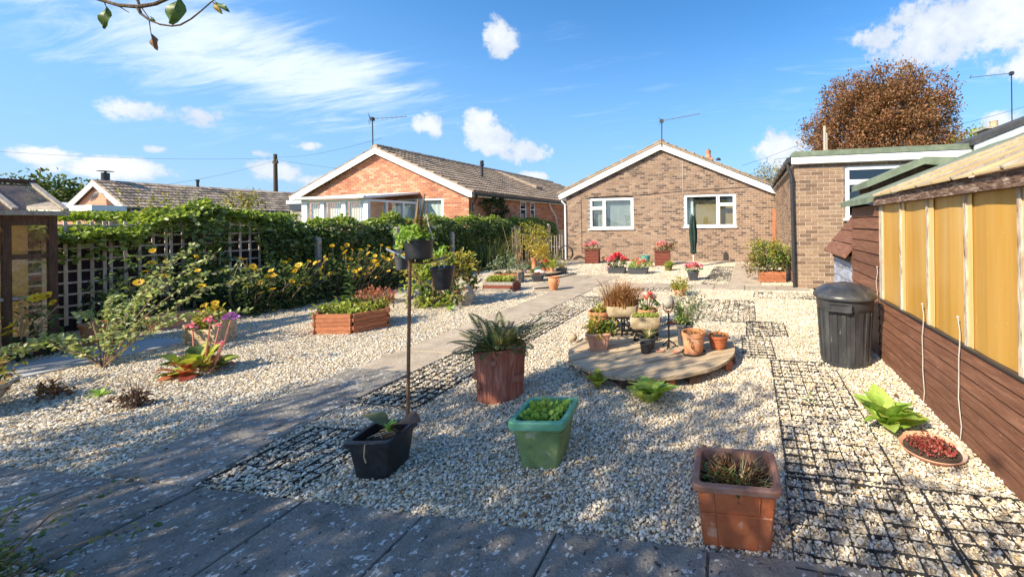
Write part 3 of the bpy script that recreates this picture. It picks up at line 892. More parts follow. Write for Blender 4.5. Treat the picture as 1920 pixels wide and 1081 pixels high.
# wider landing at the path's end and the cross path to the right
for i in range(3):
    a, b = 7.2 + i * .6, 7.8 + i * .6
    for xl, xr in ((-4.45, -3.75), (-3.75, -3.05)):
        slab(path, [(xl, a), (xr, a), (xr, b), (xl, b)], mat='slab_sunlit')
for i in range(2):
    slab(path, [(-4.1 , 6.72), (-3.6, 6.72), (-3.6, 7.2), (-4.1, 7.2)], mat='slab_sunlit') if i == 0 else None
x = -3.05
while x < .6:
    slab(path, [(x, 7.42), (x + .6, 7.42), (x + .6, 7.98), (x, 7.98)], mat='slab_sunlit')
    x += .6
for i in range(7):
    slab(path, [(-.36, 7.98 + i * .6), (.28, 7.98 + i * .6), (.28, 8.58 + i * .6), (-.36, 8.58 + i * .6)], mat='slab_sunlit')
x = -6.2
while x < .8:
    slab(path, [(x, 12.36), (x + .6, 12.36), (x + .6, 12.96), (x, 12.96)], mat='slab_sunlit')
    x += .6

patio = MB().box(-3, .98, -.056, 0, 1.3, -.05).build('patio', MAT['mortar']); patio['kind'] = 'structure'
x = -5.16
while x < .15:
    def fy(xx): return 1.395 + (xx + 2.7) * .0385 if xx > -2.7 else 1.39 + (xx + 2.7) * .065
    x2 = x + .625
    slab(patio, [(x + .03, fy(x) - .455), (x2 + .03, fy(x2) - .455), (x2, fy(x2)), (x, fy(x))], mat='slab')
    if x > -2.1:
        slab(patio, [(x + .05, fy(x) - .91), (x2 + .05, fy(x2) - .91), (x2 + .03, fy(x2) - .455), (x + .03, fy(x) - .455)], mat='slab')
    x = x2
side_path = MB().box(-6.8, 1.3, -.056, -6.3, 3.0, -.05).build('side_path', MAT['mortar']); side_path['kind'] = 'structure'
for i in range(4):
    slab(side_path, [(-6.86, 1.0 + i * .56), (-6.2, 1.0 + i * .56), (-6.2, 1.56 + i * .56), (-6.86, 1.56 + i * .56)], mat='path_grey')
bed = MB().box(-6.5, -1.5, -.4, -1.5, .93, -.03).build('soil_bed', MAT['soil']); bed['kind'] = 'structure'

# ------------------------------------------------------------------ plastic ground grids
MATS = []


def grid_mat(x0, y0, nx, ny, label, rz=0.0, cell=.0765, miss=.008, z=.0112):
    t = thing('ground_grid', label, 'ground grid', (x0, y0, 0), rz, 'black plastic ground grids set in the gravel')
    mb = MB()
    hw = .0014
    for i in range(nx + 1):
        for j in range(ny):
            if rnd.random() < miss: continue
            e = .003 if i in (0, nx) else 0
            zz = z + rnd.uniform(-.004, .003)
            mb.box(i * cell - hw - e / 2, j * cell, -.03, i * cell + hw + e / 2, (j + 1) * cell, zz + e)
    for j in range(ny + 1):
        for i in range(nx):
            if rnd.random() < miss: continue
            e = .003 if j in (0, ny) else 0
            zz = z + rnd.uniform(-.004, .003) - .0015
            mb.box(i * cell + hw, j * cell - hw - e / 2, -.03, (i + 1) * cell - hw, j * cell + hw + e / 2, zz + e)
    mb.build('grid', MAT['grid_black'], t)
    MATS.append((x0, y0, nx * cell, ny * cell, rz))


grid_mat(-2.695, 1.42, 7, 7, 'black ground grid filled with pebbles, beside the first path slab left of the black pot', R(2))
grid_mat(-2.84, 2.27, 7, 17, 'black ground grid strip by the path, behind the rusty pole, left of the log planter', R(2.0))
grid_mat(-2.885, 3.60, 7, 18, 'black ground grid strip along the sunny middle of the path, behind the fern', R(1.2))
grid_mat(-2.91, 5.0, 7, 18, 'black ground grid strip along the path, left of the terracotta pots on the round deck', R(.6))
grid_mat(.185, 2.04, 7, 10, 'black ground grid in sunny gravel between the square terracotta planter and the leafy green plant', R(-.8))
grid_mat(.195, 2.83, 7, 11, 'black ground grid in the gravel just left of the dustbin', R(-.4), miss=.05)
grid_mat(.16, 1.47, 8, 7, 'black ground grid right beside the square terracotta planter', R(-1.5))
grid_mat(.80, 1.40, 7, 8, 'black ground grid against the brown board wall in the near right corner', R(1))
grid_mat(-.05, 3.72, 4, 9, 'narrow black ground grid right of the round deck', R(2), miss=.12)
grid_mat(-.02, 4.44, 6, 8, 'black ground grid with a bare corner, behind and left of the dustbin', 0, miss=.10)
grid_mat(-.82, 5.02, 12, 18, 'large black ground grid in gravel behind the silver-leaved shrub pot', 0, miss=.18)
grid_mat(.10, 6.68, 13, 7, 'black ground grid in front of the brick extension corner and drainpipe', R(-2), miss=.06)
grid_mat(-.92, 8.0, 7, 22, 'black ground grid strip left of the paving, beside the pink flower pot', 0, miss=.04)
grid_mat(-.92, 9.72, 7, 20, 'black ground grid strip below the right house window', 0, miss=.04)
grid_mat(-2.2, 7.02, 16, 5, 'black ground grid in front of the cross path, behind the red geranium', 0, miss=.12)

# ------------------------------------------------------------------ gravel


def inside_poly(P, poly):
    x, y = P[:, 0], P[:, 1]
    r = np.ones(len(P), bool)
    k = len(poly)
    for i in range(k):
        (ax, ay), (bx, by) = poly[i], poly[(i + 1) % k]
        r &= ((bx - ax) * (y - ay) - (by - ay) * (x - ax)) > -.001
    return r


protos = bpy.data.collections.new('pebble_shapes')
for k in range(7):
    mb = MB()
    mb.blob((0, 0, 0), 1.0, 6, 4, (1.0, rnd.uniform(.5, .85), rnd.uniform(.3, .52)), .24)
    me = mb.mesh('pebble', MAT['pebble'], False)
    o = bpy.data.objects.new('pebble', me)
    protos.objects.link(o)


def gravel(name, P, rad, seed):
    """pebbles on the points P with radii rad"""
    me = bpy.data.meshes.new(name)
    me.vertices.add(len(P)); me.vertices.foreach_set('co', P.astype(np.float32).ravel())
    at = me.attributes.new('rad', 'FLOAT', 'POINT'); at.data.foreach_set('value', rad.astype(np.float32))
    ro = me.attributes.new('rot', 'FLOAT_VECTOR', 'POINT')
    r_ = np.stack([rng.normal(size=len(P)) * .35, rng.normal(size=len(P)) * .35, rng.random(len(P)) * 6.283], 1)
    ro.data.foreach_set('vector', r_.astype(np.float32).ravel())
    o = bpy.data.objects.new(name, me); C.objects.link(o)
    o['kind'] = 'stuff'
    ng = bpy.data.node_groups.new(name, 'GeometryNodeTree')
    ng.interface.new_socket('Geometry', in_out='INPUT', socket_type='NodeSocketGeometry')
    ng.interface.new_socket('Geometry', in_out='OUTPUT', socket_type='NodeSocketGeometry')
    gi = ng.nodes.new('NodeGroupInput'); go = ng.nodes.new('NodeGroupOutput')
    ip = ng.nodes.new('GeometryNodeInstanceOnPoints')
    ci = ng.nodes.new('GeometryNodeCollectionInfo')
    ci.inputs['Collection'].default_value = protos
    ci.inputs['Separate Children'].default_value = True
    ci.inputs['Reset Children'].default_value = True
    a1 = ng.nodes.new('GeometryNodeInputNamedAttribute'); a1.data_type = 'FLOAT'; a1.inputs[0].default_value = 'rad'
    a2 = ng.nodes.new('GeometryNodeInputNamedAttribute'); a2.data_type = 'FLOAT_VECTOR'; a2.inputs[0].default_value = 'rot'
    e2r = ng.nodes.new('FunctionNodeEulerToRotation')
    L = ng.links.new
    L(gi.outputs[0], ip.inputs['Points']); L(ci.outputs[0], ip.inputs['Instance'])
    ip.inputs['Pick Instance'].default_value = True
    L(a2.outputs[0], e2r.inputs[0]); L(e2r.outputs[0], ip.inputs['Rotation'])
    L(a1.outputs[0], ip.inputs['Scale']); L(ip.outputs[0], go.inputs[0])
    md = o.modifiers.new('pebbles', 'NODES'); md.node_group = ng
    return o


def scatter(n_, y0, y1, x0, x1):
    P = np.stack([x0 + (x1 - x0) * rng.random(n_), y0 + (y1 - y0) * rng.random(n_), np.zeros(n_)], 1)
    px, py, f = project(P)
    k = (px > -150) & (px < 2070) & (py < 1230) & (f > .3)
    k &= P[:, 0] < 1.205
    P = P[k]
    drop = np.zeros(len(P), bool)
    for q in SLABS:
        drop |= inside_poly(P, q)
    stray = rng.random(len(P)) < .012
    return P[~drop | stray]


GP = []; GR = []
for (n_, y0, y1, x0, x1, r0, r1, zz) in ((430000, .9, 4.4, -9, 1.25, .0045, .0120, .004), (240000, 4.4, 7.6, -8.4, 1.25, .0065, .0128, .003), (120000, 7.6, 12.4, -8.4, .95, .0095, .0165, .002)):
    P = scatter(n_, y0, y1, x0, x1)
    rad = r0 + (r1 - r0) * rng.random(len(P)) ** 1.7
    P[:, 2] = -.012 + rad * .35 + rng.random(len(P)) * .013 + zz
    # low drifts and hollows
    P[:, 2] += .006 * np.sin(P[:, 0] * 3.1 + 1.7 * np.sin(P[:, 1] * 2.3)) * np.cos(P[:, 1] * 2.7)
    for (mx, my, sx, sy, rz) in MATS:
        c, s_ = math.cos(rz), math.sin(rz)
        u = (P[:, 0] - mx) * c + (P[:, 1] - my) * s_; v = -(P[:, 0] - mx) * s_ + (P[:, 1] - my) * c
        k = (u > 0) & (u < sx) & (v > 0) & (v < sy)
        P[k, 2] -= .002
    GP.append(P); GR.append(rad)
gravel('gravel', np.concatenate(GP), np.concatenate(GR), 1)

# ================================================================== the brown brick bungalow
RX = -2.865; SLP = .434; HY = 13.0
bung = thing('bungalow', 'brown brick bungalow with white barge boards and two white windows facing the garden', 'house', (RX, HY, 0))
W1 = (-5.55, -3.90, 1.12, 2.21); W2 = (-2.10, -.34, 1.15, 2.26)
XL, XR = -6.43, .93


def split(iv, z, wins):
    out = [iv]
    for (a, b, c, e) in wins:
        if c - .03 < z < e + .03:
            nxt = []
            for (s0, s1) in out:
                if b <= s0 or a >= s1: nxt.append((s0, s1)); continue
                if a > s0: nxt.append((s0, a))
                if b < s1: nxt.append((b, s1))
            out = nxt
    return out


def gable_iv(z):
    hw = (3.86 - z) / SLP
    return split((max(XL, RX - hw), min(XR, RX + hw)), z, (W1, W2))


mb = MB()
zs = [0, 1.12, 1.15, 2.21, 2.26, 2.30]
for z0, z1 in zip(zs, zs[1:]):
    for a, b in gable_iv((z0 + z1) / 2 if not (z1 - z0 < .06) else (z0 + z1) / 2):
        mb.box(a, HY, z0, b, HY + .25, z1)
mb.prism([(XL, 2.30), (XR, 2.30), (RX, 3.92)], 'y', HY + .001, HY + .249)
mb.box(XL, HY + .25, 0, XL + .25, 22, 2.4)
mb.box(XR - .25, HY + .25, 0, XR, 22, 2.4)
wall = mb.build('wall', MAT['mortar'], bung, world=True)
bricks(wall, (0, HY, 0), (1, 0, 0), (0, -1, 0), .01, 3.86, gable_iv, MAT['brick'], bl=.180)
room = MB()
for (a, b, c, e) in (W1, W2):
    room.add([(a - .3, HY + .26, c - .4), (b + .3, HY + .26, c - .4), (b + .3, HY + 1.6, c - .4), (a - .3, HY + 1.6, c - .4), (a - .3, HY + .26, e + .2), (b + .3, HY + .26, e + .2), (b + .3, HY + 1.6, e + .2), (a - .3, HY + 1.6, e + .2)],
             [(0, 1, 2, 3), (4, 7, 6, 5), (1, 5, 6, 2), (2, 6, 7, 3), (3, 7, 4, 0)])
room.build('room', MAT['dark_inside'], bung, world=True)


def window(par, x0, x1, z0, z1, yf, splits, name='window', fw_=.055, glass='glass', sill=True):
    """splits: list of (x0,x1,z0,z1) lights as fractions"""
    mb = MB()
    d0, d1 = yf + .02, yf + .09
    mb.box(x0, d0, z0, x0 + fw_, d1, z1); mb.box(x1 - fw_, d0, z0, x1, d1, z1)
    mb.box(x0 + fw_, d0, z0, x1 - fw_, d1, z0 + fw_); mb.box(x0 + fw_, d0, z1 - fw_, x1 - fw_, d1, z1)
    W_, H_ = x1 - x0, z1 - z0
    for (a, b, c, e) in splits:
        A, B, Cc, E_ = x0 + a * W_, x0 + b * W_, z0 + c * H_, z0 + e * H_
        q = .042
        y0 = d0 - .012
        mb.box(A, y0, Cc, A + q, d1 - .002, E_); mb.box(B - q, y0, Cc, B, d1 - .002, E_)
        mb.box(A + q, y0, Cc, B - q, d1 - .002, Cc + q); mb.box(A + q, y0, E_ - q, B - q, d1 - .002, E_)
    f = mb.build(name, MAT['upvc'], par, world=True)
    for (a, b, c, e) in splits:
        A, B, Cc, E_ = x0 + a * W_ + .04, x0 + b * W_ - .04, z0 + c * H_ + .04, z0 + e * H_ - .04
        MB().box(A, d0 + .03, Cc, B, d0 + .036, E_).build('pane', MAT[glass], f, world=True)
    if sill:
        MB().box(x0 - .04, yf - .06, z0 - .035, x1 + .04, d0 + .02, z0 + .004).build('sill', MAT['upvc'], f, world=True)
    return f


f1 = window(bung, *W1, HY, [(.035, .33, .69, .965), (.035, .33, .035, .67), (.345, .965, .035, .965)])
f2 = window(bung, *W2, HY, [(.035, .65, .035, .965), (.665, .965, .69, .965), (.665, .965, .035, .67)])
mb = MB()
x = W1[0] + .1
while x < W1[1] - .1:
    a = R(40)
    mb.add([(x, HY + .17, W1[2] + .06), (x + .095 * math.cos(a), HY + .17 + .095 * math.sin(a), W1[2] + .06), (x + .095 * math.cos(a), HY + .17 + .095 * math.sin(a), W1[3] - .04), (x, HY + .17, W1[3] - .04)], [(0, 1, 2, 3)])
    x += .088
mb.build('blind', MAT['blind'], f1, world=True)
MB().box(W2[0] + .12, HY + .17, W2[2] + .04, W2[0] + .30, HY + .20, W2[3] - .1).build('curtain', MAT['blind'], f2, world=True)
MB().box(W2[0] + .31, HY + .28, W2[2] - .2, W2[1] + .2, HY + .30, W2[3] - .17).build('reflection_panel', MAT['brown_reflection'], f2, world=True)  # added panel whose brown stands in for a reflection in the pane

# roof: barge boards, slopes and verge tiles
for sgn, ext in ((-1, 3.80), (1, 3.80)):
    mb = MB()
    e = RX + sgn * ext
    zt = 4.03; ze = zt - SLP * ext
    mb.prism([(RX, zt), (e, ze), (e, ze - .17), (e - sgn * .12, ze - .15), (RX, zt - .205)][::sgn], 'y', HY - .13, HY - .105)
    mb.build('bargeboard', MAT['fascia'], bung, world=True)
    mb = MB()
    mb.prism([(RX, zt - .03), (e - sgn * .02, ze - .03), (e - sgn * .02, ze - .07), (RX, zt - .07)][::sgn], 'y', HY - .10, HY + .02)
    mb.build('soffit', MAT['fascia'], bung, world=True)
    mb = MB()
    mb.prism([(RX, zt + .07), (e + sgn * .07, ze + .04), (e + sgn * .07, ze + .004), (RX, zt + .004)][::sgn], 'y', HY - .15, 22.2)
    roof = mb.build('roof', MAT['tile'], bung, world=True)

    # tiles: two columns at the verge are seen, the rest continue back
    tile = MB()
    prof = [(-.5, .0), (-.36, .25), (-.2, .28), (-.05, .02), (.1, .0), (.26, .28), (.42, .25), (.5, 0)]
    vs = [(a, -.5, 1.0 + b) for a, b in prof] + [(a, .5, .15 + b) for a, b in prof] + [(a, -.5, b * .9) for a, b in prof]
    k = len(prof)
    tile.add(vs, [(i, i + 1, k + i + 1, k + i) for i in range(k - 1)] + [(2 * k + i, 2 * k + i + 1, i + 1, i) for i in range(k - 1)] + [(0, k, 2 * k), (k - 1, 3 * k - 1, 2 * k - 1)])
    TILE = tile

    def tile_field(xe, ze_, sgn_, slope, y0, ny, nrow, wdt=.30, expo=.33, th=.05):
        """rows climb from the eave; columns run along +y"""
        out = []
        upv = Vector((-sgn_, 0, slope)).normalized()
        nrm = Vector((sgn_ * slope, 0, 1)).normalized()
        for r_ in range(nrow):
            for c_ in range(ny):
                p = Vector((xe, y0 + (c_ + .5) * wdt, ze_)) + upv * (expo * (r_ + .5)) + nrm * (.012 + rnd.uniform(-.003, .003))
                m_ = Matrix.Identity(4)
                ax = Vector((0, 1, 0)) if sgn_ > 0 else Vector((0, -1, 0))
                for q in range(3):
                    m_[q][0] = ax[q] * wdt; m_[q][1] = upv[q] * (expo + .04); m_[q][2] = nrm[q] * th; m_[q][3] = p[q]
                out.append(np.array(m_))
        return out

    pieces(roof, 'roof_tile', TILE, tile_field(e + sgn * .05, ze + .045, sgn, SLP, HY - .15, 3, 13), MAT['tile'])
    if sgn > 0:
        rme = MB().tube([(0, 0, 0), (0, .31, .005)], [.10, .11], 8).mesh('ridge_tile', MAT['tile'])
        for i in range(30):
            put('ridge_tile', rme, roof, (0, HY - .14 + i * .31 - HY, zt + .05))
mb = MB()
mb.tube([(-6.60, HY - .06, 2.23), (-6.58, HY - .05, 2.12), (-6.47, HY - .05, 2.02), (-6.46, HY - .05, 0.02)], .034, 8)
mb.build('downpipe', MAT['upvc'], bung, True, world=True)
MB().tube([(-6.66, HY - .1, 2.33), (-6.66, 22, 2.33)], .06, 8).build('gutter', MAT['upvc'], bung, True, world=True)
mb = MB().tube([(-5.86, HY - .012, 2.2), (-5.85, HY - .012, .3)], .008, 5)
mb.tube([(-5.86, HY - .012, 2.22), (-4.8, HY - .015, 2.28), (-3.5, HY - .015, 2.30), (-2, HY - .015, 2.39), (.6, HY - .015, 2.47)], .008, 5)
mb.build('cable', MAT['gutter'], bung, world=True)
MB().tube([(-2.13, HY - .015, 3.45), (-2.12, HY - .015, 2.28)], .011, 5).build('conduit', MAT['string'], bung, world=True)
mb = MB()
mb.box(-.78, HY - .012, .02, -.6, HY + .004, .20)
mb.prism([(-.78, .20), (-.6, .20), (-.63, .27), (-.69, .33), (-.75, .27)], 'y', HY - .012, HY + .004)
mb.build('vent', MAT['dark_inside'], bung, world=True)
mb = MB()
mb.box(-1.72, 15.9, 3.2, -1.34, 16.2, 3.98)
ch = mb.build('chimney', MAT['brick_red'], bung, world=True)
mb = MB().lathe([(.11, 0), (.12, .05), (.10, .08), (.095, .26), (.11, .28), (.11, .32)], 12, (-1.53, 16.05, 3.98), capt=True)
mb.build('chimney_pot', MAT['terracotta'], ch, True, world=True)
MB().lathe([(.05, 0), (.06, .04), (.02, .10)], 10, (-1.53, 16.05, 4.30)).build('chimney_cowl', MAT['galv'], ch, True, world=True)
MB().lathe([(.10, 0), (.10, .05), (.05, .1)], 10, (-1.12, 16.05, 3.88)).build('roof_vent', MAT['gutter'], bung, True, world=True)


def yagi(name, label, base, top, tip, n_el, el_len, refl=True, mat='galv'):
    t = thing(name, label, 'aerial', base, 0, 'television aerials on roofs')
    b = Vector(base); p = Vector(top) - b; q = Vector(tip) - b
    MB().tube([(0, 0, 0), p], .018, 6).build('mast', MAT['darkmetal'], t)
    MB().tube([p - (q - p) * .08, q], .012, 5).build('boom', MAT[mat], t)
    mb = MB()
    d_ = (q - p).normalized(); sd = d_.cross(Vector((0, 0, 1))).normalized()
    for i in range(n_el):
        c = p.lerp(q, (i + 1) / n_el * .98)
        mb.tube([c - sd * el_len / 2, c + sd * el_len / 2], .005, 4)
    mb.build('elements', MAT[mat], t)
    if refl:
        mb = MB()
        for k in range(4):
            c = p - d_ * .05 + Vector((0, 0, -.11 + .075 * k)) - d_ * abs(k - 1.5) * .03
            mb.tube([c - sd * el_len * .75, c + sd * el_len * .75], .007, 4)
        mb.build('reflector', MAT['darkmetal'], t)
    MB().box(p.x - .05, p.y - .05, p.z - .06, p.x + .05, p.y + .05, p.z + .05).build('clamp', MAT['darkmetal'], t)
    return t


yagi('tv_aerial', 'slim television aerial on a short pole at the ridge of the brown brick bungalow', (-2.82, 12.86, 3.9), (-2.81, 12.86, 4.80), (-1.55, 13.3, 5.08), 14, .12)

# ================================================================== flat-roofed brick extension
EY = 7.85; EX = .93
ext = thing('brick_extension', 'flat roofed buff brick extension with white fascia and green felt edge', 'building', (EX, EY, 0))
WE = (1.84, 3.30, 1.33, 2.33)


def ext_iv(z):
    return split((EX, 4.3), z, (WE,))


mb = MB()
for z0, z1 in ((0, 1.33), (1.33, 2.33), (2.33, 2.40)):
    for a, b in ext_iv((z0 + z1) / 2):
        mb.box(a, EY, z0, b, EY + .22, z1)
mb.box(EX, EY + .22, 0, EX + .22, 12.9, 2.40)
wl = mb.build('wall', MAT['mortar'], ext, world=True)
bricks(wl, (0, EY, 0), (1, 0, 0), (0, -1, 0), .01, 2.4, lambda z: split((EX - .004, 3.2), z, (WE,)), MAT['brick_ext'], 170)
bricks(wl, (EX, 0, 0), (0, 1, 0), (-1, 0, 0), .01, 2.4, lambda z: [(EY + .02, 12.95)], MAT['brick_ext'], 125)
mb = MB()
mb.box(EX - .07, EY - .10, 2.40, 4.0, EY - .075, 2.535)
mb.build('fascia', MAT['fascia'], ext, world=True)
mb = MB()
mb.box(EX - .05, EY - .075, 2.39, 4.0, EY - .002, 2.404)
mb.box(EX - .05, EY - .002, 2.39, EX - .002, 12.9, 2.404)
mb.build('soffit', MAT['fascia'], ext, world=True)
mb = MB()
mb.prism([(EX - .09, 2.537), (4.0, 2.537), (4.0, 2.56), (4.0, 2.64), (EX - .02, 2.635), (EX - .07, 2.60)], 'y', EY - .115, 12.8)
mb.build('roof', MAT['felt_green'], ext, world=True)
MB().box(EX - .065, EY - .07, 2.41, EX - .045, 12.8, 2.53).build('side_fascia', MAT['gutter'], ext, world=True)
mb = MB().tube([(EX - .125, EY - .10, 2.475), (EX - .125, 12.84, 2.475)], .052, 8)
g_ = mb.build('gutter', MAT['gutter'], ext, True, world=True)
for i in range(6):
    MB().tube([(EX - .125, EY + .3 + i * .9, 2.475), (EX - .125, EY + .36 + i * .9, 2.475)], .060, 8).build('gutter_bracket', MAT['gutter'], g_, True, world=True)
mb = MB().tube([(EX - .125, EY - .02, 2.43), (EX - .12, EY - .03, 2.33), (EX - .07, EY - .05, 2.2), (EX - .06, EY - .05, 2.1), (EX - .03, EY - .05, .02)], .036, 10)
mb.tube([(EX - .062, EY - .05, 2.12), (EX - .06, EY - .05, 2.04)], .044, 10)
mb.build('drainpipe', MAT['gutter'], ext, True, world=True)
fe = window(ext, *WE, EY, [(.03, .97, .70, .97), (.03, .55, .02, .69), (.56, .97, .02, .69)], glass='glass_dark')
MB().box(WE[0], EY + .3, WE[2], WE[1], EY + .32, WE[3]).build('room', MAT['dark_inside'], ext, world=True)
t = thing('plank', 'reddish plank leaning in the corner where the extension meets the bungalow', 'plank', (.83, 12.7, 0))
MB().beam((0, -.12, 0), (.05, .18, 1.72), .10, .025, (0, -1, .2)).build('board', MAT['redwood'], t)

# garage with a shallow pitched roof, right of the extension
gar = thing('garage', 'grey edged pitched roof building right of the green felt roof', 'building', (4.0, 7.8, 0))
mb = MB()
mb.prism([(4.02, 0), (8.6, 0), (8.6, 2.42), (6.3, 3.30), (4.02, 2.42)], 'y', 7.80, 12)
mb.build('wall', MAT['board_dark'], gar, world=True)
for s_, x0 in ((1, 3.93), (-1, 8.7)):
    mb = MB()
    zz = lambda x: 2.44 + .40 * abs(x - x0)
    mb.prism([(x0, zz(x0) + .03), (6.3, zz(6.3) + .03), (6.3, zz(6.3) + .16), (x0, zz(x0) + .16)][::s_], 'y', 7.66, 7.69)
    mb.build('bargeboard', MAT['galv'] if 0 else surf('pale_grey_paint', (.52, .56, .58), scale=5, rough=.5, bump=.03), gar, world=True)
    mb = MB()
    mb.prism([(x0 - s_ * .05, zz(x0) + .145), (6.3, zz(6.3) + .163), (6.3, zz(6.3) + .26), (x0 - s_ * .05, zz(x0) + .25)][::s_], 'y', 7.64, 12.1)
    mb.build('roof', MAT['felt_dark'], gar, world=True)

# ================================================================== right greenhouse, shed and bunker
GX = 1.22
gh = thing('greenhouse', 'long lean greenhouse with yellowed plastic panes over brown boards, at the right edge', 'greenhouse', (GX, 2.6, 0))


def shiplap(par, name, x, y0, y1, z0, z1, k, mat, rough_=.002):
    h = (z1 - z0) / k
    for i in range(k):
        a, b = z0 + i * h, z0 + (i + 1) * h
        e = rnd.uniform(-rough_, rough_)
        mb = MB()
        mb.hexa([(x - .016 + e, y0, a + .004), (x + .02, y0, a + .004), (x + .02, y1, a + .004), (x - .016 + e, y1, a + .004),
                 (x - .006 + e, y0, b - .006), (x + .02, y0, b - .006), (x + .02, y1, b - .006), (x - .006 + e, y1, b - .006)])
        mb.build(name, mat, par, world=True)
    MB().box(x + .021, y0 + .01, z0, x + .03, y1 - .01, z1).build('lining', MAT['dark_inside'], par, world=True)


shiplap(gh, 'board', GX, .7, 3.9, 0.0, .555, 7, MAT['board'])
mb = MB()
mb.box(GX - .022, .7, .556, GX + .03, 3.9, .568)
mb.build('sill_strip', MAT['gutter'], gh, world=True)
PY_ = [3.86, 3.40, 2.93, 2.464, 2.02, 1.55, 1.1, .7]
for i, yy in enumerate(PY_):
    wd = .075 if i == 0 else .026
    MB().box(GX - .012, yy - wd / 2, .569, GX + .02, yy + wd / 2, 1.425).build('glazing_bar', MAT['flaky_white'], gh, world=True)
for a, b in zip(PY_, PY_[1:]):
    mb = MB()
    k = 5; vs = []
    for i in range(k + 1):
        for j in range(2):
            vs.append((GX + .004 + .004 * math.sin(i * 1.3 + a * 3), b + .014 + (a - b - .028) * i / k, .569 + j * .86))
    mb.add(vs, [(2 * i, 2 * i + 2, 2 * i + 3, 2 * i + 1) for i in range(k)])
    mb.build('pane', MAT['amber'], gh, world=True)
    MB().box(GX - .0035, a - .016 - (a - b) * rnd.uniform(.07, .18), .570, GX - .001, a - .014, 1.424).build('overlap_strip', MAT['amber_pale'], gh, world=True)
MB().box(GX - .05, .7, 1.426, GX + .05, 3.93, 1.505).build('eaves_beam', MAT['flaky'], gh, world=True)
RS = .40
MB().prism([(GX + .035, 0), (4.05, 0), (4.05, 1.5), (2.62, 2.05), (GX + .035, 1.5)], 'y', .70, .73).build('end_wall', MAT['board'], gh, world=True)
for a, b in zip(PY_, PY_[1:]):
    mb = MB()
    mb.hexa([(GX - .075, b + .012, 1.507), (2.62, b + .012, 1.507 + RS * 1.475), (2.62, a - .012, 1.507 + RS * 1.475), (GX - .075, a - .012, 1.507),
             (GX - .075, b + .012, 1.517), (2.62, b + .012, 1.517 + RS * 1.475), (2.62, a - .012, 1.517 + RS * 1.475), (GX - .075, a - .012, 1.517)])
    mb.build('roof_sheet', MAT['amber_roof'], gh, world=True)
for yy in PY_ + [(a + b) / 2 for a, b in zip(PY_, PY_[1:])]:
    main = yy in PY_
    MB().beam((GX - .08, yy, 1.520), (2.62, yy, 1.520 + RS * 1.48), (.016 if main else .009), (.012 if main else .008)).build('roof_bar', MAT['greywood'] if main else MAT['amber_roof'], gh, world=True)
mb = MB()
mb.prism([(2.62, 2.07), (4.1, 1.5), (4.1, 0), (4.06, 0), (4.06, 1.48), (2.62, 2.03)], 'y', .7, 3.9)
mb.build('far_side', MAT['board_dark'], gh, world=True)
for sgn, yy, zt, lbl in ((0, 3.915, .85, 'grey cord hanging on the brown boards beside the dustbin'), (1, 2.965, .70, 'grey white cord hanging below the second yellow pane right of the dustbin'), (2, 2.50, .72, 'longest grey white cord hanging to the gravel, below the widest yellow pane')):
    t = thing('cord', lbl, 'cord', (GX - .03, yy, 0), 0, 'cords hanging on the greenhouse wall')
    pts = [(.004 * math.sin(i * 1.7), .012 * math.sin(i * 1.1 + yy), zt - (zt - (.42 if sgn == 0 else .02)) * i / 9) for i in range(10)]
    if sgn == 2: pts += [(-.01, .03, .012), (-.02, .05, .03)]
    MB().tube(pts, .0030, 5).build('rope', MAT['string'], t, True)
    MB().blob((pts[0][0], pts[0][1], zt), .008, 6, 4).build('knot', MAT['string'], t)

shed = thing('garden_shed', 'brown weatherboarded shed with a green felt roof, joined to the far end of the greenhouse', 'shed', (GX, 4.4, 0))
shiplap(shed, 'board', GX, 3.93, 4.85, 0.0, 1.44, 12, MAT['board'])
MB().box(GX - .0, 4.851, 0, 2.6, 4.87, 1.44).build('end_wall', MAT['board_dark'], shed, world=True)
mb = MB()
mb.hexa([(GX - .10, 3.94, 1.445), (2.7, 3.94, 1.445 + RS * 1.58), (2.7, 4.98, 1.445 + RS * 1.58), (GX - .10, 4.98, 1.445),
         (GX - .10, 3.94, 1.505), (2.7, 3.94, 1.50 + RS * 1.58), (2.7, 4.98, 1.50 + RS * 1.58), (GX - .10, 4.98, 1.505)])
mb.build('roof', MAT['felt_green'], shed, world=True)
mb = MB()
mb.prism([(1.34, 1.66), (1.34, 1.73), (1.94, 1.985), (2.46, 1.955), (2.46, 1.87), (2.12, 1.88), (1.94, 1.905)], 'y', 4.72, 5.35)
hatch = mb.build('raised_roof', MAT['felt_green'], shed, world=True)
MB().prism([(1.42, 1.60), (1.42, 1.68), (1.94, 1.89), (2.4, 1.86), (2.4, 1.6)], 'y', 4.80, 5.3).build('upstand', MAT['board_dark'], hatch, world=True)
mb = MB()
for i in range(4):
    mb.box(2.03 + i * .03, 4.70, 1.72, 2.045 + i * .03, 4.715, 1.87)
mb.build('slats', MAT['greywood'], hatch, world=True)

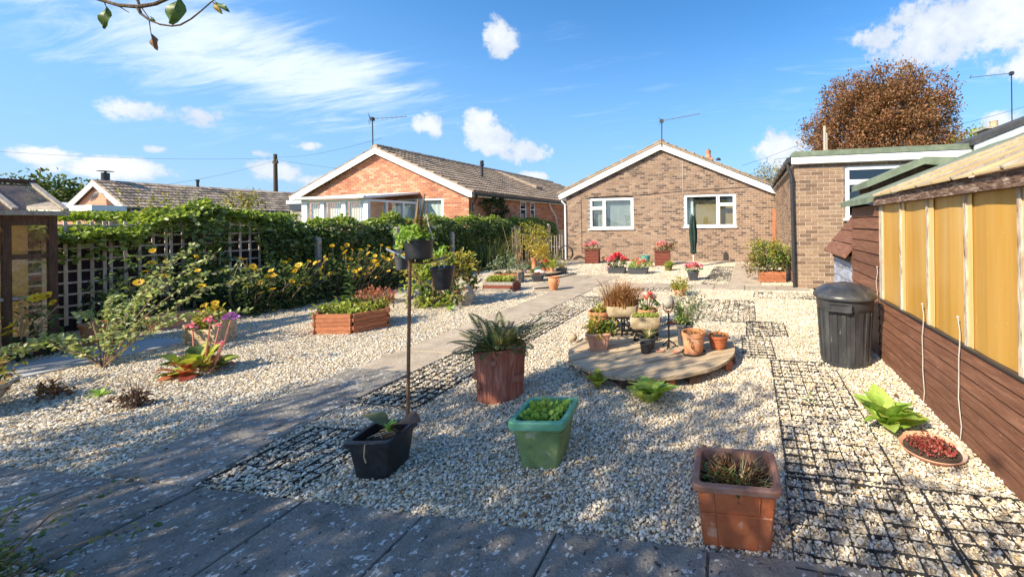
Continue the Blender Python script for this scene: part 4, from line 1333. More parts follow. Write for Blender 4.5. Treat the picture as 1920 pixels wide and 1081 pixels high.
bunk = thing('bunker', 'low bunker with blue grey boards under a sloping brown board lid, behind the shed', 'bunker', (GX, 5.4, 0))
shiplap(bunk, 'board', GX + .03, 4.88, 5.95, 0, .82, 6, MAT['board_blue'])
MB().box(GX + .0, 4.88, .78, GX + .02, 5.95, .86).build('top_rail', MAT['board_dark'], bunk, world=True)
MB().box(GX + .08, 5.93, 0, 1.9, 5.95, .82).build('end_board', MAT['board_dark'], bunk, world=True)
A0, A1 = Vector((1.14, 0, .84)), Vector((1.63, 0, 1.46))
for i in range(4):
    p = A0.lerp(A1, i / 4); q = A0.lerp(A1, (i + 1) / 4 - .012)
    nrm = Vector((-.78, 0, .62)) * .022
    mb = MB()
    mb.hexa([(p.x, 4.88, p.z), (q.x, 4.88, q.z), (q.x, 6.12, q.z), (p.x, 6.12, p.z), (p.x + nrm.x, 4.88, p.z + nrm.z), (q.x + nrm.x * .6, 4.88, q.z + nrm.z * .6), (q.x + nrm.x * .6, 6.12, q.z + nrm.z * .6), (p.x + nrm.x, 6.12, p.z + nrm.z)])
    mb.build('lid_board', MAT['board'], bunk, world=True)
MB().prism([(1.3, .82), (1.62, .82), (1.62, 1.42)], 'y', 4.9, 6.1).build('lid_frame', MAT['board_dark'], bunk, world=True)

# ================================================================== left greenhouse cabinet
lg = thing('greenhouse', 'narrow dark brown timber greenhouse with dusty glass panes at the left edge', 'greenhouse', (-7.1, 2.2, 0))
GL = -7.1
ys = [2.68, 2.40, 2.12, 1.84, 1.5, 1.1]
for i, yy in enumerate(ys):
    MB().box(GL - .05, yy - .022 if i else yy - .05, 0, GL, yy + .022 if i else yy, 1.44).build('post', MAT['board_dark'], lg, world=True)
for a, b in zip(ys, ys[1:]):
    y0, y1 = b + .022, (a - .05 if a == 2.68 else a - .022)
    for (z0, z1, nm) in ((1.34, 1.44, 'rail'), (1.00, 1.05, 'rail'), (.60, .63, 'rail'), (.0, .22, 'panel')):
        MB().box(GL - .04, y0, z0, GL - .006, y1, z1).build(nm, MAT['board_dark'] if nm == 'panel' or z0 != .60 else MAT['greywood'], lg, world=True)
    for (z0, z1) in ((1.05, 1.34), (.63, 1.00), (.22, .60)):
        MB().box(GL - .028, y0, z0, GL - .022, y1, z1).build('pane', MAT['glass_old'], lg, world=True)
MB().box(GL - .45, 2.2, .02, GL - .43, 2.66, 1.42).build('back_curtain', MAT['curtain_tan'], lg, world=True)
MB().box(GL - .45, 1.0, .02, GL - .43, 2.18, 1.42).build('back_board', MAT['board_dark'], lg, world=True)
MB().box(GL - .42, 1.0, .58, GL - .06, 2.6, .61).build('shelf', MAT['greywood'], lg, world=True)
mb = MB(); mb.box(GL - .06, 1.0, 1.442, GL + .07, 2.73, 1.485)
mb.build('eaves_beam', MAT['greywood'], lg, world=True)
for i, yy in enumerate((2.71, 2.42, 2.13, 1.84, 1.5, 1.1)):
    MB().beam((GL + .06, yy, 1.50), (GL - .52, yy, 1.81), .035, .03).build('roof_bar', MAT['greywood'], lg, world=True)
for a, b in zip((2.71, 2.42, 2.13, 1.84, 1.5), (2.42, 2.13, 1.84, 1.5, 1.1)):
    mb = MB().add([(GL + .05, b + .02, 1.495), (GL + .05, a - .02, 1.495), (GL - .51, a - .02, 1.80), (GL - .51, b + .02, 1.80)], [(0, 1, 2, 3)])
    mb.build('roof_pane', MAT['glass_roof'], lg, world=True)
MB().box(GL - .57, 1.0, 1.795, GL - .49, 2.74, 1.835).build('ridge', MAT['board_dark'], lg, world=True)
MB().prism([(GL - .02, 1.49), (GL - .5, 1.76), (GL - .5, 1.49)], 'y', 1.0, 1.02).build('gable', MAT['board_dark'], lg, world=True)
MB().add([(GL - .5, 1.02, 1.49), (GL - .5, 2.68, 1.49), (GL - .5, 2.68, 1.78), (GL - .5, 1.02, 1.78)], [(0, 1, 2, 3)]).build('rear_panel', MAT['greywood'], lg, world=True)

# dry leaf litter and bits among the pebbles
n_ = 420
LP = np.stack([rng.uniform(-6, 1.15, n_), 1.4 + 5.5 * rng.random(n_) ** 1.4, .004 + .008 * rng.random(n_)], 1)
V, F = leaves(LP, np.stack([rng.normal(size=n_), rng.normal(size=n_), rng.normal(size=n_) * .15], 1), .028 * rng.uniform(.5, 1.4, n_), .5, .2, .1)
ll = bpy.data.objects.new('leaf_litter', np_mesh('leaf_litter', V, F, LF['brownleaf'])); C.objects.link(ll); ll['kind'] = 'stuff'

# ================================================================== left boundary: fence, trellis, ivy
FX = -8.45
fence = thing('fence', 'dark timber board fence behind the trellis and ivy along the left side', 'fence', (FX, 9, 0))
y = 1.2
while y < 15.6:
    MB().box(FX, y, .0, FX + .02 + rnd.uniform(0, .006), y + .145, 1.24 + rnd.uniform(-.01, .01)).build('board', MAT['fence_dark'], fence, world=True)
    y += .15
for z in (.3, 1.05):
    MB().box(FX - .05, 1.2, z, FX - .002, 15.6, z + .08).build('rail', MAT['fence_dark'], fence, world=True)

TX = -8.2
TL = ['trellis panel seen beside and through the glass of the left greenhouse', 'trellis panel behind the arching variegated shrub', 'trellis panel behind the yellow flowers of the tall arching shrub', 'ivy draped trellis panel left of the yellow flower bed', 'right end trellis panel behind the yellow flower bed']
TY = [2.45, 3.02, 3.46, 4.00, 4.52, 5.08]
for (a, b), lb in zip(zip(TY, TY[1:]), TL):
    t = thing('trellis', 'weathered square ' + lb, 'trellis', (TX, (a + b) / 2, 0), 0, 'trellis panels along the fence')
    nv = 5
    for i in range(nv):
        yy = a + .015 + (b - a - .05) * i / (nv - 1)
        MB().box(TX, yy, .10 + rnd.uniform(-.02, .02), TX + .014, yy + .026, 1.40).build('upright', MAT['trellis'], t, world=True)
    for j in range(9):
        z = .20 + j * .142
        MB().box(TX - .014, a + .004, z, TX - .0005, b - .004, z + .022).build('crosspiece', MAT['trellis'], t, world=True)

HT = [(2.4, 1.26), (3.1, 1.29), (3.6, 1.32), (3.95, 1.42), (4.25, 1.60), (4.5, 1.66), (4.75, 1.60), (5.05, 1.42), (5.6, 1.37), (6.1, 1.39), (6.6, 1.35), (7.0, 1.36), (7.6, 1.47), (8.2, 1.37), (8.7, 1.47), (9.6, 1.41), (10.6, 1.49), (12, 1.43), (13.9, 1.45), (14.6, 1.4), (15.6, 1.2)]
hedge = thing('ivy_hedge', 'ivy and climber smothered top of the fence running from the trellis to the bungalow', 'hedge', (-8.3, 9, 0))


def hedge_pts(n_, y0, y1, zlo, front):
    Yp = y0 + (y1 - y0) * rng.random(n_)
    top = np.array([lerp_tab(HT, v) for v in Yp]) + .05 * np.sin(Yp * 5.1) + .04 * np.sin(Yp * 11.7)
    if front:
        u = rng.random(n_)
        Zp = zlo + (top - zlo) * u if zlo < 1 else top + .02 - .075 * u
        bulge = .10 * np.sin(Yp * 2.3) + .06 * np.sin(Yp * 6.1 + Zp * 5)
        Xp = -8.08 + bulge * .5 + .10 * (1 - (u - .75) ** 2 * 3) + rng.normal(size=n_) * .05 - np.clip(Zp - top + .25, 0, .25) * .5
    else:
        Xp = -8.58 + .46 * rng.random(n_)
        Zp = top - .12 * ((Xp + 8.3) / .26) ** 2 + rng.normal(size=n_) * .035
    D = np.stack([.55 + rng.normal(size=n_) * .5, rng.normal(size=n_) * .6, rng.normal(size=n_) * .5 - (.25 if front else -.5)], 1)
    return np.stack([Xp, Yp, Zp], 1), D


P, D = hedge_pts(21000, 5.0, 15.2, .05, True)
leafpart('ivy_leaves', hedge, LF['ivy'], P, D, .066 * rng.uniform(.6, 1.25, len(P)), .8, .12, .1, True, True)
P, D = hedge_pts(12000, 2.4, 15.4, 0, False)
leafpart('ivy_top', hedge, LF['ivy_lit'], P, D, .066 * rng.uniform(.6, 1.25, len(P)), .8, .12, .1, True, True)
P, D = hedge_pts(3200, 2.4, 5.1, 1.14, True)
P[:, 2] -= rng.random(len(P)) ** 7 * .35
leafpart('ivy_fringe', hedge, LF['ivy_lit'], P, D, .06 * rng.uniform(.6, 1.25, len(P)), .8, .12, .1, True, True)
# ivy trailing down the fourth trellis panel
P, D = hedge_pts(900, 4.10, 4.55, .25, True)
leafpart('ivy_trail', hedge, LF['ivy'], P, D, .07 * rng.uniform(.6, 1.2, len(P)), .8, .12, .1, True, True)
P, D = hedge_pts(1100, 5.0, 14, 0, False)
P[:, 2] += .05
leafpart('young_shoots', hedge, LF['ivy_lime'], P, D, .07 * rng.uniform(.6, 1.25, len(P)), .7, .12, .1, True, True)
mb = MB()
for i in range(26):
    yy = rnd.uniform(2.6, 15); z = lerp_tab(HT, yy)
    mb.tube([(-8.3, yy, z - .2), (-8.25, yy + rnd.uniform(-.1, .1), z), (-8.15, yy + rnd.uniform(-.2, .2), z + rnd.uniform(.03, .16))], [.006, .004, .002], 4)
mb.build('shoot_stem', LF['ivy_tip'], hedge, world=True)
sh = thing('climber_shoots', 'yellow green leafy shoots standing above the tallest hump of ivy', 'shrub', (-8.4, 4.8, 1.7))
for (yy, zz, n_) in ((5.0, 1.72, 240), (3.95, 1.58, 60), (4.2, 1.68, 60)):
    P = np.array([-8.42, yy, zz]) + rng.normal(size=(n_, 3)) * np.array([.08, .14, .09])
    leafpart('foliage', sh, LF['ivy_tip'], P, rdir(n_, .8), .06 * rng.uniform(.6, 1.2, n_), .55, .1, .1, True, True)
lime = thing('privet_hedge', 'bright lime green clipped hedge beyond the trellis, right of the left greenhouse', 'hedge', (-9.3, 3.9, 0))
n_ = 5200
P = np.stack([-9.9 + 1.0 * rng.random(n_), 2.6 + 3.6 * rng.random(n_), 1.40 + .10 * rng.random(n_)], 1)
P[:, 2] += np.interp(P[:, 1], [2.6, 4.3, 4.9, 6.2], [0, .03, .10, .05])
leafpart('foliage', lime, LF['ivy_lime'], P, rdir(n_, .7), .065 * rng.uniform(.6, 1.2, n_), .6, .1, .1, True, True)
MB().box(-9.85, 2.6, 0, -8.95, 6.2, 1.36).build('core', LF['dark'], lime, world=True)

for (yy, h, w_, mt, lb) in ((7.38, 1.25, .12, 'greywood', 'thick pale weathered fence post right of the yellow flower bed'), (5.72, 1.08, .07, 'greywood', 'short grey fence post among ivy behind the yellow flower bed'),
                            (11.9, 1.2, .12, 'concrete', 'grey concrete fence post in front of the ivy, behind the bamboo canes'), (9.05, 1.1, .08, 'concrete', 'slim grey post half hidden in ivy behind the hanging pots'), (14.2, 1.3, .10, 'concrete', 'far grey fence post close to the bungalow corner')):
    t = thing('fence_post', lb, 'post', (-7.84, yy, 0), 0, 'fence posts')
    MB().box(-w_ / 2, -w_ / 2, 0, w_ / 2, w_ / 2, h).build('post', MAT[mt], t)
    MB().prism([(-w_ / 2, h), (w_ / 2, h), (0, h + .03)], 'y', -w_ / 2, w_ / 2).build('cap', MAT[mt], t)
t = thing('slatted_fence', 'small brown slatted fence panel showing through the ivy left of the pale post', 'fence', (-8.02, 6.55, 0))
for i in range(9):
    MB().box(-8.03, 6.2, .45 + i * .10, -8.01 + .012 * (i % 2), 6.75, .53 + i * .10).build('slat', MAT['driftwood'], t, world=True)
t = thing('picket_fence', 'low grey stick fence beside the arching grass near the bungalow corner', 'fence', (-7.3, 13.2, 0))
for i in range(12):
    x = -7.95 + i * .11
    MB().tube([(x, 13.25, 0), (x + rnd.uniform(-.03, .03), 13.25, .8 + rnd.uniform(-.1, .15))], .02, 5).build('stick', MAT['greywood'], t, world=True)
MB().box(-8.0, 13.28, .45, -6.6, 13.30, .49).build('rail', MAT['greywood'], t, world=True)

# ------------------------------------------------------------------ plants of the left bed
def bush_yellow(name, label, c, r, h, nl, flowers, fl_pts=None, stems=26, leafm_='nettle'):
    t = thing(name, label, 'flowering plant', (c[0], c[1], 0))
    mb = MB(); tips = []
    for i in range(stems):
        a = rnd.uniform(0, 2 * math.pi); q = math.sqrt(rnd.random())
        x, y = r[0] * q * math.cos(a), r[1] * q * math.sin(a)
        z = h * rnd.uniform(.45, 1.05) * (1 - .25 * max(0, x) / r[0])
        lx, ly = x * 1.18 + .1, y * 1.12 + rnd.uniform(-.1, .15)
        pts = [(x * .5, y * .8, 0), (x * .8, y * .95, z * .5), (lx, ly, z)]
        mb.tube(pts, [.008, .007, .004], 4); tips.append((lx, ly, z))
    mb.build('stem', MAT['twig'], t)
    P = np.stack([rng.uniform(-1, 1, nl) * r[0], rng.uniform(-1, 1, nl) * r[1], np.zeros(nl)], 1)
    P[:, 2] = rng.random(nl) ** 1.25 * h * .92 * (1 - .35 * (P[:, 0] / r[0]) ** 2) * (1 - .2 * (P[:, 1] / r[1]) ** 4)
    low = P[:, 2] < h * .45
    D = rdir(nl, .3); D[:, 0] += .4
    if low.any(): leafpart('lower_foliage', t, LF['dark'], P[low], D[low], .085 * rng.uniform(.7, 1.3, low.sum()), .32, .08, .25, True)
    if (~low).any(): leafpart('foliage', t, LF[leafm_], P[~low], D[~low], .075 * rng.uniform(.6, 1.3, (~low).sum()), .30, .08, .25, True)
    for i in range(flowers):
        x, y, z = tips[i % len(tips)] if fl_pts is None else fl_pts[i]
        if fl_pts is None and i >= len(tips):
            x += rnd.uniform(-.15, .15); y += rnd.uniform(-.15, .15); z -= rnd.uniform(.02, .3)
        put('flower', YF[i % 2], t, (x + (.06 if fl_pts is None else 0), y - (.05 if fl_pts is None else 0), z + .01), (rnd.uniform(-.7, 1.2), rnd.uniform(-.4, 1.1), rnd.uniform(-1.5, 1.5)), rnd.uniform(.8, 1.45))
    return t


bush_yellow('daisy_bush', 'broad bed of yellow daisy flowers in front of the trellis end, left part', (-7.4, 4.75), (.42, .62), .80, 2100, 46, stems=64)
bush_yellow('daisy_bush', 'yellow daisy flowers massed against the ivy, right part of the bed by the pale post', (-7.42, 6.15), (.42, .75), .90, 2200, 66, stems=74)
bush_yellow('daisy_plant', 'yellow daisies on tall stems behind the arching shrub, against the trellis', (-7.62, 3.55), (.30, .42), 1.05, 900, 13, stems=16)
bush_yellow('daisy_plant', 'few low yellow daisies against the left greenhouse glass', (-6.98, 2.38), (.10, .25), .66, 90, 6, [(.08, .10, .61), (.1, .16, .62), (.12, .18, .55), (.05, -.02, .36), (.06, -.04, .30), (.1, .1, .60)], stems=6)
low = thing('ground_cover', 'low dark green ground cover hedge along the fence foot, right of the yellow flowers', 'hedge', (-7.75, 8.0, 0))
n_ = 4200
P = np.stack([-8.05 + .75 * rng.random(n_), 6.7 + 4.6 * rng.random(n_), .34 * rng.random(n_) ** .6], 1)
leafpart('foliage', low, LF['dark'], P, rdir(n_, .6), .08 * rng.uniform(.6, 1.3, n_), .35, .1, .1, True, True)
grassy = thing('shrub', 'feathery dark green grassy shrub against the ivy behind the hanging pots', 'shrub', (-7.6, 10.2, 0))
tuft('blades', grassy, LF['dark'], 420, (0, 0, 0), .75, .95, .02, .5)
tuft('seed_stalks', grassy, LF['straw'], 60, (0, 0, .2), .7, .95, .012, .6)

# arching variegated shrub near the left greenhouse
arch = thing('arching_shrub', 'arching shrub with small pale edged leaves on long stems, in front of the left greenhouse', 'shrub', (-5.89, 2.45, 0))
mb = MB(); PP = []; DD = []
ARCH = [((-.75, -.30, .18), .42), ((-1.1, -.12, .10), .5), ((-.6, .35, .62), .5), ((-.25, .75, 1.12), .45), ((.05, .8, 1.05), .4), ((.45, .95, .80), .4), ((-.85, .2, .42), .5), ((-.4, .6, .75), .4), ((.1, .45, .40), .35), ((.55, .75, .38), .45),
        ((-.35, .3, .55), .3), ((-.5, -.15, .28), .3), ((.3, .85, .9), .5), ((-.9, -.35, .05), .45), ((-.15, .4, .72), .3)]
for (e, ht) in ARCH:
    e = Vector(e); pts = []
    for k in range(9):
        t = k / 8
        p = Vector((e.x * t, e.y * t, e.z * t + ht * .55 * math.sin(math.pi * min(1, t * 1.05)) * (1 - .35 * t)))
        p += Vector((rnd.uniform(-.012, .012), rnd.uniform(-.012, .012), rnd.uniform(-.01, .01)))
        pts.append(p)
    mb.tube(pts, [.005 * (1 - .8 * k / 8) + .0013 for k in range(9)], 5)
    for k in range(110):
        t = rnd.uniform(.12, 1.0) * 8
        i = min(7, int(t)); p = pts[i].lerp(pts[i + 1], t - i)
        PP.append(p + Vector((rnd.gauss(0, .019), rnd.gauss(0, .019), rnd.gauss(0, .016))))
        DD.append((rnd.gauss(0, 1), rnd.gauss(0, 1), rnd.gauss(.2, .7)))
mb.build('stem', MAT['driftwood'], arch)
leafpart('foliage', arch, LF['varieg'], PP, DD, .040 * rng.uniform(.7, 1.3, len(PP)), .62, .1, .05, True)

# bergenia with pink flower stalks
berg = thing('bergenia', 'clump of broad green and red bergenia leaves with pink flower stalks in the gravel', 'plant', (-4.78, 2.50, 0))
BL = [broad_leaf(.21, .16, .5, .25, wavy=.5).mesh('leaf', LF['lime'], True), broad_leaf(.20, .15, .75, .2, wavy=.6).mesh('leaf', leafm('red_bergenia_leaf', [(.40, .10, .05), (.50, .20, .07), (.30, .06, .045)], .3), True),
      broad_leaf(.19, .14, .6, .25, wavy=.5).mesh('leaf', LF['mid'], True), broad_leaf(.17, .13, .8, .1, wavy=.9).mesh('leaf', LF['brownleaf'], True)]
for i in range(46):
    a = i * 2.4 + rnd.uniform(-.3, .3); k = [0, 1, 2, 0, 3, 1, 0, 2, 1][i % 9]; lv = i % 4
    put('leaf', BL[k], berg, (rnd.uniform(-.05, .05) + .07 * math.cos(a), rnd.uniform(-.05, .05) + .07 * math.sin(a), .02 + .03 * lv), (rnd.uniform(-.4, .4), rnd.uniform(-.30, -.05) - .25 * lv, a), rnd.uniform(.65, .95))
mb = MB()
for (x, y, z, k, s_) in ((-.17, .06, .40, 'pink', .75), (.07, .05, .47, 'pink', .8), (.22, .04, .27, 'pink', .55), (.32, .05, .50, 'purple', 1.0), (.05, .12, .40, 'pink', .5)):
    mb.tube([(x * .4, y * .4, .02), (x * .8, y * .8, z * .6), (x, y, z)], [.0075, .0065, .0045], 5)
    put('flower_head', HEAD[k][0], berg, (x, y, z), (0, .2, 1), s_)
mb.build('flower_stalk', leafm('pink_stalk', [(.55, .20, .14), (.62, .28, .20)], .1), berg)

# small timber planter with pointed sides
t = thing('timber_planter', 'small pale timber planter with raised sides and yellow daisies, behind the bergenia', 'planter', (-5.95, 3.22, 0), R(14))
for i in range(3):
    MB().box(-.15, -.10, .01 + i * .055, .15, -.08, .06 + i * .055).build('board', MAT['deck'], t)
    MB().box(-.15, .08, .01 + i * .055, .15, .10, .06 + i * .055).build('board', MAT['deck'], t)
for sx in (-1, 1):
    for k in range(3):
        MB().box(sx * .155 - .012, -.115 + k * .078, 0, sx * .155 + .012, -.043 + k * .078, .23 + .03 * (k % 2)).build('end_board', MAT['deck'], t)
MB().box(-.14, -.079, .10, .14, .079, .14).build('soil', MAT['soil'], t)
P, U = clumps(18, 12, (0, 0, .26), (.13, .08, .12), .03)
leafpart('foliage', t, LF['yellowgreen'], P, U, .06, .4, .1, .15, True)
for (x, y, z) in ((-.06, 0, .42), (.02, .03, .44), (.05, 0, .40), (.13, .0, .36), (-.02, -.05, .34)):
    put('flower', YF[0], t, (x, y, z), (.6, .5, x * 9), .9)

t = thing('trough_planter', 'pale pink plastic trough by the trellis foot, left of the yellow flower bed', 'planter', (-7.30, 3.60, 0), R(78))
pot_square(t, .46, .36, .20, MAT['terracotta_pale'], .025, .012, hy=.42)
t = thing('flower_pot', 'terracotta pot half hidden behind the arching shrub', 'flower pot', (-7.2, 2.98, 0), 0)
pot_round(t, .14, .10, .24, MAT['terracotta'])

# hexagonal timber planter
hexp = thing('hexagonal_planter', 'hexagonal red stained log planter with bright green foliage and a tall sprig', 'planter', (-4.95, 4.02, 0), R(12))
HXA, HXB = .42, .30
cor = [(-.42, -.02), (-.20, -.32), (.24, -.32), (.44, -.02), (.22, .28), (-.22, .28)]
for lv in range(5):
    z0 = .004 + lv * .048
    for i in range(6):
        a, b = Vector((*cor[i], 0)), Vector((*cor[(i + 1) % 6], 0))
        d_ = (b - a).normalized()
        e0, e1 = (.028, -.012) if (lv + i) % 2 else (-.012, .028)
        MB().beam(a - d_ * e0 + Vector((0, 0, z0 + .023)), b + d_ * e1 + Vector((0, 0, z0 + .023)), .034, .044).build('log', MAT['redwood'], hexp)
MB().prism([(x * .94, y * .92) for x, y in cor], 'z', .15, .19).build('soil', MAT['soil'], hexp)
n_ = 520
P = np.stack([rng.uniform(-.34, .34, n_), rng.uniform(-.24, .24, n_), .19 + .13 * rng.random(n_)], 1)
leafpart('foliage', hexp, LF['lime'], P, rdir(n_, .8), .055 * rng.uniform(.6, 1.2, n_), .6, .1, .1, True)
P2 = np.array([.12, .1, .27]) + rng.normal(size=(220, 3)) * np.array([.16, .1, .05])
leafpart('red_foliage', hexp, LF['redtip'], P2, rdir(220, .9), .06, .3, .1, .1, True)
mb = MB().tube([(-.06, 0, .18), (-.05, .01, .45), (-.03, 0, .78)], [.007, .005, .003], 5)
mb.tube([(-.05, .01, .45), (.04, .02, .58), (.08, .02, .66)], [.004, .003, .002], 4)
mb.build('stem', LF['mid'], hexp)
PP = []; DD = []
for k in range(26):
    z = .26 + .52 * k / 26; a = k * 2.4
    PP.append((-.055, 0, z)); DD.append((math.cos(a), math.sin(a), .25))
leafpart('sprig_leaves', hexp, LF['mid'], PP, DD, np.linspace(.13, .05, 26), .38, .1, .25, True)

# rusty red sedum behind
t = thing('sedum', 'rusty red sedum clump in gravel behind the hexagonal planter', 'plant', (-6.15, 5.30, 0))
P, U = clumps(55, 16, (0, 0, .08), (.33, .26, .17), .035, zmin=.0)
leafpart('foliage', t, LF['sedum'], P, U + np.array([0, 0, .6]), .05 * rng.uniform(.6, 1.2, len(P)), .4, .1, .05, True)
tuft('stalk', t, LF['sedum'], 26, (.1, 0, 0), .28, .36, .008, .4)

# dead plant, small weed, cut-off bowl
t = thing('dead_plant', 'brown withered plant with bare stalks in the shaded gravel', 'plant', (-4.36, 1.93, 0))
P, U = clumps(12, 10, (0, 0, .045), (.085, .07, .045), .018, zmin=0)
leafpart('foliage', t, LF['deadstem'], P, U, .04, .5, .15, .1, True)
tuft('stalk', t, LF['deadstem'], 22, (.02, .02, 0), .06, .27, .007, .25)
t = thing('weed', 'small bright green weed left of the withered plant', 'weed', (-4.92, 2.03, 0))
lm = broad_leaf(.075, .03, .4, .2).mesh('leaf', LF['bright'], True)
for i in range(11):
    put('leaf', lm, t, (0, 0, .01), (0, rnd.uniform(-.6, .1), i * 2.4), rnd.uniform(.7, 1.1))
t = thing('bowl_planter', 'pale stone bowl planter of dry red brown plants cut off by the left edge', 'planter', (-5.36, 1.60, 0))
pot_round(t, .24, .13, .21, MAT['stone_grey'], .03, .015)
P, U = clumps(40, 12, (0, .0, .24), (.24, .22, .12), .035, zmin=.17)
leafpart('foliage', t, LF['redtip'], P, U, .06, .4, .1, .1, True)
t = thing('sedum', 'small dry red sedum beside the stone bowl at the left edge', 'plant', (-5.12, 1.93, 0))
P, U = clumps(12, 12, (-.1, 0, .04), (.09, .08, .05), .022, zmin=0)
leafpart('foliage', t, LF['brownleaf'], P, U, .04, .45, .1, .1, True)
t = thing('shrub', 'yellow tipped shrub at the far left edge before the greenhouse', 'shrub', (-5.75, 1.72, 0))
P, U = clumps(26, 14, (-.05, .03, .22), (.22, .2, .2), .035, zmin=.02)
leafpart('foliage', t, LF['yellowgreen'], P, U, .05, .4, .1, .1, True)

# shrub behind the pole
sr = thing('mixed_shrub', 'loose shrub with lime and reddish leaves behind the hanging pots', 'shrub', (-4.95, 5.4, 0))
for mt, c, r, nc, per, L in (('lime', (-.25, -.05, .30), (.42, .30, .30), 34, 14, .085), ('mid', (.12, .05, .35), (.45, .32, .38), 34, 14, .09), ('yellowgreen', (.25, .1, .62), (.34, .24, .28), 26, 13, .085), ('redtip', (.35, .1, .40), (.28, .25, .35), 26, 13, .08),
                             ('bright', (-.12, .1, .7), (.22, .2, .28), 18, 13, .08), ('lime', (.15, -.25, .12), (.35, .12, .12), 16, 12, .07), ('yellowgreen', (-.65, .1, .58), (.30, .2, .07), 12, 11, .08)):
    P, U = clumps(nc, per, c, r, .05, zmin=.01)
    leafpart('foliage', sr, LF[mt], P, U, L * rng.uniform(.6, 1.2, len(P)), .5, .12, .15, True)
mb = MB()
for i in range(24):
    a = rnd.uniform(0, 6.28)
    mb.tube([(rnd.uniform(-.25, .3), rnd.uniform(-.15, .15), 0), (.35 * math.cos(a), .25 * math.sin(a), .45), (.55 * math.cos(a), .3 * math.sin(a), rnd.uniform(.6, .95))], [.009, .006, .003], 4)
mb.build('stem', MAT['driftwood'], sr)
t = thing('stone_block', 'rough grey stone block half hidden in the shrub behind the hanging pots', 'stone', (-4.47, 5.42, 0))
MB().blob((0, 0, .16), .2, 9, 7, (.7, .55, 1.0), .08).build('block', MAT['stone_grey'], t)
t = thing('stone_block', 'second grey stone block at the left foot of the shrub behind the pole', 'stone', (-5.1, 5.12, 0))
MB().blob((0, 0, .13), .17, 9, 7, (.6, .5, 1.0), .08).build('block', MAT['stone_grey'], t)
t = thing('weed', 'small bright green seedling on sunny gravel below the hanging pots', 'weed', (-4.42, 5.02, 0))
for i in range(12):
    put('leaf', lm, t, (rnd.uniform(-.04, .04), rnd.uniform(-.04, .04), .02), (0, rnd.uniform(-.9, -.1), i * 2.4), rnd.uniform(.9, 1.4))

# ------------------------------------------------------------------ rusty pole with hanging pots
pole = thing('pole', 'rusty steel pole with two side arms standing behind the black square pot', 'pole', (-2.235, 2.165, 0))
MB().tube([(0, 0, -.05), (.014, 0, .45), (.034, .0, 1.06)], [.0108, .0105, .010], 10).build('upright', MAT['rust'], pole, True)
MB().tube([(.033, 0, .80), (.034, 0, .815)], .017, 10).build('collar', MAT['rust'], pole, True)
mb = MB().tube([(.03, 0, 1.045), (.08, .05, 1.03), (.15, .10, 1.05), (.205, .135, 1.068)], .0065, 6)
mb.build('arm', MAT['rust'], pole, True)
mb = MB().tube([(.034, .01, 1.05), (-.14, .07, 1.09), (-.30, .135, 1.12)], .0075, 6)
mb.build('arm', MAT['galv'], pole, True)
hp = thing('hanging_pot', 'large black hanging pot of green foliage on top of the rusty pole', 'hanging pot', (-2.165, 2.20, 1.062))
z = pot_round(hp, .088, .078, .135, MAT['plastic_black'], .018, .004)
P, U = clumps(20, 14, (-.02, -.01, .155), (.095, .08, .045), .018, zmin=.11)
leafpart('foliage', hp, LF['bright'], P, U, .032 * rng.uniform(.7, 1.3, len(P)), .6, .1, .15, True)
P, U = clumps(14, 12, (-.03, .02, .21), (.06, .06, .05), .02, zmin=.11)
leafpart('red_foliage', hp, LF['redtip'], P, U, .028, .5, .1, .15, True)
P = np.array([-.115, -.03, .13]) + rng.normal(size=(40, 3)) * np.array([.012, .012, .03])
leafpart('trailing_foliage', hp, LF['bright'], P, rdir(40, -.6), .035, .5, .1, .2, True)
mb = MB()
for (x0, y0, x1, y1, z1, r_) in ((-.01, 0, .0, .0, .40, .016), (.0, .02, .03, .02, .44, .010), (-.02, .0, .01, .01, .36, .005), (.03, .01, .045, .03, .40, .004), (-.05, .02, .02, .02, .40, .003)):
    mb.tube([(x0, y0, .12), ((x0 + x1) / 2 + rnd.uniform(-.012, .012), (y0 + y1) / 2, .12 + (z1 - .12) * .5), (x1, y1, z1)], [r_, r_ * .85, r_ * .5], 6)
mb.build('dead_stem', MAT['driftwood'], hp)
mb = MB()
mb.tube([(.085, .03, .13), (.06, .02, .22), (.045, .02, .30)], .004, 5)
mb.tube([(-.08, .04, .13), (.0, .03, .24), (.045, .02, .30)], .003, 5)
mb.build('hanger', MAT['string'], hp)
hp = thing('hanging_pot', 'smaller black tapered pot hanging by a white hook from the right arm', 'hanging pot', (-2.075, 2.305, .845))
pot_round(hp, .076, .052, .155, MAT['plastic_black'], .02, .005)
mb = MB().tube([(-.03, 0, .15), (-.026, 0, .19), (-.01, 0, .222), (.006, 0, .19), (.012, 0, .15)], .0038, 5)
mb.build('hanger', MAT['upvc'], hp)
MB().tube([(.062, .02, .02), (.066, .03, -.12), (.066, .03, -.26)], .002, 4).build('hanging_string', MAT['string'], hp)
hp = thing('hanging_pot', 'small dark pot on the left arm, half hidden behind the large hanging pot', 'hanging pot', (-2.34, 2.235, .985))
pot_round(hp, .045, .034, .095, MAT['plastic_grey'], .015, .004)
MB().tube([(-.04, 0, .09), (0, 0, .135), (.04, 0, .09)], .002, 4).build('hanger', MAT['galv'], hp)

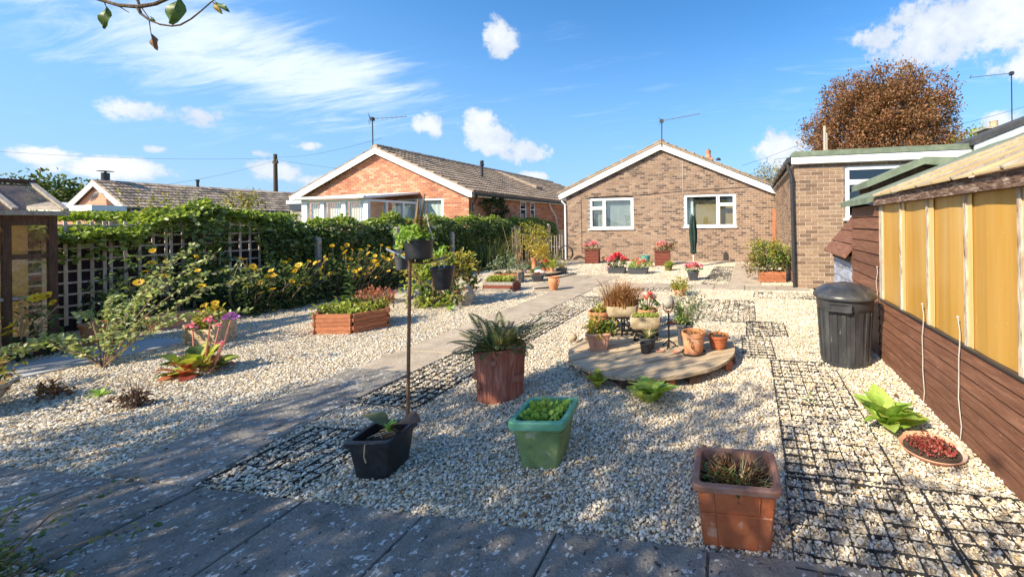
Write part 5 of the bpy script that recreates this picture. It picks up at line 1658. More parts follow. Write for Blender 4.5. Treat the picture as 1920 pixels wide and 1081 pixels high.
# ================================================================== foreground pots
t = thing('square_pot', 'black square plastic pot with a large withering leaf, by the rusty pole', 'flower pot', (-1.90, 1.69, 0), R(12))
pot_square(t, .236, .168, .206, MAT['plastic_black'], .035, .014, soil=.05)
lb = broad_leaf(.19, .12, .95, .15, wavy=.8)
put('leaf', lb.mesh('leaf', LF['brownleaf'], True), t, (.03, .03, .20), (.1, -.55, -.25), 1.05)
put('leaf', broad_leaf(.17, .10, .95, .12, wavy=.4).mesh('leaf', leafm('dull_olive_leaf', [(.10, .11, .04), (.15, .16, .06)], .3), True), t, (-.02, .05, .20), (.15, -.6, 2.95), 1.0)
lm2 = broad_leaf(.07, .035, .3, .2).mesh('leaf', LF['bright'], True)
for i in range(9):
    put('leaf', lm2, t, (.02, .02, .185), (0, rnd.uniform(-1.0, -.3), i * 2.4), rnd.uniform(.7, 1.0))
mb = MB()
for i in range(9):
    a = rnd.uniform(0, 6.28); x, y = .07 * math.cos(a), .06 * math.sin(a)
    mb.tube([(x, y, .18), (x * .5 + .02, y * .5, .20), (-x * .4, y * .7 - .02, .185)], .0025, 4)
mb.tube([(0, -.10, .19), (.01, -.137, .205), (.012, -.145, .15), (.02, -.143, .12)], .003, 4)
mb.build('dead_stalk', MAT['twig'], t)

t = thing('square_pot', 'square green plastic pot of small leafy seedlings in the shaded gravel', 'flower pot', (-1.095, 1.93, 0), R(9))
pot_square(t, .298, .192, .272, MAT['plastic_olive'], .045, .018, rimmat=MAT['plastic_green'], soil=.05)
n_ = 420
P = np.stack([rng.uniform(-.105, .105, n_), rng.uniform(-.105, .105, n_), .225 + .05 * rng.random(n_)], 1)
leafpart('foliage', t, LF['bright'], P, rdir(n_, .9), .026 * rng.uniform(.6, 1.3, n_), .75, .1, .05, True)
tuft('sprig', t, LF['lime'], 34, (-.02, .03, .23), .06, .10, .006, .4)
tuft('dry_stalk', t, LF['sedum'], 30, (.02, .0, .23), .05, .06, .005, .4)
MB().sqloft([(.128, .128, .195), (.1335, .1335, .200), (.130, .130, .204)], capb=False).build('band', MAT['plastic_olive'], t, True)

t = thing('square_pot', 'large square terracotta coloured plastic planter of dry brown plants in dappled shade, lower right', 'flower pot', (-.058, 1.625, 0), R(3))
pot_square(t, .342, .268, .262, MAT['terracotta_plastic'], .028, .016, rimmat=MAT['rim_brown'], soil=.085, hy=.78)
for s_ in (-1, 1):
    MB().beam((s_ * .075, -.1065, .015), (s_ * .090, -.1225, .225), .004, .004, (0, -1, 0)).build('moulded_line', MAT['terracotta_plastic'], t)
MB().beam((-.135, -.1165, .145), (.135, -.1165, .145), .004, .005, (0, 0, 1)).build('moulded_line', MAT['terracotta_plastic'], t)
P, U = clumps(40, 11, (0, .01, .20), (.12, .085, .035), .02, zmin=.16)
leafpart('dry_foliage', t, LF['brownleaf'], P, U, .035, .22, .1, .2, True)
tuft('dead_stalk', t, LF['straw'], 120, (.02, .01, .175), .10, .11, .005, .9)
P = np.array([-.03, -.03, .215]) + rng.normal(size=(90, 3)) * np.array([.06, .04, .012])
leafpart('foliage', t, LF['mid'], P, rdir(90, .7), .03, .4, .1, .1, True)

# cast log planter with fern
lg2 = thing('log_planter', 'red brown planter cast like a tree stump, holding a fern', 'planter', (-1.835, 2.585, 0), R(20))


def barkwob(t_, z):
    return 1 + .022 * math.sin(t_ * 9 + z * 3) + .018 * abs(math.sin(t_ * 13 + 1.2 * math.sin(z * 7))) + .014 * math.sin(t_ * 29 + 1.5 * math.sin(z * 11)) + .02 * math.sin(t_ * 3 + 1) * math.sin(z * 9)


mb = MB()
mb.lathe([(.150, 0), (.156, .02), (.155, .06), (.156, .10), (.158, .15), (.161, .20), (.165, .25), (.170, .30), (.176, .345), (.180, .372), (.174, .385), (.160, .380), (.150, .33)], 120, wob=barkwob)
body = mb.build('body', MAT['logpot'], lg2, True)
for (a, z, rr, ln) in ((-112, .125, .020, .012), (-70, .30, .024, .022), (-10, .15, .030, .035), (178, .33, .030, .03), (195, .15, .024, .035), (-160, .32, .026, .012)):
    a = R(a) - R(20)
    d_ = Vector((math.cos(a), math.sin(a), .25)).normalized()
    p = Vector((math.cos(a) * .152, math.sin(a) * .152, z))
    MB().tube([p, p + d_ * (.012 + ln), p + d_ * (.014 + ln), p + d_ * (.004 + ln)], [rr * 1.25, rr, rr * .62, rr * .5], 10).build('knot', MAT['logpot'], lg2, True)
    MB().tube([p + d_ * (.002 + ln), p + d_ * (.0085 + ln)], rr * .55, 8).build('knot_hole', MAT['dark_inside'], lg2)
MB().lathe([(.152, .34), (.08, .352), (.001, .356)], 20, capb=False).build('soil', MAT['soil'], lg2)


def frond_mesh(L, droop, mat):
    V = []; F = []; nn = 22
    prev = None
    for k in range(nn + 1):
        t = k / nn
        c = Vector((L * t * (1 - .25 * droop * t * t), 0, L * (.95 * t - droop * t * t)))
        tan = Vector((1 - .6 * droop * t * t, 0, .95 - 2 * droop * t)).normalized()
        w_ = .0016 * (1 - t) + .0004
        b = len(V)
        V += [c + Vector((0, -w_, 0)), c + Vector((0, w_, 0))]
        if prev is not None: F.append((prev, prev + 1, b + 1, b))
        prev = b
        if k > 1:
            pl = L * .26 * math.sin(math.pi * min(1, (t * .9 + .1))) ** .7 * (1 - .55 * t) + .004
            for s_ in (-1, 1):
                d_ = (Vector((0, s_, 0)) * .9 + tan * .35 + Vector((0, 0, -.15))).normalized()
                wv = tan * (L / nn * .46)
                b2 = len(V)
                V += [c, c + d_ * pl * .5 - wv, c + d_ * pl, c + d_ * pl * .5 + wv]
                F.append((b2, b2 + 1, b2 + 2, b2 + 3))
    return np_mesh('frond', [tuple(v) for v in V], F, mat)


FR = [frond_mesh(.36, .62, LF['fern']), frond_mesh(.38, .45, LF['fern']), frond_mesh(.33, .85, LF['fern']), frond_mesh(.34, .7, leafm('bronze_fern_pinna', [(.16, .10, .04), (.22, .15, .06), (.10, .09, .035)], .3))]
for i in range(54):
    a = i * 2.4; k = 3 if i % 7 == 3 else i % 3
    put('frond', FR[k], lg2, (.06 * math.cos(a), .06 * math.sin(a), .345), (rnd.uniform(-.3, .3), rnd.uniform(-.6, .3) - (.4 if i % 5 == 0 else 0), a), rnd.uniform(.55, 1.0))
tuft('dry_fern_stalk', lg2, LF['straw'], 26, (0, 0, .34), .1, .22, .006, .5)

# leafy clumps in the gravel
def leafy(label, loc, k, L, W_, mat, name='leafy_plant', old=None, tilt=(-.75, -.05)):
    t = thing(name, label, 'plant', (*loc, 0))
    ms = [broad_leaf(L, W_, .55, .22, wavy=.35).mesh('leaf', LF[mat], True), broad_leaf(L * .85, W_ * .95, .35, .25, wavy=.5).mesh('leaf', LF[mat], True)]
    oldm = broad_leaf(L * 1.05, W_, .75, .1, wavy=.3).mesh('leaf', LF[old], True) if old else None
    for i in range(k):
        a = i * 2.4 + rnd.uniform(-.25, .25)
        m_ = oldm if (old and i % 6 == 1) else ms[i % 2]
        put('leaf', m_, t, (rnd.uniform(-.02, .02), rnd.uniform(-.02, .02), .012 + .05 * i / k), (rnd.uniform(-.3, .3), rnd.uniform(*tilt) - .45 * i / k, a), rnd.uniform(.65, 1.1) * (1 - .35 * i / k))
    return t


leafy('large bright green broad leaved plant in sunny gravel beside the brown boards', (.84, 2.58), 28, .30, .135, 'bright', old='lime')
leafy('bright green leafy plant in gravel at the front edge of the round deck', (-.68, 2.66), 26, .27, .12, 'bright', old='lime')
leafy('small leafy plant with upright pale leaves left of the round deck front', (-1.15, 2.80), 14, .17, .085, 'lime', tilt=(-1.0, -.3))
leafy('low green weed in the grid between the dustbin and the leafy plant', (.42, 2.83), 7, .05, .02, 'mid', name='weed')

t = thing('plant_saucer', 'terracotta saucer of dark red succulents lying in sunny gravel by the board wall', 'saucer', (.985, 2.36, .0), 0)
MB().lathe([(.125, 0), (.135, .003), (.160, .034), (.158, .038), (.152, .036), (.130, .012), (.001, .012)], 32).build('dish', MAT['terracotta_pale'], t, True)
MB().lathe([(.138, .020), (.07, .028), (.001, .030)], 24, capb=False).build('soil', MAT['soil'], t)
P = np.stack([rng.normal(size=520) * .055, rng.normal(size=520) * .055, .028 + .022 * rng.random(520)], 1)
P = P[np.hypot(P[:, 0], P[:, 1]) < .118]
leafpart('succulent', t, LF['crimson'], P, rdir(len(P), .8), .017, .8, .2, .05, True)

# ------------------------------------------------------------------ dustbin
bn = thing('dustbin', 'black ribbed plastic dustbin with a domed lid and side handle, by the brown board wall', 'dustbin', (.865, 3.75, 0), R(-14))
mb = MB()
mb.lathe([(.190, 0), (.203, .012), (.205, .04), (.203, .05), (.228, .50), (.236, .51), (.240, .525), (.243, .585), (.250, .592), (.250, .606), (.238, .606)], 64)
mb.build('body', MAT['bin'], bn, True)
mb = MB()
for i in range(20):
    a = 2 * math.pi * i / 20
    c, s_ = math.cos(a), math.sin(a)
    mb.beam((c * .203, s_ * .203, .05), (c * .2285, s_ * .2285, .49), .034, .014, (c, s_, 0))
mb.build('rib', MAT['bin'], bn)
mb = MB()
mb.lathe([(.262, .598), (.268, .602), (.269, .622), (.258, .636), (.246, .650), (.225, .672), (.17, .700), (.10, .714), (.001, .716)], 48, capb=False)
mb.build('lid', MAT['bin'], bn, True)
mb = MB()
for i in range(5):
    a = R(-70 + i * 35)
    mb.beam((math.cos(a) * .07, math.sin(a) * .07, .712), (math.cos(a) * .21, math.sin(a) * .21, .682), .016, .014)
mb.build('lid_rib', MAT['bin'], bn)
MB().lathe([(.065, .712), (.07, .727), (.045, .735), (.001, .735)], 20, (0, .11, -.022), capb=False).build('lid_grip', MAT['bin'], bn, True)
for a in (-98, 82):
    a = R(a)
    c, s_ = math.cos(a), math.sin(a)
    mb = MB()
    P0 = Vector((c * .258, s_ * .258, .545)); sd = Vector((-s_, c, 0))
    mb.beam(P0 - sd * .085 + Vector((0, 0, .03)), P0 + sd * .085 + Vector((0, 0, .03)), .03, .012)
    mb.beam(P0 - sd * .085 - Vector((0, 0, .035)), P0 + sd * .085 - Vector((0, 0, .035)), .03, .010)
    for q in (-1, 1):
        mb.beam(P0 + sd * .085 * q + Vector((0, 0, -.04)), P0 + sd * .085 * q + Vector((0, 0, .036)), .03, .010, (c, s_, 0))
    mb.beam(P0 - sd * .08 - Vector((c, s_, 0)) * .006, P0 + sd * .08 - Vector((c, s_, 0)) * .006, .014, .06)
    mb.build('handle', MAT['bin'], bn)

for (x, y, rz, lb) in ((.60, 3.93, .3, 'dark plastic scrap curling out of gravel left of the dustbin'), (.63, 3.62, 1.2, 'small dark plastic fragment in gravel nearest the dustbin foot'), (.60, 3.45, .1, 'flat dark plastic sliver in gravel before the dustbin')):
    t = thing('plastic_scrap', lb, 'scrap', (x, y, 0), rz, 'plastic scraps by the dustbin')
    MB().add([(-.05, 0, .03), (-.03, .02, .012), (.02, .01, .006), (.08, .0, .004), (.08, -.01, .006), (.02, -.012, .01), (-.035, -.01, .02)], [(0, 6, 1), (1, 6, 5, 2), (2, 5, 4, 3)]).build('strip', MAT['grid_black'], t)

# ------------------------------------------------------------------ round deck (cable drum end) and its pots
DC = Vector((-.905, 3.60, 0)); DR = .785; DZ = .105
deck = thing('round_deck', 'low round weathered timber deck carrying pots and stone troughs', 'deck', (DC.x, DC.y, 0), R(40))
npl = 8
for i in range(npl):
    y0 = -DR + 2 * DR * i / npl + .008; y1 = -DR + 2 * DR * (i + 1) / npl - .008
    poly = []
    for k in range(9):
        yy = y0 + (y1 - y0) * k / 8; poly.append((math.sqrt(max(0, DR * DR - yy * yy)) + rnd.uniform(-.004, .004), yy))
    left = [(-x, y) for x, y in poly[::-1]]
    e = rnd.uniform(-.004, .004)
    MB().prism(poly + left, 'z', DZ - .024 + e, DZ + e).build('plank', MAT['deck'], deck)
for x in (-.5, 0, .5):
    q = math.sqrt(DR * DR - x * x) - .02
    MB().box(x - .045, -q, .02, x + .045, q, DZ - .028).build('bearer', MAT['board_dark'], deck)
for (x, y) in ((-.68, -.25), (.42, -.62), (-.2, -.70), (.70, .1), (-.6, .4)):
    MB().box(x - .035, y - .035, -.02, x + .035, y + .035, DZ - .030).build('leg', MAT['redwood'], deck)


def onto(x, y): return (x, y, DZ + .003)


t = thing('square_pot', 'square pale terracotta pot with moulded swirls, left front on the round deck', 'flower pot', onto(-1.385, 3.44), R(16))
pot_square(t, .235, .155, .165, MAT['terracotta_pale'], .025, .010)
mb = MB()
for sx in (-1, 1):
    c = sx * .035
    for q in (0, .022):
        mb.tube([(c - .014 + q, -.1035, .125), (c - .004 + q, -.104, .128), (c + q, -.1015, .11), (c + .002 + q, -.096, .07), (c - .006 + q, -.092, .045)], .0032, 5)
mb.build('moulding', MAT['terracotta_pale'], t, True)
P, U = clumps(34, 13, (0, 0, .19), (.12, .11, .06), .026, zmin=.13)
leafpart('foliage', t, LF['yellowgreen'], P, U, .045 * rng.uniform(.6, 1.2, len(P)), .4, .1, .1, True)
P = np.array([.06, 0, .19]) + rng.normal(size=(110, 3)) * np.array([.045, .05, .03])
leafpart('green_foliage', t, LF['mid'], P, rdir(110, .6), .05, .5, .1, .2, True)

t = thing('flower_pot', 'wide round terracotta pot behind the stone trough, left rear on the gravel', 'flower pot', (-1.73, 4.36, 0))
pot_round(t, .155, .12, .25, MAT['terracotta'], .04, .012)
P, U = clumps(18, 12, (0, 0, .27), (.10, .10, .03), .025, zmin=.2)
leafpart('foliage', t, LF['yellowgreen'], P, U, .04, .5, .1, .1, True)


def iron_table(t, W_, D_, h):
    mb = MB()
    for sy in (-1, 1):
        y = sy * D_ / 2
        for sx in (-1, 1):
            mb.tube([(sx * W_ * .36, y, 0), (sx * W_ * .46, y, h * .12), (sx * W_ * .42, y, h * .4), (sx * W_ * .22, y, h * .55), (sx * W_ * .40, y, h * .8), (sx * W_ * .48, y, h)], .0085, 6)
            ring = [(sx * W_ * .24 + W_ * .14 * math.cos(q * math.pi / 5), y, h * .74 + W_ * .14 * math.sin(q * math.pi / 5)) for q in range(11)]
            mb.tube(ring, .007, 5, cap=False)
            ring = [(sx * W_ * .30 + W_ * .11 * math.cos(q * math.pi / 5), y, h * .26 + W_ * .11 * math.sin(q * math.pi / 5)) for q in range(11)]
            mb.tube(ring, .006, 5, cap=False)
        mb.tube([(0, y, 0), (0, y, h)], .010, 6)
        mb.tube([(-W_ * .2, y, h * .2), (0, y, h * .5), (W_ * .2, y, h * .2)], .006, 5)
        mb.tube([(-W_ / 2, y, h), (W_ / 2, y, h)], .008, 5)
        mb.tube([(-W_ * .4, y, .02), (W_ * .4, y, .02)], .008, 5)
    mb.tube([(0, -D_ / 2, .03), (0, D_ / 2, .03)], .008, 5)
    mb.build('iron_leg', MAT['iron'], t, True)


def trough_body(t, W_, D_, h, z0, mat):
    mb = MB()
    a, b = W_ / 2, D_ / 2
    mb.sqloft([(a * .78, b * .78, z0), (a * .90, b * .9, z0 + h * .12), (a * .98, b * .98, z0 + h * .5), (a, b, z0 + h * .86), (a * .99, b * .99, z0 + h), (a * .88, b * .84, z0 + h), (a * .86, b * .82, z0 + h - .03)], r=.35)
    mb.build('trough', mat, t, True)
    MB().sqloft([(a * .87, b * .83, z0 + h - .022), (a * .4, b * .4, z0 + h - .012)], r=.35, capb=False, capt=True).build('soil', MAT['soil'], t)


t = thing('stone_trough', 'stone trough of rust brown grass on black scrolled iron legs, rear of the round deck', 'planter', onto(-1.31, 3.93), R(10))
iron_table(t, .27, .16, .185)
trough_body(t, .325, .23, .115, .195, MAT['stone'])
for (x, y, k, hh) in ((-.10, 0, 170, .34), (.06, .02, 170, .30), (.0, -.02, 120, .2)):
    tuft('grass', t, LF['rustgrass'], k, (x, y, .29), .11, hh, .008, .6)
P, U = clumps(60, 12, (0, 0, .38), (.15, .10, .11), .03, zmin=.29)
leafpart('dry_foliage', t, LF['rustgrass'], P, U, .035, .3, .1, .1, True)

t = thing('stone_trough', 'stone trough of yellow green moss on scrolled iron legs, middle of the round deck', 'planter', onto(-1.02, 3.80), R(10))
iron_table(t, .26, .15, .105)
trough_body(t, .315, .22, .125, .112, MAT['stone'])
n_ = 420
P = np.stack([rng.uniform(-.125, .125, n_), rng.uniform(-.08, .08, n_), .225 + .02 * rng.random(n_)], 1)
leafpart('moss', t, LF['lime'], P, rdir(n_, 1.2), .02, .6, .1, .1)

t = thing('flower_pot', 'terracotta pot of red and white geraniums behind the stone troughs', 'flower pot', (-1.24, 4.72, 0))
pot_round(t, .125, .10, .21, MAT['terracotta'], .045, .012)
geranium(t, (0, 0, .2), (.16, .14), .17, ['red', 'white', 'salmon', 'red', 'white', 'red', 'salmon', 'white'], 12, ls=.045)
t = thing('bowl_planter', 'dark shallow bowl of pinkish succulents before the red geranium pot', 'bowl', (-1.22, 4.42, .0))
pot_round(t, .12, .095, .055, MAT['plastic_grey'], .012, .006)
P = np.stack([rng.normal(size=200) * .05, rng.normal(size=200) * .05, .04 + .04 * rng.random(200)], 1)
leafpart('succulent', t, LF['crimson'], P, rdir(200, .8), .03, .5, .1, .1, True)
t = thing('bowl_planter', 'empty dark oval dish on the gravel right of the pinkish succulents', 'bowl', (-.98, 4.32, 0))
pot_round(t, .10, .085, .045, MAT['plastic_grey'], .01, .005)
t = thing('bowl_planter', 'wide dark red dish behind the sphere ornament', 'bowl', (-.85, 4.62, 0))
pot_round(t, .16, .12, .06, MAT['darkred'], .014, .008)

t = thing('sphere_ornament', 'stone ball held by iron prongs on a slim stand, on the round deck', 'ornament', onto(-.735, 3.56))
MB().tube([(0, 0, 0), (0, 0, .35)], .009, 8).build('stand', MAT['iron'], t, True)
mb = MB()
for i in range(4):
    a = R(45 + 90 * i)
    c, s_ = math.cos(a), math.sin(a)
    mb.tube([(0, 0, .33), (c * .035, s_ * .035, .345), (c * .056, s_ * .056, .38), (c * .060, s_ * .060, .425)], [.007, .006, .006, .004], 6)
mb.build('prong', MAT['rust'], t, True)
for i in range(3):
    a = R(30 + 120 * i)
    MB().tube([(0, 0, .07), (math.cos(a) * .05, math.sin(a) * .05, .035), (math.cos(a) * .075, math.sin(a) * .075, .006)], .007, 6).build('foot', MAT['iron'], t, True)
MB().blob((0, 0, .425), .058, 20, 14, (1, 1, 1), .008).build('ball', MAT['stone_grey'], t, True)

t = thing('flower_pot', 'grey galvanised pot of spiky leaves in front of the mossy stone trough', 'flower pot', onto(-.93, 3.52))
pot_round(t, .085, .06, .105, MAT['plastic_grey'], .015, .005)
tuft('spiky_leaves', t, LF['straw'], 40, (0, 0, .08), .03, .13, .012, .9)
tuft('green_leaves', t, LF['mid'], 26, (0, 0, .08), .04, .10, .014, .9)
t = thing('flower_pot', 'small empty black pot at the front middle of the round deck', 'flower pot', onto(-.915, 3.39))
pot_round(t, .055, .043, .09, MAT['plastic_black'], .015, .004)
t = thing('flower_pot', 'tall dark grey pot of a silver leaved shrub, right rear on the round deck', 'flower pot', onto(-.60, 3.70))
pot_square(t, .15, .12, .20, MAT['plastic_grey'], .03, .008, ribs=3)
P, U = clumps(60, 13, (.02, .03, .34), (.16, .14, .15), .035, zmin=.19)
leafpart('foliage', t, LF['sage'], P, U, .032 * rng.uniform(.6, 1.3, len(P)), .35, .1, .1, True)
P, U = clumps(14, 13, (-.02, -.02, .26), (.08, .07, .08), .025, zmin=.19)
leafpart('green_foliage', t, LF['bright'], P, U, .035, .4, .1, .1, True)
mb = MB()
for i in range(14):
    a = i * 2.4
    mb.tube([(0, 0, .18), (.07 * math.cos(a), .07 * math.sin(a), .32), (.13 * math.cos(a), .12 * math.sin(a), .44)], [.004, .003, .0015], 4)
mb.build('stem', MAT['twig'], t)
t = thing('flower_pot', 'plain orange terracotta pot with a trailing dark sprig, on the right of the round deck', 'flower pot', onto(-.485, 3.46))
pot_round(t, .108, .082, .195, MAT['terracotta'], .04, .006, soil=.055, saucer=MAT['plastic_black'])
PP = []; DD = []
for k in range(16):
    PP.append((-.035 + .055 * k / 16 + rnd.uniform(-.01, .01), -.118 + .026 * k / 16, .17 - .125 * k / 16)); DD.append((rnd.uniform(-1, 1), -.3, rnd.uniform(-1, .2)))
leafpart('trailing_sprig', t, LF['deadstem'], PP, DD, .02, .7, .1, .1, True)
P = np.array([0, 0, .16]) + rng.normal(size=(60, 3)) * np.array([.05, .05, .015])
leafpart('dry_foliage', t, LF['redtip'], P, rdir(60, .8), .03, .4, .1, .1, True)
t = thing('flower_pot', 'dark orange banded terracotta pot at the right rim of the round deck', 'flower pot', onto(-.275, 3.62))
pot_round(t, .098, .06, .128, MAT['terracotta_plastic'], .024, .006, bands=3, soil=.02)
P = np.array([0, 0, .12]) + rng.normal(size=(40, 3)) * np.array([.05, .05, .012])
leafpart('dry_foliage', t, LF['redtip'], P, rdir(40, .8), .025, .4, .1, .1, True)
for (x, y, lb) in ((-.795, 3.44, 'tiny terracotta saucer lying beside the sphere stand foot'), (-.645, 3.44, 'tiny terracotta saucer lying before the tall grey pot')):
    t = thing('saucer', lb, 'saucer', onto(x, y), 0, 'tiny saucers on the round deck')
    MB().lathe([(.034, 0), (.044, .012), (.041, .013), (.033, .005), (.001, .005)], 20).build('dish', MAT['terracotta_pale'], t, True)
for (x, y, r_, lb) in ((-1.73, 3.60, .052, 'rounded beige pebble stone, leftmost at the rim of the round deck'), (-1.62, 3.70, .045, 'whitish shell like stone at the rim of the round deck'), (-1.53, 3.77, .045, 'white ridged shell beside the swirled terracotta pot'), (-1.60, 3.82, .035, 'small whitish stone rearmost of the shells on the deck')):
    t = thing('shell_stone', lb, 'stone', onto(x, y), rnd.uniform(0, 3), 'stones and shells on the round deck')
    MB().blob((0, 0, r_ * .62), r_, 12, 8, (1.3, .85, .68), .07).build('stone', MAT['shell'] if r_ < .05 else MAT['stone'], t, True)
    if r_ == .045:
        mb = MB()
        for i in range(4): mb.tube([(-.04 + .027 * i, -.03, .03), (-.035 + .027 * i, 0, .062), (-.04 + .027 * i, .03, .03)], [.006, .009, .005], 5)
        mb.build('ridge', MAT['shell'], t, True)

# ------------------------------------------------------------------ pots towards the house
t = thing('flower_pot', 'low orange pot of yellow green leaves on gravel by the cross path', 'flower pot', (-1.17, 6.72, 0))
pot_round(t, .12, .09, .11, MAT['terracotta'], .03, .008)
P, U = clumps(26, 13, (0, 0, .17), (.16, .13, .08), .03, zmin=.09)
leafpart('foliage', t, LF['yellowgreen'], P, U, .055 * rng.uniform(.7, 1.2, len(P)), .4, .1, .15, True)
t = thing('flower_pot', 'tapered dark grey pot of pink flowers standing alone on gravel before the umbrella', 'flower pot', (-1.19, 8.55, 0), R(8))
pot_square(t, .255, .17, .215, MAT['plastic_grey'], .03, .008, ribs=4)
geranium(t, (0, 0, .2), (.20, .16), .15, ['pink', 'pink', 'salmon', 'pink'], 14, ls=.05)
t = thing('flower_pot', 'small olive pot of lime yellow leaves in front of the right red planter', 'flower pot', (-2.09, 10.2, 0))
pot_round(t, .115, .085, .15, MAT['olive'], .03, .008)
P, U = clumps(20, 12, (0, 0, .17), (.12, .11, .05), .02, zmin=.13)
leafpart('foliage', t, LF['lime'], P, U, .05, .6, .1, .1, True)
t = thing('trough_planter', 'dark grey trough of bright red and pink geraniums, left of two on the gravel', 'planter', (-3.33, 9.55, 0), R(4))
pot_square(t, .49, .44, .16, MAT['plastic_grey'], .03, .008, hy=.36, ribs=6)
geranium(t, (-.02, 0, .16), (.28, .15), .28, ['red', 'red', 'pink', 'salmon', 'red'], 34, nl=150)
P = np.array([-.27, -.05, .16]) + rng.normal(size=(40, 3)) * np.array([.05, .05, .07])
leafpart('pink_spray', t, LF['pink'], P, rdir(40, .2), .05, .6, .1, .1)
t = thing('trough_planter', 'dark grey trough of salmon and white geraniums, right of two on the gravel', 'planter', (-2.74, 9.50, 0), R(4))
pot_square(t, .54, .49, .165, MAT['plastic_grey'], .03, .008, hy=.34, ribs=7)
geranium(t, (0, 0, .16), (.26, .12), .17, ['salmon', 'salmon', 'white', 'salmon'], 10, nl=170, leafmat='bright')


def box_planter(t, w_, h, mat='darkred'):
    for sx in (-1, 1):
        for sy in (-1, 1):
            MB().box(sx * (w_ / 2 - .02) - .022, sy * (w_ / 2 - .02) - .022, 0, sx * (w_ / 2 - .02) + .022, sy * (w_ / 2 - .02) + .022, h - .015).build('corner_post', MAT[mat], t)
    k = 4
    for i in range(k):
        z0 = .02 + (h - .06) * i / k; z1 = .02 + (h - .06) * (i + 1) / k - .008
        for (a, b, c, d_) in ((-w_ / 2 + .043, -w_ / 2, w_ / 2 - .043, -w_ / 2 + .02), (-w_ / 2 + .043, w_ / 2 - .02, w_ / 2 - .043, w_ / 2)):
            MB().box(a, b, z0, c, d_, z1).build('board', MAT[mat], t)
            MB().box(b, a, z0, d_, c, z1).build('board', MAT[mat], t)
    q = w_ / 2 + .02
    for (a, b, c, d_) in ((-q, -q, q, -q + .05), (-q, q - .05, q, q), (-q, -q + .051, -q + .05, q - .051), (q - .05, -q + .051, q, q - .051)):
        MB().box(a, b, h - .014, c, d_, h + .012).build('top_rail', MAT['greywood'] if 0 else MAT[mat], t)
    MB().box(-w_ / 2 + .03, -w_ / 2 + .03, h - .09, w_ / 2 - .03, w_ / 2 - .03, h - .05).build('soil', MAT['soil'], t)


t = thing('box_planter', 'square dark red timber planter of pink flowers below the left house window', 'planter', (-5.03, 12.0, 0), R(14))
box_planter(t, .44, .46)
geranium(t, (0, 0, .42), (.23, .2), .24, ['pink', 'pink', 'salmon'], 16, nl=60)
t = thing('box_planter', 'square dark red timber planter of salmon flowers between the house windows', 'planter', (-2.56, 11.6, 0), R(9))
box_planter(t, .46, .44)
geranium(t, (0, 0, .42), (.26, .2), .26, ['salmon', 'salmon', 'white', 'pink'], 14, nl=110, leafmat='redtip')
P, U = clumps(14, 12, (.22, .05, .58), (.16, .12, .10), .04)
leafpart('brown_foliage', t, LF['redtip'], P, U, .06, .5, .1, .1, True)
mb = MB().tube([(-.2, .1, .4), (-.24, .12, .62), (-.30, .12, .82)], [.008, .006, .004], 5)
mb.build('bare_stem', MAT['driftwood'], t)
t = thing('flower_pot', 'round teal glazed pot against the house wall beside the right red planter', 'flower pot', (-3.28, 12.25, 0))
pot_round(t, .16, .11, .24, MAT['teal'], .035, .010, belly=.012)
t = thing('weed', 'yellow green weed at the house wall foot beside the left red planter', 'weed', (-4.6, 12.3, .01))
P, U = clumps(14, 12, (0, 0, .08), (.20, .1, .10), .03, zmin=0)
leafpart('foliage', t, LF['lime'], P, U, .05, .5, .1, .1, True)
t = thing('weed', 'yellow green tuft behind the dark grey troughs', 'weed', (-3.0, 11.0, .0))
P, U = clumps(14, 12, (0, 0, .10), (.28, .1, .10), .03, zmin=0)
leafpart('foliage', t, LF['yellowgreen'], P, U, .05, .5, .1, .1, True)

# closed garden umbrella
um = thing('parasol', 'closed dark green garden parasol on a white pole before the right house window', 'umbrella', (-1.55, 11.25, 0))
MB().tube([(0, 0, 0), (0, 0, 1.4)], .017, 8).build('pole', MAT['upvc'], um, True)
mb = MB()
mb.lathe([(.035, .37), (.085, .42), (.075, .55), (.098, .75), (.105, 1.0), (.098, 1.25), (.082, 1.42), (.06, 1.50), (.035, 1.505)], 40, wob=lambda t_, z: 1 + .16 * math.sin(t_ * 7 + z * 2.2) + .05 * math.sin(t_ * 13 - z * 5), capt=True)
mb.build('canopy', MAT['umbrella'], um, True)
for i in range(3):
    a = i * 2.1
    MB().tube([(.05 * math.cos(a), .05 * math.sin(a), 1.48), (.07 * math.cos(a), .07 * math.sin(a), 1.56)], [.022, .006], 5).build('rib_tip', MAT['umbrella'], um)
MB().lathe([(.07, .44), (.078, .455), (.07, .47)], 16, capb=False).build('tie', MAT['teal'], um, True)
MB().lathe([(.20, 0), (.20, .03), (.04, .06), (.03, .12)], 20).build('base', MAT['concrete'], um, True)

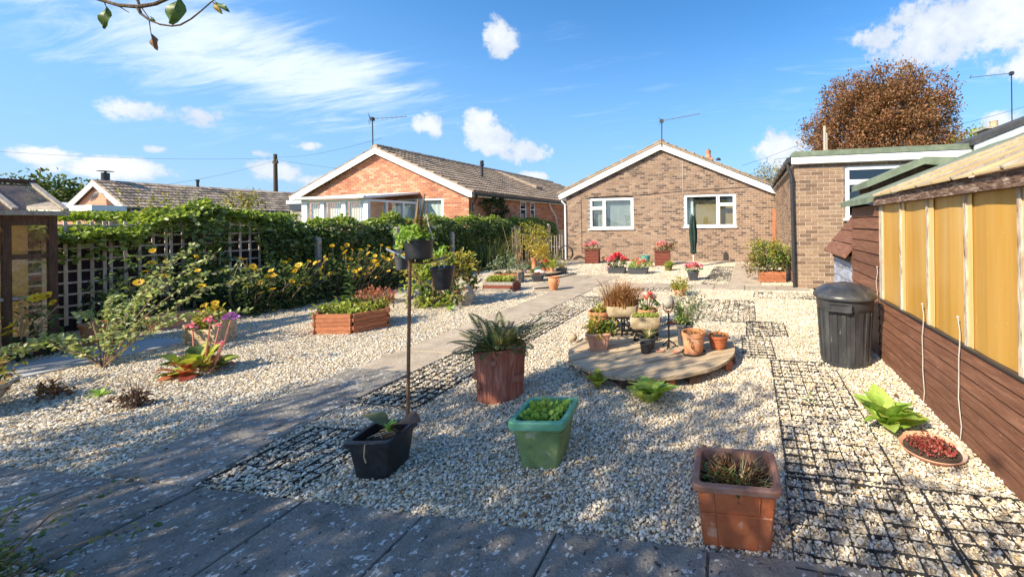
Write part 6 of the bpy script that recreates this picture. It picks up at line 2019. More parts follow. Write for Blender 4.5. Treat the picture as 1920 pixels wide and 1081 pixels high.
# timber trough with bush at the extension
t = thing('trough_planter', 'red stained timber trough of a large yellow green bush at the extension corner', 'planter', (.52, 8.62, 0), R(2))
for i in range(3):
    for (y0, y1) in ((-.19, -.165), (.165, .19)):
        MB().box(-.25, y0, .012 + i * .075, .25, y1, .082 + i * .075).build('board', MAT['redwood'], t)
    for (x0, x1) in ((-.275, -.251), (.251, .275)):
        MB().box(x0, -.19, .012 + i * .075, x1, .19, .082 + i * .075).build('end_board', MAT['redwood'], t)
MB().box(-.25, -.164, .17, .25, .164, .20).build('soil', MAT['soil'], t)
for mt, c, r, nc in (('mid', (-.05, 0, .52), (.42, .32, .30), 60), ('yellowgreen', (-.15, 0, .62), (.42, .32, .28), 50), ('lime', (.12, -.05, .58), (.34, .30, .26), 30), ('redtip', (-.38, -.02, .34), (.20, .25, .22), 18), ('dark', (.1, .05, .35), (.40, .25, .2), 30)):
    P, U = clumps(nc, 14, c, r, .055, zmin=.04)
    leafpart('foliage', t, LF[mt], P, U, .065 * rng.uniform(.6, 1.3, len(P)), .36, .1, .15, True)
mb = MB()
for i in range(15):
    a = i * 2.4
    mb.tube([(.08 * math.cos(a), .06 * math.sin(a), .18), (.2 * math.cos(a), .15 * math.sin(a), .45), (.34 * math.cos(a), .26 * math.sin(a), .8)], [.010, .008, .004], 5)
mb.build('stem', MAT['twig'], t)

# ------------------------------------------------------------------ left rear cluster
t = thing('timber_planter', 'low reddish grey timber planter of lime foliage beside the path, before the second deck', 'planter', (-4.75, 6.78, 0), R(4))
for i in range(3):
    for (a, b, c, d_) in ((-.31, -.16, .31, -.125), (-.31, .125, .31, .16)):
        MB().box(a, b, .004 + i * .062, c, d_, .062 + i * .062).build('sleeper', MAT['darkred'] if i == 1 else MAT['greywood'], t)
    for x in (-.31, .275):
        MB().box(x, -.124, .004 + i * .062, x + .035, .124, .062 + i * .062).build('end_sleeper', MAT['darkred'], t)
MB().box(-.27, -.124, .1, .27, .124, .15).build('soil', MAT['soil'], t)
P = np.stack([rng.uniform(-.28, .22, 420), rng.uniform(-.12, .12, 420), .17 + .09 * rng.random(420)], 1)
leafpart('foliage', t, LF['lime'], P, rdir(420, .7), .06, .55, .1, .1, True)
P = np.array([.22, 0, .2]) + rng.normal(size=(90, 3)) * np.array([.06, .05, .03])
leafpart('silver_foliage', t, LF['sage'], P, rdir(90, .7), .05, .4, .1, .1)
t = thing('timber_planter', 'pale orange timber planter of loose grey green stems, behind the lime foliage planter', 'planter', (-5.25, 7.75, 0), R(4))
for i in range(3):
    MB().box(-.28, -.14, .004 + i * .07, .28, -.115, .068 + i * .07).build('board', MAT['redwood'], t)
    MB().box(-.28, .115, .004 + i * .07, .28, .14, .068 + i * .07).build('board', MAT['redwood'], t)
for x in (-.29, .27):
    MB().box(x, -.14, 0, x + .02, .14, .24).build('end_board', MAT['greywood'], t)
MB().box(-.27, -.114, .1, .27, .114, .17).build('soil', MAT['soil'], t)
P, U = clumps(40, 12, (-.05, 0, .38), (.42, .18, .22), .05, zmin=.15)
leafpart('foliage', t, LF['sage'], P, U, .065, .35, .1, .1, True)
t = thing('plant', 'silvery strap leaved plant left of the lime foliage planter', 'plant', (-5.35, 6.35, 0))
tuft('blades', t, LF['sage'], 90, (0, 0, 0), .16, .24, .022, 1.3)

d2 = thing('round_deck', 'smaller low round deck crowded with little pots, left rear by the bungalow', 'deck', (-5.36, 9.12, 0))
for i in range(7):
    y0 = -.68 + 1.36 * i / 7 + .005; y1 = -.68 + 1.36 * (i + 1) / 7 - .005
    poly = [(math.sqrt(max(0, .4625 - (y0 + (y1 - y0) * k / 6) ** 2)), y0 + (y1 - y0) * k / 6) for k in range(7)]
    MB().prism(poly + [(-x, y) for x, y in poly[::-1]], 'z', .062, .095).build('plank', MAT['deck'], d2)
for x in (-.4, 0, .4):
    MB().box(x - .05, -.5, 0, x + .05, .5, .06).build('bearer', MAT['greywood'], d2)


def at_deck(px, Yv):
    u = (px - 1254) / 720
    k = math.cos(YAW) + (-math.sin(YAW)) * 0
    # ray through the column px, cut at y = Yv
    dx = u * math.cos(YAW) - math.sin(YAW); dy = u * math.sin(YAW) + math.cos(YAW)
    return dx / dy * Yv


CLUST = [('grey pot of tall pale cut stems, left end of the small deck', -6.05, 9.35, .085, .07, .13, 'stone_grey', None), ('dark grey pot of a golden leaved shrub on the small deck', -5.45, 9.45, .10, .075, .15, 'plastic_grey', 'gold'),
         ('small plain orange pot, front left on the small deck', -5.55, 8.72, .05, .036, .105, 'terracotta', None), ('small lilac glazed pot at the front rim of the small deck', -5.40, 8.62, .045, .036, .085, 'lilac', 'sage'),
         ('small olive bowl pot at the front rim of the small deck', -5.24, 8.66, .058, .045, .095, 'olive', None), ('small bright green pot on the small deck', -5.20, 8.80, .055, .042, .12, 'plastic_green', None),
         ('terracotta pot of red flowers on the small deck', -5.12, 9.05, .07, .05, .10, 'terracotta_plastic', 'red'), ('small terracotta pot of yellow green leaves, right end of the small deck', -4.85, 8.95, .052, .038, .105, 'terracotta', 'lime'),
         ('wide brown terracotta bowl pot behind the yellow green pot on the small deck', -4.98, 9.1, .075, .055, .10, 'terracotta_plastic', 'yellowgreen'), ('black pot of reddish stems near the centre of the small deck', -5.72, 9.3, .075, .055, .12, 'plastic_black', 'redtip')]
for lb, x, y, a, b, h, mt, fo in CLUST:
    t = thing('flower_pot', lb, 'flower pot', (x, y, .098))
    pot_round(t, a, b, h, MAT[mt], .025, .006, k=14)
    if fo == 'gold':
        P, U = clumps(34, 13, (.0, 0, .42), (.20, .18, .28), .045, zmin=.12)
        leafpart('foliage', t, LF['gold'], P, U, .065, .5, .1, .1, True)
        MB().tube([(0, 0, .1), (.01, 0, .5)], .006, 5).build('stem', MAT['twig'], t)
    elif fo == 'red':
        geranium(t, (0, 0, .1), (.13, .11), .16, ['red', 'salmon', 'red'], 9, nl=40)
    elif fo == 'redtip':
        tuft('stems', t, LF['redtip'], 60, (0, 0, .1), .05, .22, .012, .5)
    elif fo in ('lime', 'yellowgreen', 'sage'):
        P, U = clumps(16, 12, (0, 0, h + .08), (.11, .10, .09), .025, zmin=h - .03)
        leafpart('foliage', t, LF[fo], P, U, .045, .5, .1, .1, True)
    elif 'cut stems' in lb:
        mb = MB()
        for i in range(8):
            a2 = i * 2.4
            mb.tube([(.03 * math.cos(a2), .03 * math.sin(a2), .1), (.08 * math.cos(a2), .07 * math.sin(a2), .34 + .02 * i)], [.012, .008], 5)
        mb.build('cut_stem', MAT['redwood'], t)
t = thing('chimney_pot', 'tall orange chimney pot standing on the small deck', 'chimney pot', (-5.60, 9.38, .098))
MB().lathe([(.085, 0), (.088, .02), (.075, .05), (.068, .18), (.075, .26), (.088, .28), (.088, .31), (.07, .31), (.06, .2)], 16).build('body', MAT['terracotta'], t, True)
for (x, y, r_, lb) in ((-5.06, 8.68, .075, 'large whitish shell at the front rim of the small deck'), (-4.93, 8.62, .05, 'small white stone at the right rim of the small deck'), (-5.62, 8.82, .04, 'tiny pale shell between the orange and lilac pots')):
    t = thing('shell_stone', lb, 'shell', (x, y, .098), .3, 'stones and shells on the small deck')
    MB().blob((0, 0, r_ * .55), r_, 10, 7, (1.35, .8, .62), .06).build('stone', MAT['shell'], t, True)
t = thing('flower_pot', 'small red pot on the gravel between the timber planter and the small deck', 'flower pot', (-5.05, 7.85, 0))
pot_round(t, .055, .04, .10, MAT['terracotta_plastic'], .02, .005, k=14)
P, U = clumps(8, 10, (0, 0, .13), (.06, .05, .03), .015)
leafpart('foliage', t, LF['sedum'], P, U, .03, .5, .1, .1)
t = thing('flower_pot', 'square dark grey ribbed pot of crimson succulents beside the path', 'flower pot', (-4.66, 7.95, 0), R(20))
pot_square(t, .26, .175, .165, MAT['plastic_grey'], .03, .008, ribs=4)
P = np.array([0, 0, .16]) + rng.normal(size=(160, 3)) * np.array([.05, .05, .018])
leafpart('succulent', t, LF['crimson'], P, rdir(160, .9), .035, .5, .1, .05)
t = thing('flower_pot', 'square dark grey ribbed pot of wispy grass at the far end of the path', 'flower pot', (-4.72, 9.22, 0), R(16))
pot_square(t, .26, .19, .165, MAT['plastic_grey'], .03, .008, ribs=4)
tuft('wispy_grass', t, LF['straw'], 60, (0, 0, .14), .08, .40, .008, .9)
t = thing('urn', 'orange terracotta urn standing on the edge of the path', 'urn', (-3.72, 6.93, .012), R(0))
MB().lathe([(.066, 0), (.07, .008), (.088, .06), (.108, .14), (.110, .18), (.096, .22), (.088, .234), (.098, .246), (.100, .258), (.092, .262), (.082, .25), (.08, .2)], 22).build('body', MAT['terracotta'], t, True)
MB().tube([(.09, -.03, .225), (.128, -.04, .20), (.122, -.04, .14), (.10, -.035, .12)], .010, 6).build('handle', MAT['terracotta'], t, True)
for (x0, y0, x1, y1, lb) in ((-4.15, 6.95, -3.82, 7.18, 'dark timber edging strip left of the terracotta urn'), (-4.55, 8.0, -4.3, 9.2, 'long dark edging strip along the far end of the path')):
    t = thing('edging_strip', lb, 'edging', (x0, y0, 0))
    MB().beam((0, 0, .01), (x1 - x0, y1 - y0, .012), .02, .05).build('strip', MAT['grid_black'], t)
bam = thing('bamboo', 'upright tan canes and yellowing bamboo leaves behind the small deck', 'plant', (-6.7, 10.9, 0))
mb = MB()
for i in range(40):
    x, y = rnd.uniform(-.55, .55), rnd.uniform(-.3, .3)
    mb.tube([(x, y, 0), (x * 1.1, y, .6), (x * 1.35 + rnd.uniform(-.1, .1), y, rnd.uniform(.9, 1.3))], [.010, .008, .004], 4)
mb.build('cane', MAT['twig'], bam)
P, U = clumps(60, 13, (.1, 0, .95), (.65, .3, .38), .06)
leafpart('foliage', bam, LF['yellowgreen'], P, U, .10, .25, .1, .2)
P, U = clumps(34, 13, (.35, -.1, .65), (.40, .3, .45), .06)
leafpart('golden_foliage', bam, LF['gold'], P, U, .09, .3, .1, .2)
t = thing('ornamental_grass', 'arching pale ornamental grass at the left corner of the bungalow', 'grass clump', (-5.95, 10.9, 0))
tuft('blades', t, LF['straw'], 90, (0, 0, 0), .16, .80, .016, 1.5, 7)
tuft('green_blades', t, LF['sage'], 80, (0, 0, 0), .2, .5, .018, 1.4, 6)
t = thing('cable_coil', 'dark coiled garden hose hoop at the left corner of the bungalow', 'hose', (-6.25, 12.5, .02))
for k in range(3):
    MB().tube([(.26 * math.cos(q * math.pi / 8), .03 * k, .26 + .26 * math.sin(q * math.pi / 8)) for q in range(17)], .018, 6, cap=False).build('loop', MAT['gutter'], t, True)

# ================================================================== red brick bungalow beyond the fence
GY = 11.2
red = thing('bungalow', 'red brick bungalow with white bargeboards and a tiled roof beyond the ivy hedge', 'house', (-12.65, GY, 0))
QX, QL, QR, QS, QZ = -12.62, -16.1, -9.05, .425, 4.03
WR = (-11.9, -10.02, 1.25, 2.24)


def red_iv(z):
    hw = (3.86 - z) / QS
    return split((max(QL, QX - hw), min(QR, QX + hw)), z, (WR,))


mb = MB()
for z0, z1 in ((0, 1.25), (1.25, 2.24), (2.24, 2.36)):
    for a, b in red_iv((z0 + z1) / 2):
        mb.box(a, GY, z0, b, GY + .25, z1)
mb.prism([(QL, 2.36), (QR, 2.36), (QX, 3.88)], 'y', GY + .001, GY + .249)
SW = [(14.15, 14.62, 1.5, 2.27), (14.90, 15.30, 1.5, 2.27)]
mb.box(QR - .25, GY + .25, 0, QR, 14.15, 2.36)
mb.box(QR - .25, 14.15, 0, QR, 14.62, 1.5); mb.box(QR - .25, 14.15, 2.27, QR, 14.62, 2.36)
mb.box(QR - .25, 14.62, 0, QR, 14.90, 2.36)
mb.box(QR - .25, 14.90, 0, QR, 15.30, 1.5); mb.box(QR - .25, 14.90, 2.27, QR, 15.30, 2.36)
mb.box(QR - .25, 15.30, 0, QR, 22.8, 2.36)
mb.box(QL, GY + .25, 0, QL + .25, 22.8, 2.36)
wl = mb.build('wall', MAT['mortar_red'], red, world=True)
bricks(wl, (0, GY, 0), (1, 0, 0), (0, -1, 0), 1.05, 3.88, red_iv, MAT['brick_red'], 230)
bricks(wl, (QR, 0, 0), (0, 1, 0), (1, 0, 0), 1.05, 2.36, lambda z: split((GY + .02, 20.5), z, SW), MAT['brick_red'], 60)
for (a, b, c, e) in SW:
    mb = MB()
    for (y0, y1, z0, z1) in ((a, a + .06, c, e), (b - .06, b, c, e), (a + .06, b - .06, c, c + .06), (a + .06, b - .06, e - .06, e), (a + .06, b - .06, c + .42, c + .47)):
        mb.box(QR - .07, y0, z0, QR - .01, y1, z1)
    f = mb.build('window', MAT['upvc'], red, world=True)
    MB().box(QR - .05, a + .06, c + .06, QR - .044, b - .06, e - .06).build('pane', MAT['glass_dark'], f, world=True)
    MB().box(QR - .22, a, c, QR - .20, b, e).build('room', MAT['dark_inside'], f, world=True)
fw2 = window(red, *WR, GY, [(.03, .50, .03, .97), (.51, .97, .03, .97)])
mb = MB()
for i in range(20):
    x = WR[0] + .06 + i * .09
    mb.add([(x, GY + .14 + .02 * (i % 2), WR[2]), (x + .09, GY + .14 + .02 * ((i + 1) % 2), WR[2]), (x + .09, GY + .14 + .02 * ((i + 1) % 2), WR[3]), (x, GY + .14 + .02 * (i % 2), WR[3])], [(0, 1, 2, 3)])
mb.build('curtain', MAT['blind'], fw2, world=True)
for sgn, xe in ((-1, -16.42), (1, -8.80)):
    ze = QZ - QS * abs(xe - QX)
    mb = MB()
    mb.prism([(QX, QZ), (xe, ze), (xe, ze - .19), (xe - sgn * .14, ze - .17), (QX, QZ - .20)][::sgn], 'y', GY - .17, GY - .145)
    mb.build('bargeboard', MAT['fascia'], red, world=True)
    MB().prism([(QX, QZ - .05), (xe, ze - .05), (xe, ze - .09), (QX, QZ - .09)][::sgn], 'y', GY - .14, GY + .02).build('soffit', MAT['fascia'], red, world=True)
    mb = MB()
    mb.prism([(QX, QZ + .03), (xe + sgn * .04, ze + .01), (xe + sgn * .04, ze - .02), (QX, QZ)][::sgn], 'y', GY - .16, 23.1)
    rf = mb.build('roof', MAT['tile'], red, world=True)
    if sgn > 0:
        pieces(rf, 'roof_tile', TILE, tile_field(xe + .03, ze + .005, 1, QS, GY - .16, 44, 13), MAT['tile'], 300, 'roof_tile_rows')
        MB().box(xe - .06, GY - .14, ze - .16, xe - .035, 23, ze - .03).build('fascia', MAT['fascia'], red, world=True)
        MB().tube([(xe + .03, GY - .14, ze - .07), (xe + .03, 23, ze - .07)], .055, 8).build('gutter', MAT['gutter'], red, True, world=True)
        MB().tube([(xe + .03, GY + .05, ze - .1), (xe - .05, GY + .06, ze - .25), (QR + .05, GY + .08, ze - .42), (QR + .05, GY + .08, 0)], .035, 8).build('downpipe', MAT['gutter'], red, True, world=True)
        MB().tube([(xe + .02, 16.0, ze - .1), (xe - .02, 16.2, ze - .3), (xe - .12, 16.9, ze - .75), (QR + .05, 17.2, 1.0)], .03, 6).build('waste_pipe', MAT['upvc'], red, True, world=True)
    else:
        pieces(rf, 'roof_tile', TILE, tile_field(xe - .03, ze + .005, -1, QS, GY - .16, 2, 13), MAT['tile'], 26)
rme = MB().tube([(0, 0, 0), (0, .31, .01)], [.10, .112], 8).mesh('ridge_tile', MAT['tile'])
for i in range(40):
    put('ridge_tile', rme, rf, (QX + 12.65, -.16 + i * .31, QZ + .035))
mb = MB().tube([(-10.78, 14.14, 3.25), (-10.78, 14.14, 3.78)], .055, 10)
mb.lathe([(.085, 3.78), (.085, 3.86), (.055, 3.88), (.08, 3.93), (.06, 4.0)], 12, (-10.78, 14.14, 0), capt=True)
mb.build('vent_pipe', MAT['gutter'], red, True, world=True)
# dormer like raised strip near the far end of the ridge
mb = MB()
mb.prism([(QX + .1, QZ + .06), (QX + 2.4, QZ - .80), (QX + 2.4, QZ - .92), (QX + .1, QZ - .06)], 'y', 17.4, 18.0)
mb.build('roof_upstand', MAT['tile'], red, world=True)
MB().box(QX + .2, 17.3, QZ - .75, QX + .32, 17.36, QZ - .25).build('roof_vent', MAT['upvc'], red, world=True)
yagi('tv_aerial', 'bushy television aerial of crossed rods at the ridge of the red brick bungalow', (QX - .12, GY - .12, 3.85), (QX - .13, GY - .12, 5.05), (QX + .55, GY + .6, 5.28), 7, .5)
cl = thing('wall_climber', 'dark climber clinging to the red brick corner behind the hedge', 'climber', (QR + .1, 12.6, 1.2))
P, U = clumps(40, 14, (QR + .12, 12.4, 1.9), (.14, .7, .42), .07)
leafpart('foliage', cl, LF['dark'], P, U, .11, .6, .1, .1, True, True)

cons = thing('conservatory', 'white framed lean to conservatory with vertical blinds on the red brick bungalow', 'conservatory', (-12.2, 10.3, 0))
CY0, CX0, CX1 = 9.4, -13.5, -11.02
mb = MB()
mb.box(CX0, CY0, .0, CX1, CY0 + .06, .75); mb.box(CX1 - .06, CY0 + .06, 0, CX1, GY - .01, .75)
mb.build('dwarf_wall', MAT['brick_red'], cons, world=True)
mb = MB()
for (a, b) in ((-13.5, -13.3), (-12.79, -12.65), (-11.98, -11.84), (-11.17, -11.02)):
    mb.box(a, CY0, .75, b, CY0 + .08, 2.12)
mb.box(-13.5, CY0 + .001, .75, -11.03, CY0 + .079, .82); mb.box(-13.5, CY0 + .001, 2.05, -11.03, CY0 + .079, 2.121)
for (a, b) in ((CY0 + .6, CY0 + .66), (CY0 + 1.2, CY0 + 1.26), (GY - .08, GY - .01)):
    mb.box(CX1 - .08, a, .75, CX1, b, 2.12)
mb.box(CX1 - .079, CY0 + .08, 2.05, CX1 - .001, GY - .01, 2.121); mb.box(CX1 - .079, CY0 + .08, .75, CX1 - .001, GY - .01, .82)
fr = mb.build('frame', MAT['upvc'], cons, world=True)
for (a, b) in ((-13.3, -12.79), (-12.65, -11.98), (-11.84, -11.17)):
    MB().box(a, CY0 + .03, .82, b, CY0 + .036, 2.05).build('pane', MAT['glass'], cons, world=True)
    mb = MB(); x = a
    while x < b - .02:
        mb.add([(x, CY0 + .13, .8), (x + .086, CY0 + .115, .8), (x + .086, CY0 + .115, 2.04), (x, CY0 + .13, 2.04)], [(0, 1, 2, 3)]); x += .09
    mb.build('blind', MAT['blind'], cons, world=True)
for (a, b) in ((CY0 + .08, CY0 + .6), (CY0 + .66, CY0 + 1.2), (CY0 + 1.26, GY - .08)):
    MB().box(CX1 - .05, a, .82, CX1 - .044, b, 2.05).build('pane', MAT['glass'], cons, world=True)
MB().box(CX1 - .22, CY0 + .1, .85, CX1 - .2, CY0 + .72, 2.04).build('roller_blind', MAT['beige'], cons, world=True)
MB().box(CX1 - .22, CY0 + 1.0, .85, CX1 - .2, GY - .1, 1.95).build('curtain', MAT['blind'], cons, world=True)
mb = MB()
mb.prism([(CY0 - .1, 2.125), (GY - .02, 2.40), (GY - .02, 2.46), (CY0 - .1, 2.20)], 'x', CX0 - .1, CX1 + .06)
mb.build('roof', MAT['upvc'], cons, world=True)
mb = MB()
mb.tube([(CX0 - .1, CY0 - .14, 2.17), (CX1 + .06, CY0 - .14, 2.17)], .05, 8)
mb.build('gutter', MAT['upvc'], cons, True, world=True)
MB().box(CX0, CY0 + .1, .7, CX1 - .3, GY, .75).build('floor', MAT['dark_inside'], cons, world=True)

# ================================================================== far bungalow on the left
fb = thing('bungalow', 'distant bungalow with low tiled roof, white gable trim and dark flue beyond the hedge', 'house', (-36.4, 15.1, 0))
FXc, FY, FS = -36.4, 15.1, .60
m, n = newmat('far_brick')
co = n('ShaderNodeNewGeometry', 0)
sp = n.t.nodes.new('ShaderNodeSeparateXYZ'); n.t.links.new(co, sp.inputs[0])
bt = n('ShaderNodeTexBrick', 0, None, Vector=n('ShaderNodeCombineXYZ', 0, None, X=sp.outputs[0], Y=sp.outputs[2], Z=0.0), Color1=(.50, .22, .12, 1), Color2=(.42, .17, .09, 1), Mortar=(.48, .35, .26, 1), Scale=1.0, Mortar_Size=.008, Brick_Width=.225, Row_Height=.075)
MAT['far_brick'] = finish(m, n, n('ShaderNodeBsdfPrincipled', 0, None, Base_Color=bt, Roughness=.9))
mb = MB()
mb.prism([(-38.7, 0), (-34.0, 0), (-34.0, 2.5), (FXc, 3.95), (-38.7, 2.5)], 'y', FY, 28)
mb.build('wall', MAT['far_brick'], fb, world=True)
for sgn, xe in ((-1, -39.05), (1, -33.75)):
    ze = 4.1 - FS * abs(xe - FXc)
    MB().prism([(FXc, 4.12), (xe, ze), (xe, ze - .26), (xe - sgn * .2, ze - .22), (FXc, 4.12 - .30)][::sgn], 'y', FY - .22, FY - .18).build('bargeboard', MAT['fascia'], fb, world=True)
    mb = MB().prism([(FXc, 4.17), (xe + sgn * .08, ze + .02), (xe + sgn * .08, ze - .03), (FXc, 4.12)][::sgn], 'y', FY - .22, 28.2)
    rf = mb.build('roof', MAT['tile_far'], fb, world=True)
    if sgn > 0:
        pieces(rf, 'roof_tile', TILE, tile_field(xe + .06, ze + .02, 1, FS, FY - .2, 44, 9, expo=.35), MAT['tile_far'], 200, 'roof_tile_rows')
        MB().box(xe - .1, FY, ze - .22, xe - .06, 28, ze - .03).build('fascia', MAT['fascia'], fb, world=True)
        MB().tube([(xe + .08, FY, ze - .06), (xe + .08, 28, ze - .06)], .06, 6).build('gutter', MAT['gutter'], fb, world=True)
MB().box(-39.3, FY - 1.4, 2.32, -33.6, FY - .23, 2.62).build('flat_roof_fascia', MAT['fascia'], fb, world=True)
MB().box(-39.1, FY - 1.2, 0, -33.8, FY - .3, 2.31).build('porch_wall', MAT['far_brick'], fb, world=True)
mb = MB().tube([(-36.55, FY + .3, 3.9), (-36.55, FY + .3, 4.62)], .16, 10)
mb.lathe([(.30, 4.70), (.30, 4.73)], 12, (-36.55, FY + .3, 0), capt=True); mb.tube([(-36.55, FY + .3, 4.6), (-36.55, FY + .3, 4.7)], .05, 6)
mb.build('flue', MAT['gutter'], fb, True, world=True)
MB().tube([(-36.3, 19.1, 4.0), (-36.3, 19.1, 4.48), (-36.3, 19.1, 4.5), (-36.3, 19.1, 4.62)], [.07, .07, .10, .10], 8).build('vent_pipe', MAT['gutter'], fb, True, world=True)
mb = MB()
mb.lathe([(.01, 0), (.2, .04), (.33, .12)], 14, (0, 0, 0))
dish = mb.build('satellite_dish', MAT['galv'], fb, True)
dish.location = (.75, -.35, 3.15); dish.rotation_euler = (R(70), 0, R(-35))
gb = thing('garden_glasshouse', 'low blue grey glazed roof of a neighbouring glasshouse under the far tiled roof', 'greenhouse', (-23.2, 18, 0))
mb = MB().prism([(-24.4, 2.25), (-22.6, 2.25), (-22.6, 2.3), (-23.2, 2.66), (-24.4, 2.66)], 'y', 16.4, 18.5)
mb.build('roof', MAT['glass_dark'], gb, world=True)
MB().box(-24.6, 16.38, 2.60, -22.9, 16.42, 2.78).build('fascia', MAT['upvc'], gb, world=True)
MB().box(-24.5, 16.5, 0, -22.5, 18.4, 2.24).build('wall', MAT['greywood'], gb, world=True)
wb = thing('outbuilding', 'white flat roofed outbuilding far beyond the left greenhouse', 'building', (-52, 20, 0))
MB().box(-55, 19.6, 0, -49.5, 24, 2.75).build('wall', MAT['white_wall'], wb, world=True)
MB().prism([(-55.3, 2.76), (-49.2, 2.76), (-49.2, 2.95), (-52.2, 3.5), (-55.3, 3.2)], 'y', 19.3, 24.3).build('roof', surf('pale_roof_sheet', (.55, .58, .62), scale=3, rough=.6, bump=0), wb, world=True)

# ------------------------------------------------------------------ poles, wires, chimney
tp = thing('telegraph_pole', 'tall wooden telegraph pole with wires beyond the far tiled roof', 'pole', (-45.6, 29.5, 0))
MB().tube([(0, 0, 0), (0, 0, 5), (0, 0, 8.6)], [.20, .17, .14], 10).build('post', MAT['bark'], tp, True)
MB().box(-.28, -.10, 7.7, .28, .10, 7.82).build('crossarm', MAT['bark'], tp)
for x in (-.22, .22):
    MB().lathe([(.07, 7.83), (.08, 7.95), (.05, 8.05)], 8, (x, 0, 0), capt=True).build('insulator', MAT['gutter'], tp)


def wire(lbl, a, b, sag, r_=.010):
    a = Vector(a); b = Vector(b)
    t = thing('overhead_wire', lbl, 'wire', a, 0, 'overhead wires')
    pts = []
    for i in range(15):
        q = i / 14
        p = a.lerp(b, q) - a; p.z -= sag * 4 * q * (1 - q); pts.append(p)
    MB().tube(pts, r_, 4).build('wire', MAT['gutter'], t)


wire('wire running left from the telegraph pole to the edge of the picture', (-45.6, 29.5, 8.2), (-70, 16, 8.9), .7)
wire('wire dropping from the telegraph pole behind the red brick bungalow roof', (-45.6, 29.5, 8.1), (-17, 21, 4.6), .4)
wire('upper wire from the telegraph pole towards the ridge of the red brick bungalow', (-45.6, 29.5, 8.3), (-19, 17, 6.0), .3)
wire('wire dropping steeply from the telegraph pole to the far tiled roof', (-45.6, 29.5, 8.0), (-37.0, 18, 4.2), .2)
wire('wire crossing in front of the copper beech to the tall concrete post', (1.5, 21.0, 4.6), (15, 24.0, 7.4), .3, .009)
wire('wire from the right roof of the brown bungalow to the tall concrete post', (-.2, 18.0, 3.9), (4.02, 21.22, 5.9), .1, .007)
ps = thing('concrete_post', 'tall pale concrete pole before the copper beech above the flat roof', 'pole', (4.02, 21.22, 0))
MB().tube([(0, 0, 0), (0, 0, 6.25)], [.10, .08], 4).build('post', MAT['concrete'], ps)
MB().tube([(.12, 0, 0), (.12, 0, 5.9)], .03, 6).build('conduit', MAT['string'], ps)
cs = thing('brick_chimney', 'buff brick chimney stack with a clay pot above the grey edged roof', 'chimney', (10.15, 18.4, 0))
MB().box(-.42, -.35, 0, .42, .35, 5.0).build('stack', MAT['mortar'], cs)
bricks(cs, (10.15, 18.05, 0), (1, 0, 0), (0, -1, 0), 4.0, 5.0, lambda z: [(-.42, .42)], MAT['brick_ext'], 60, )
bricks(cs, (9.73, 18.4, 0), (0, 1, 0), (-1, 0, 0), 4.0, 5.0, lambda z: [(-.35, .35)], MAT['brick_ext'], 60)
MB().box(-.55, -.48, 5.0, .55, .48, 5.08).build('cap', MAT['concrete'], cs)
MB().lathe([(.16, 5.08), (.13, 5.30), (.15, 5.38)], 10, capt=True).build('chimney_pot', MAT['stone'], cs, True)
yagi('tv_aerial', 'long horizontal television aerial on a tall galvanised mast at the far right', (8.84, 15.05, 3.0), (8.84, 15.05, 6.22), (7.45, 14.78, 6.10), 9, .16, False)

# ================================================================== trees
def tree(name, label, loc, parts_, trunk, cards, matk, L, wr=.5, seed=1, cat='tree', twigs=40, group=None):
    t = thing(name, label, cat, loc, 0, group)
    mb = MB()
    h, r0 = trunk
    mb.tube([(0, 0, -.2), (.05, 0, h * .35), (0, .05, h * .7), (0, 0, h)], [r0, r0 * .8, r0 * .55, r0 * .25], 8)
    for (c, r, nc, per, cs) in parts_:
        for i in range(twigs):
            u = rng.normal(size=3); u /= np.linalg.norm(u); u[2] = abs(u[2]) * .9 - .1
            e = np.array(c) + u * np.array(r) * rng.uniform(.75, 1.10)
            s_ = np.array([0, 0, max(h * .3, min(h * .95, e[2] - np.linalg.norm(e[:2]) * .55))])
            mid = s_ * .45 + e * .55 + np.array([0, 0, -.05 * r[2]])
            mb.tube([tuple(s_), tuple(mid), tuple(e)], [r0 * .22, r0 * .10, r0 * .02], 4)
    mb.build('trunk', MAT['bark'], t, True)
    for (c, r, nc, per, cs) in parts_:
        P, U = clumps(nc, per, c, r, cs, .35)
        leafpart('crown', t, LF[matk], P, U, L * rng.uniform(.6, 1.3, len(P)), wr, .12, .12, True)
    return t


tree('beech_tree', 'large rounded copper beech with rusty foliage rising behind the flat roof', (11.55, 37.2, 0),
     [((0, 0, 8.2), (6.7, 5.5, 4.6), 380, 95, .36), ((.3, -.3, 10.9), (5.4, 4.4, 3.6), 230, 95, .36), ((-.2, -1, 5.2), (6.8, 5, 2.4), 190, 80, .42)], (13.5, .7), 0, 'beech', .22, .5, twigs=55)
tree('garden_tree', 'green and olive broad tree in the far left distance behind the left greenhouse', (-71, 26.5, 0), [((0, 0, 4.2), (3.4, 3, 2.5), 120, 24, .45), ((-3.2, 1, 3.6), (2.2, 2, 2.2), 60, 24, .4)], (5, .3), 0, 'tree', .40, twigs=14)
tree('garden_tree', 'small yellow green tree peeping over the left eave of the brown bungalow', (-9.2, 26, 0), [((0, 0, 3.6), (1.6, 1.5, 1.45), 60, 24, .25)], (3.6, .15), 0, 'yellowgreen', .22, twigs=14)
tree('garden_tree', 'bare greyish tree top above the right eave of the brown bungalow', (1.6, 27, 0), [((0, 0, 4.2), (1.5, 1.3, 1.1), 34, 22, .25)], (4.2, .15), 0, 'straw', .16, twigs=40)
tree('garden_tree', 'lime green tree top between the copper beech and the grey edged roof', (18.0, 34, 0), [((0, 0, 6.4), (2.4, 2, 2.2), 70, 26, .3)], (6.5, .2), 0, 'lime', .25, twigs=14)

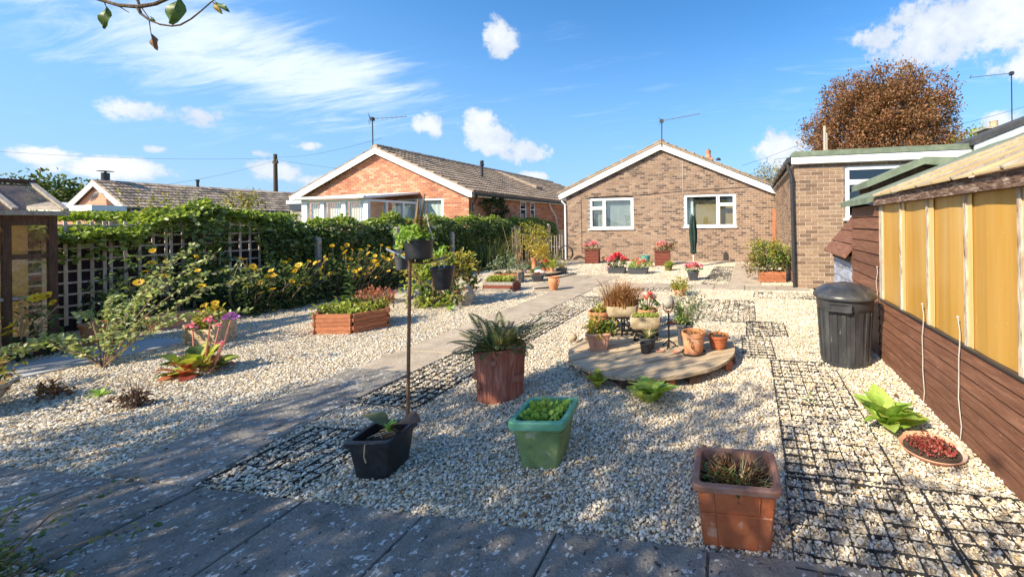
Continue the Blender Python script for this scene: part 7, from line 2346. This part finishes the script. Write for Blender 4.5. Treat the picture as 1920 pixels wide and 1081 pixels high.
# the tree over the camera: its crown shades the foreground, one thin branch hangs into view
ap = thing('cherry_tree', 'fruit tree whose bare twigs and few green leaves hang into the top left sky', 'tree', (-5.4, -3.0, 0))
mb = MB()
mb.tube([(0, 0, -.1), (.06, .05, .8), (.1, .1, 1.7), (.05, .2, 2.6), (.1, .2, 3.6)], [.16, .13, .11, .08, .04], 10)
CR = [((.5, .75, 3.4), (1.7, 1.2, 1.1)), ((1.6, 1.35, 3.3), (1.3, 1.15, .95)), ((3.1, .75, 3.0), (1.2, .95, .8)), ((-.9, .4, 3.2), (1.4, 1.0, .9)), ((1.2, .4, 4.0), (1.7, 1.4, .9))]
for (c, r) in CR:
    for i in range(13):
        u = rng.normal(size=3); u /= np.linalg.norm(u)
        e = np.array(c) + u * np.array(r) * .95
        mb.tube([(.08, .15, 1.9), tuple(np.array(c) * .6 + np.array([0, 0, 1.0])), tuple(e)], [.045, .022, .004], 5)


def bp(px, py, dd=1.9):
    u = (px - 1254) / 720; v = (419 - py) / 720
    uu = u * math.cos(ROLL) + v * math.sin(ROLL); vv = -u * math.sin(ROLL) + v * math.cos(ROLL)
    p = (rt * uu + fw + up * vv) * dd
    return Vector((p.x, p.y, p.z + EYE)) - Vector((-5.4, -3.0, 0))


main = [(.1, .2, 2.5), (1.2, 2.0, 2.75), (1.9, 3.6, 2.62), bp(120, -24), bp(150, -14), bp(186, -1), bp(222, 10), bp(258, 13), bp(290, 8), bp(318, -4), bp(350, -25)]
mb.tube(main, [.05, .03, .018, .010, .0095, .009, .0085, .0095, .008, .007, .006], 7)
sub = [bp(258, 13), bp(264, 26), bp(280, 38), bp(300, 46), bp(322, 49), bp(338, 47), bp(358, 36), bp(378, 20), bp(396, 4), bp(412, -6)]
mb.tube(sub, [.0075, .006, .005, .0045, .004, .0042, .0035, .003, .0028, .002], 6)
mb.tube([bp(256, -6), bp(262, 12)], [.006, .005], 5)
mb.tube([bp(257, 0), bp(268, 18), bp(282, 38)], [.003, .0025, .002], 5)
mb.tube([bp(280, 40), bp(282, 56), bp(284, 66)], [.0022, .0018, .0015], 4)
mb.tube([bp(195, 3), bp(199, 13)], [.003, .0018], 4)
mb.tube([bp(220, 10), bp(242, 24)], [.004, .0015], 4)
mb.build('branch', MAT['bark'], ap, True)
for (c, r) in CR:
    P, U = clumps(120, 18, c, r, .11, .15)
    leafpart('crown', ap, LF['appleleaf'], P, U, .09 * rng.uniform(.7, 1.3, len(P)), .55, .1, .15, True)


def hang_leaf(a, b, wd, mat, curl=.2):
    a, b = bp(*a), bp(*b)
    d_ = (b - a); L_ = d_.length; d_.normalize()
    sd = d_.cross(fw).normalized()
    sd = (sd + fw * .5).normalized()
    nm = sd.cross(d_)
    mb = MB(); vs = []
    sh = [.05, .55, .92, 1.0, .85, .5, .03]
    for i in range(7):
        t_ = i / 6
        for s_ in (-1, -.5, 0, .5, 1):
            vs.append(a + d_ * L_ * t_ + sd * wd / 2 * sh[i] * s_ + nm * (abs(s_) * curl * wd * .5 + .010 * math.sin(t_ * 8) * abs(s_)))
    mb.add(vs, [(i * 5 + j, (i + 1) * 5 + j, (i + 1) * 5 + j + 1, i * 5 + j + 1) for i in range(6) for j in range(4)])
    o = mb.build('leaf', LF[mat] if isinstance(mat, str) else mat, ap, True)
    return o


hang_leaf((199, 12), (192, 53), .040, 'appleleaf')
hang_leaf((334, -4), (316, 44), .068, 'mid', .5)
hang_leaf((398, 3), (414, 24), .030, 'yellowgreen')
hang_leaf((402, 2), (428, 20), .030, 'appleleaf')
hang_leaf((282, 62), (289, 91), .030, 'brownleaf', .9)
hang_leaf((281, 30), (290, 41), .016, 'mid')

# dark shrub at the near left corner
ns = thing('shrub', 'dark leggy shrub in deep shade at the near left corner over the paving', 'shrub', (-2.72, .80, -.03))
mb = MB(); PP = []; DD = []
for i in range(22):
    a = rnd.uniform(-.4, 2.9); l = rnd.uniform(.10, .30)
    e = Vector((l * math.cos(a) * 1.0 + rnd.uniform(-.05, .05), l * math.sin(a) * .7 - .02, rnd.uniform(.08, .32)))
    mb.tube([(rnd.uniform(-.03, .03), rnd.uniform(-.03, .03), 0), (e.x * .4, e.y * .4, e.z * .6), e], [.005, .0035, .0015], 5)
    for k in range(34):
        q = rnd.uniform(.35, 1.0)
        PP.append(Vector((e.x * q, e.y * q, e.z * q ** .7)) + Vector((rnd.gauss(0, .016), rnd.gauss(0, .016), rnd.gauss(0, .014)))); DD.append((rnd.gauss(0, 1), rnd.gauss(0, 1), rnd.gauss(.2, .6)))
for (e, z) in (((.42, .30), .16), ((.36, .12), .10), ((.25, .32), .30)):
    pts = [(0, 0, 0), (e[0] * .5, e[1] * .5, z * .8), (e[0], e[1], z)]
    mb.tube(pts, [.004, .003, .0012], 5)
    for k in range(22):
        q = rnd.uniform(.4, 1); PP.append(Vector((e[0] * q, e[1] * q, z * (.3 + .7 * q))) + Vector((rnd.gauss(0, .01), rnd.gauss(0, .01), rnd.gauss(0, .01)))); DD.append((rnd.gauss(0, 1), rnd.gauss(0, 1), rnd.gauss(0, .6)))
mb.build('stem', MAT['driftwood'], ns)
leafpart('foliage', ns, LF['nettle'], PP, DD, .022 * rng.uniform(.7, 1.4, len(PP)), .6, .1, .1, True)

# fallen leaves
for i, (x, y, lb) in enumerate(((-.95, 1.62, 'dry brown leaf fallen on the near paving edge'), (-3.0, 4.9, 'dry brown leaf lying on the sunny path'), (-4.3, 2.9, 'dry tan leaf lying on sunny gravel right of the bergenia'), (1.02, 3.05, 'dry tan leaf on sunny gravel before the board wall'), (.33, 1.35, 'withered brown leaf on the gravel right of the square planter'))):
    t = thing('fallen_leaf', lb, 'leaf', (x, y, .022), i * 1.7)
    broad_leaf(.06, .03, .3, .4, wavy=.8).build('blade', LF['brownleaf'], t, True)
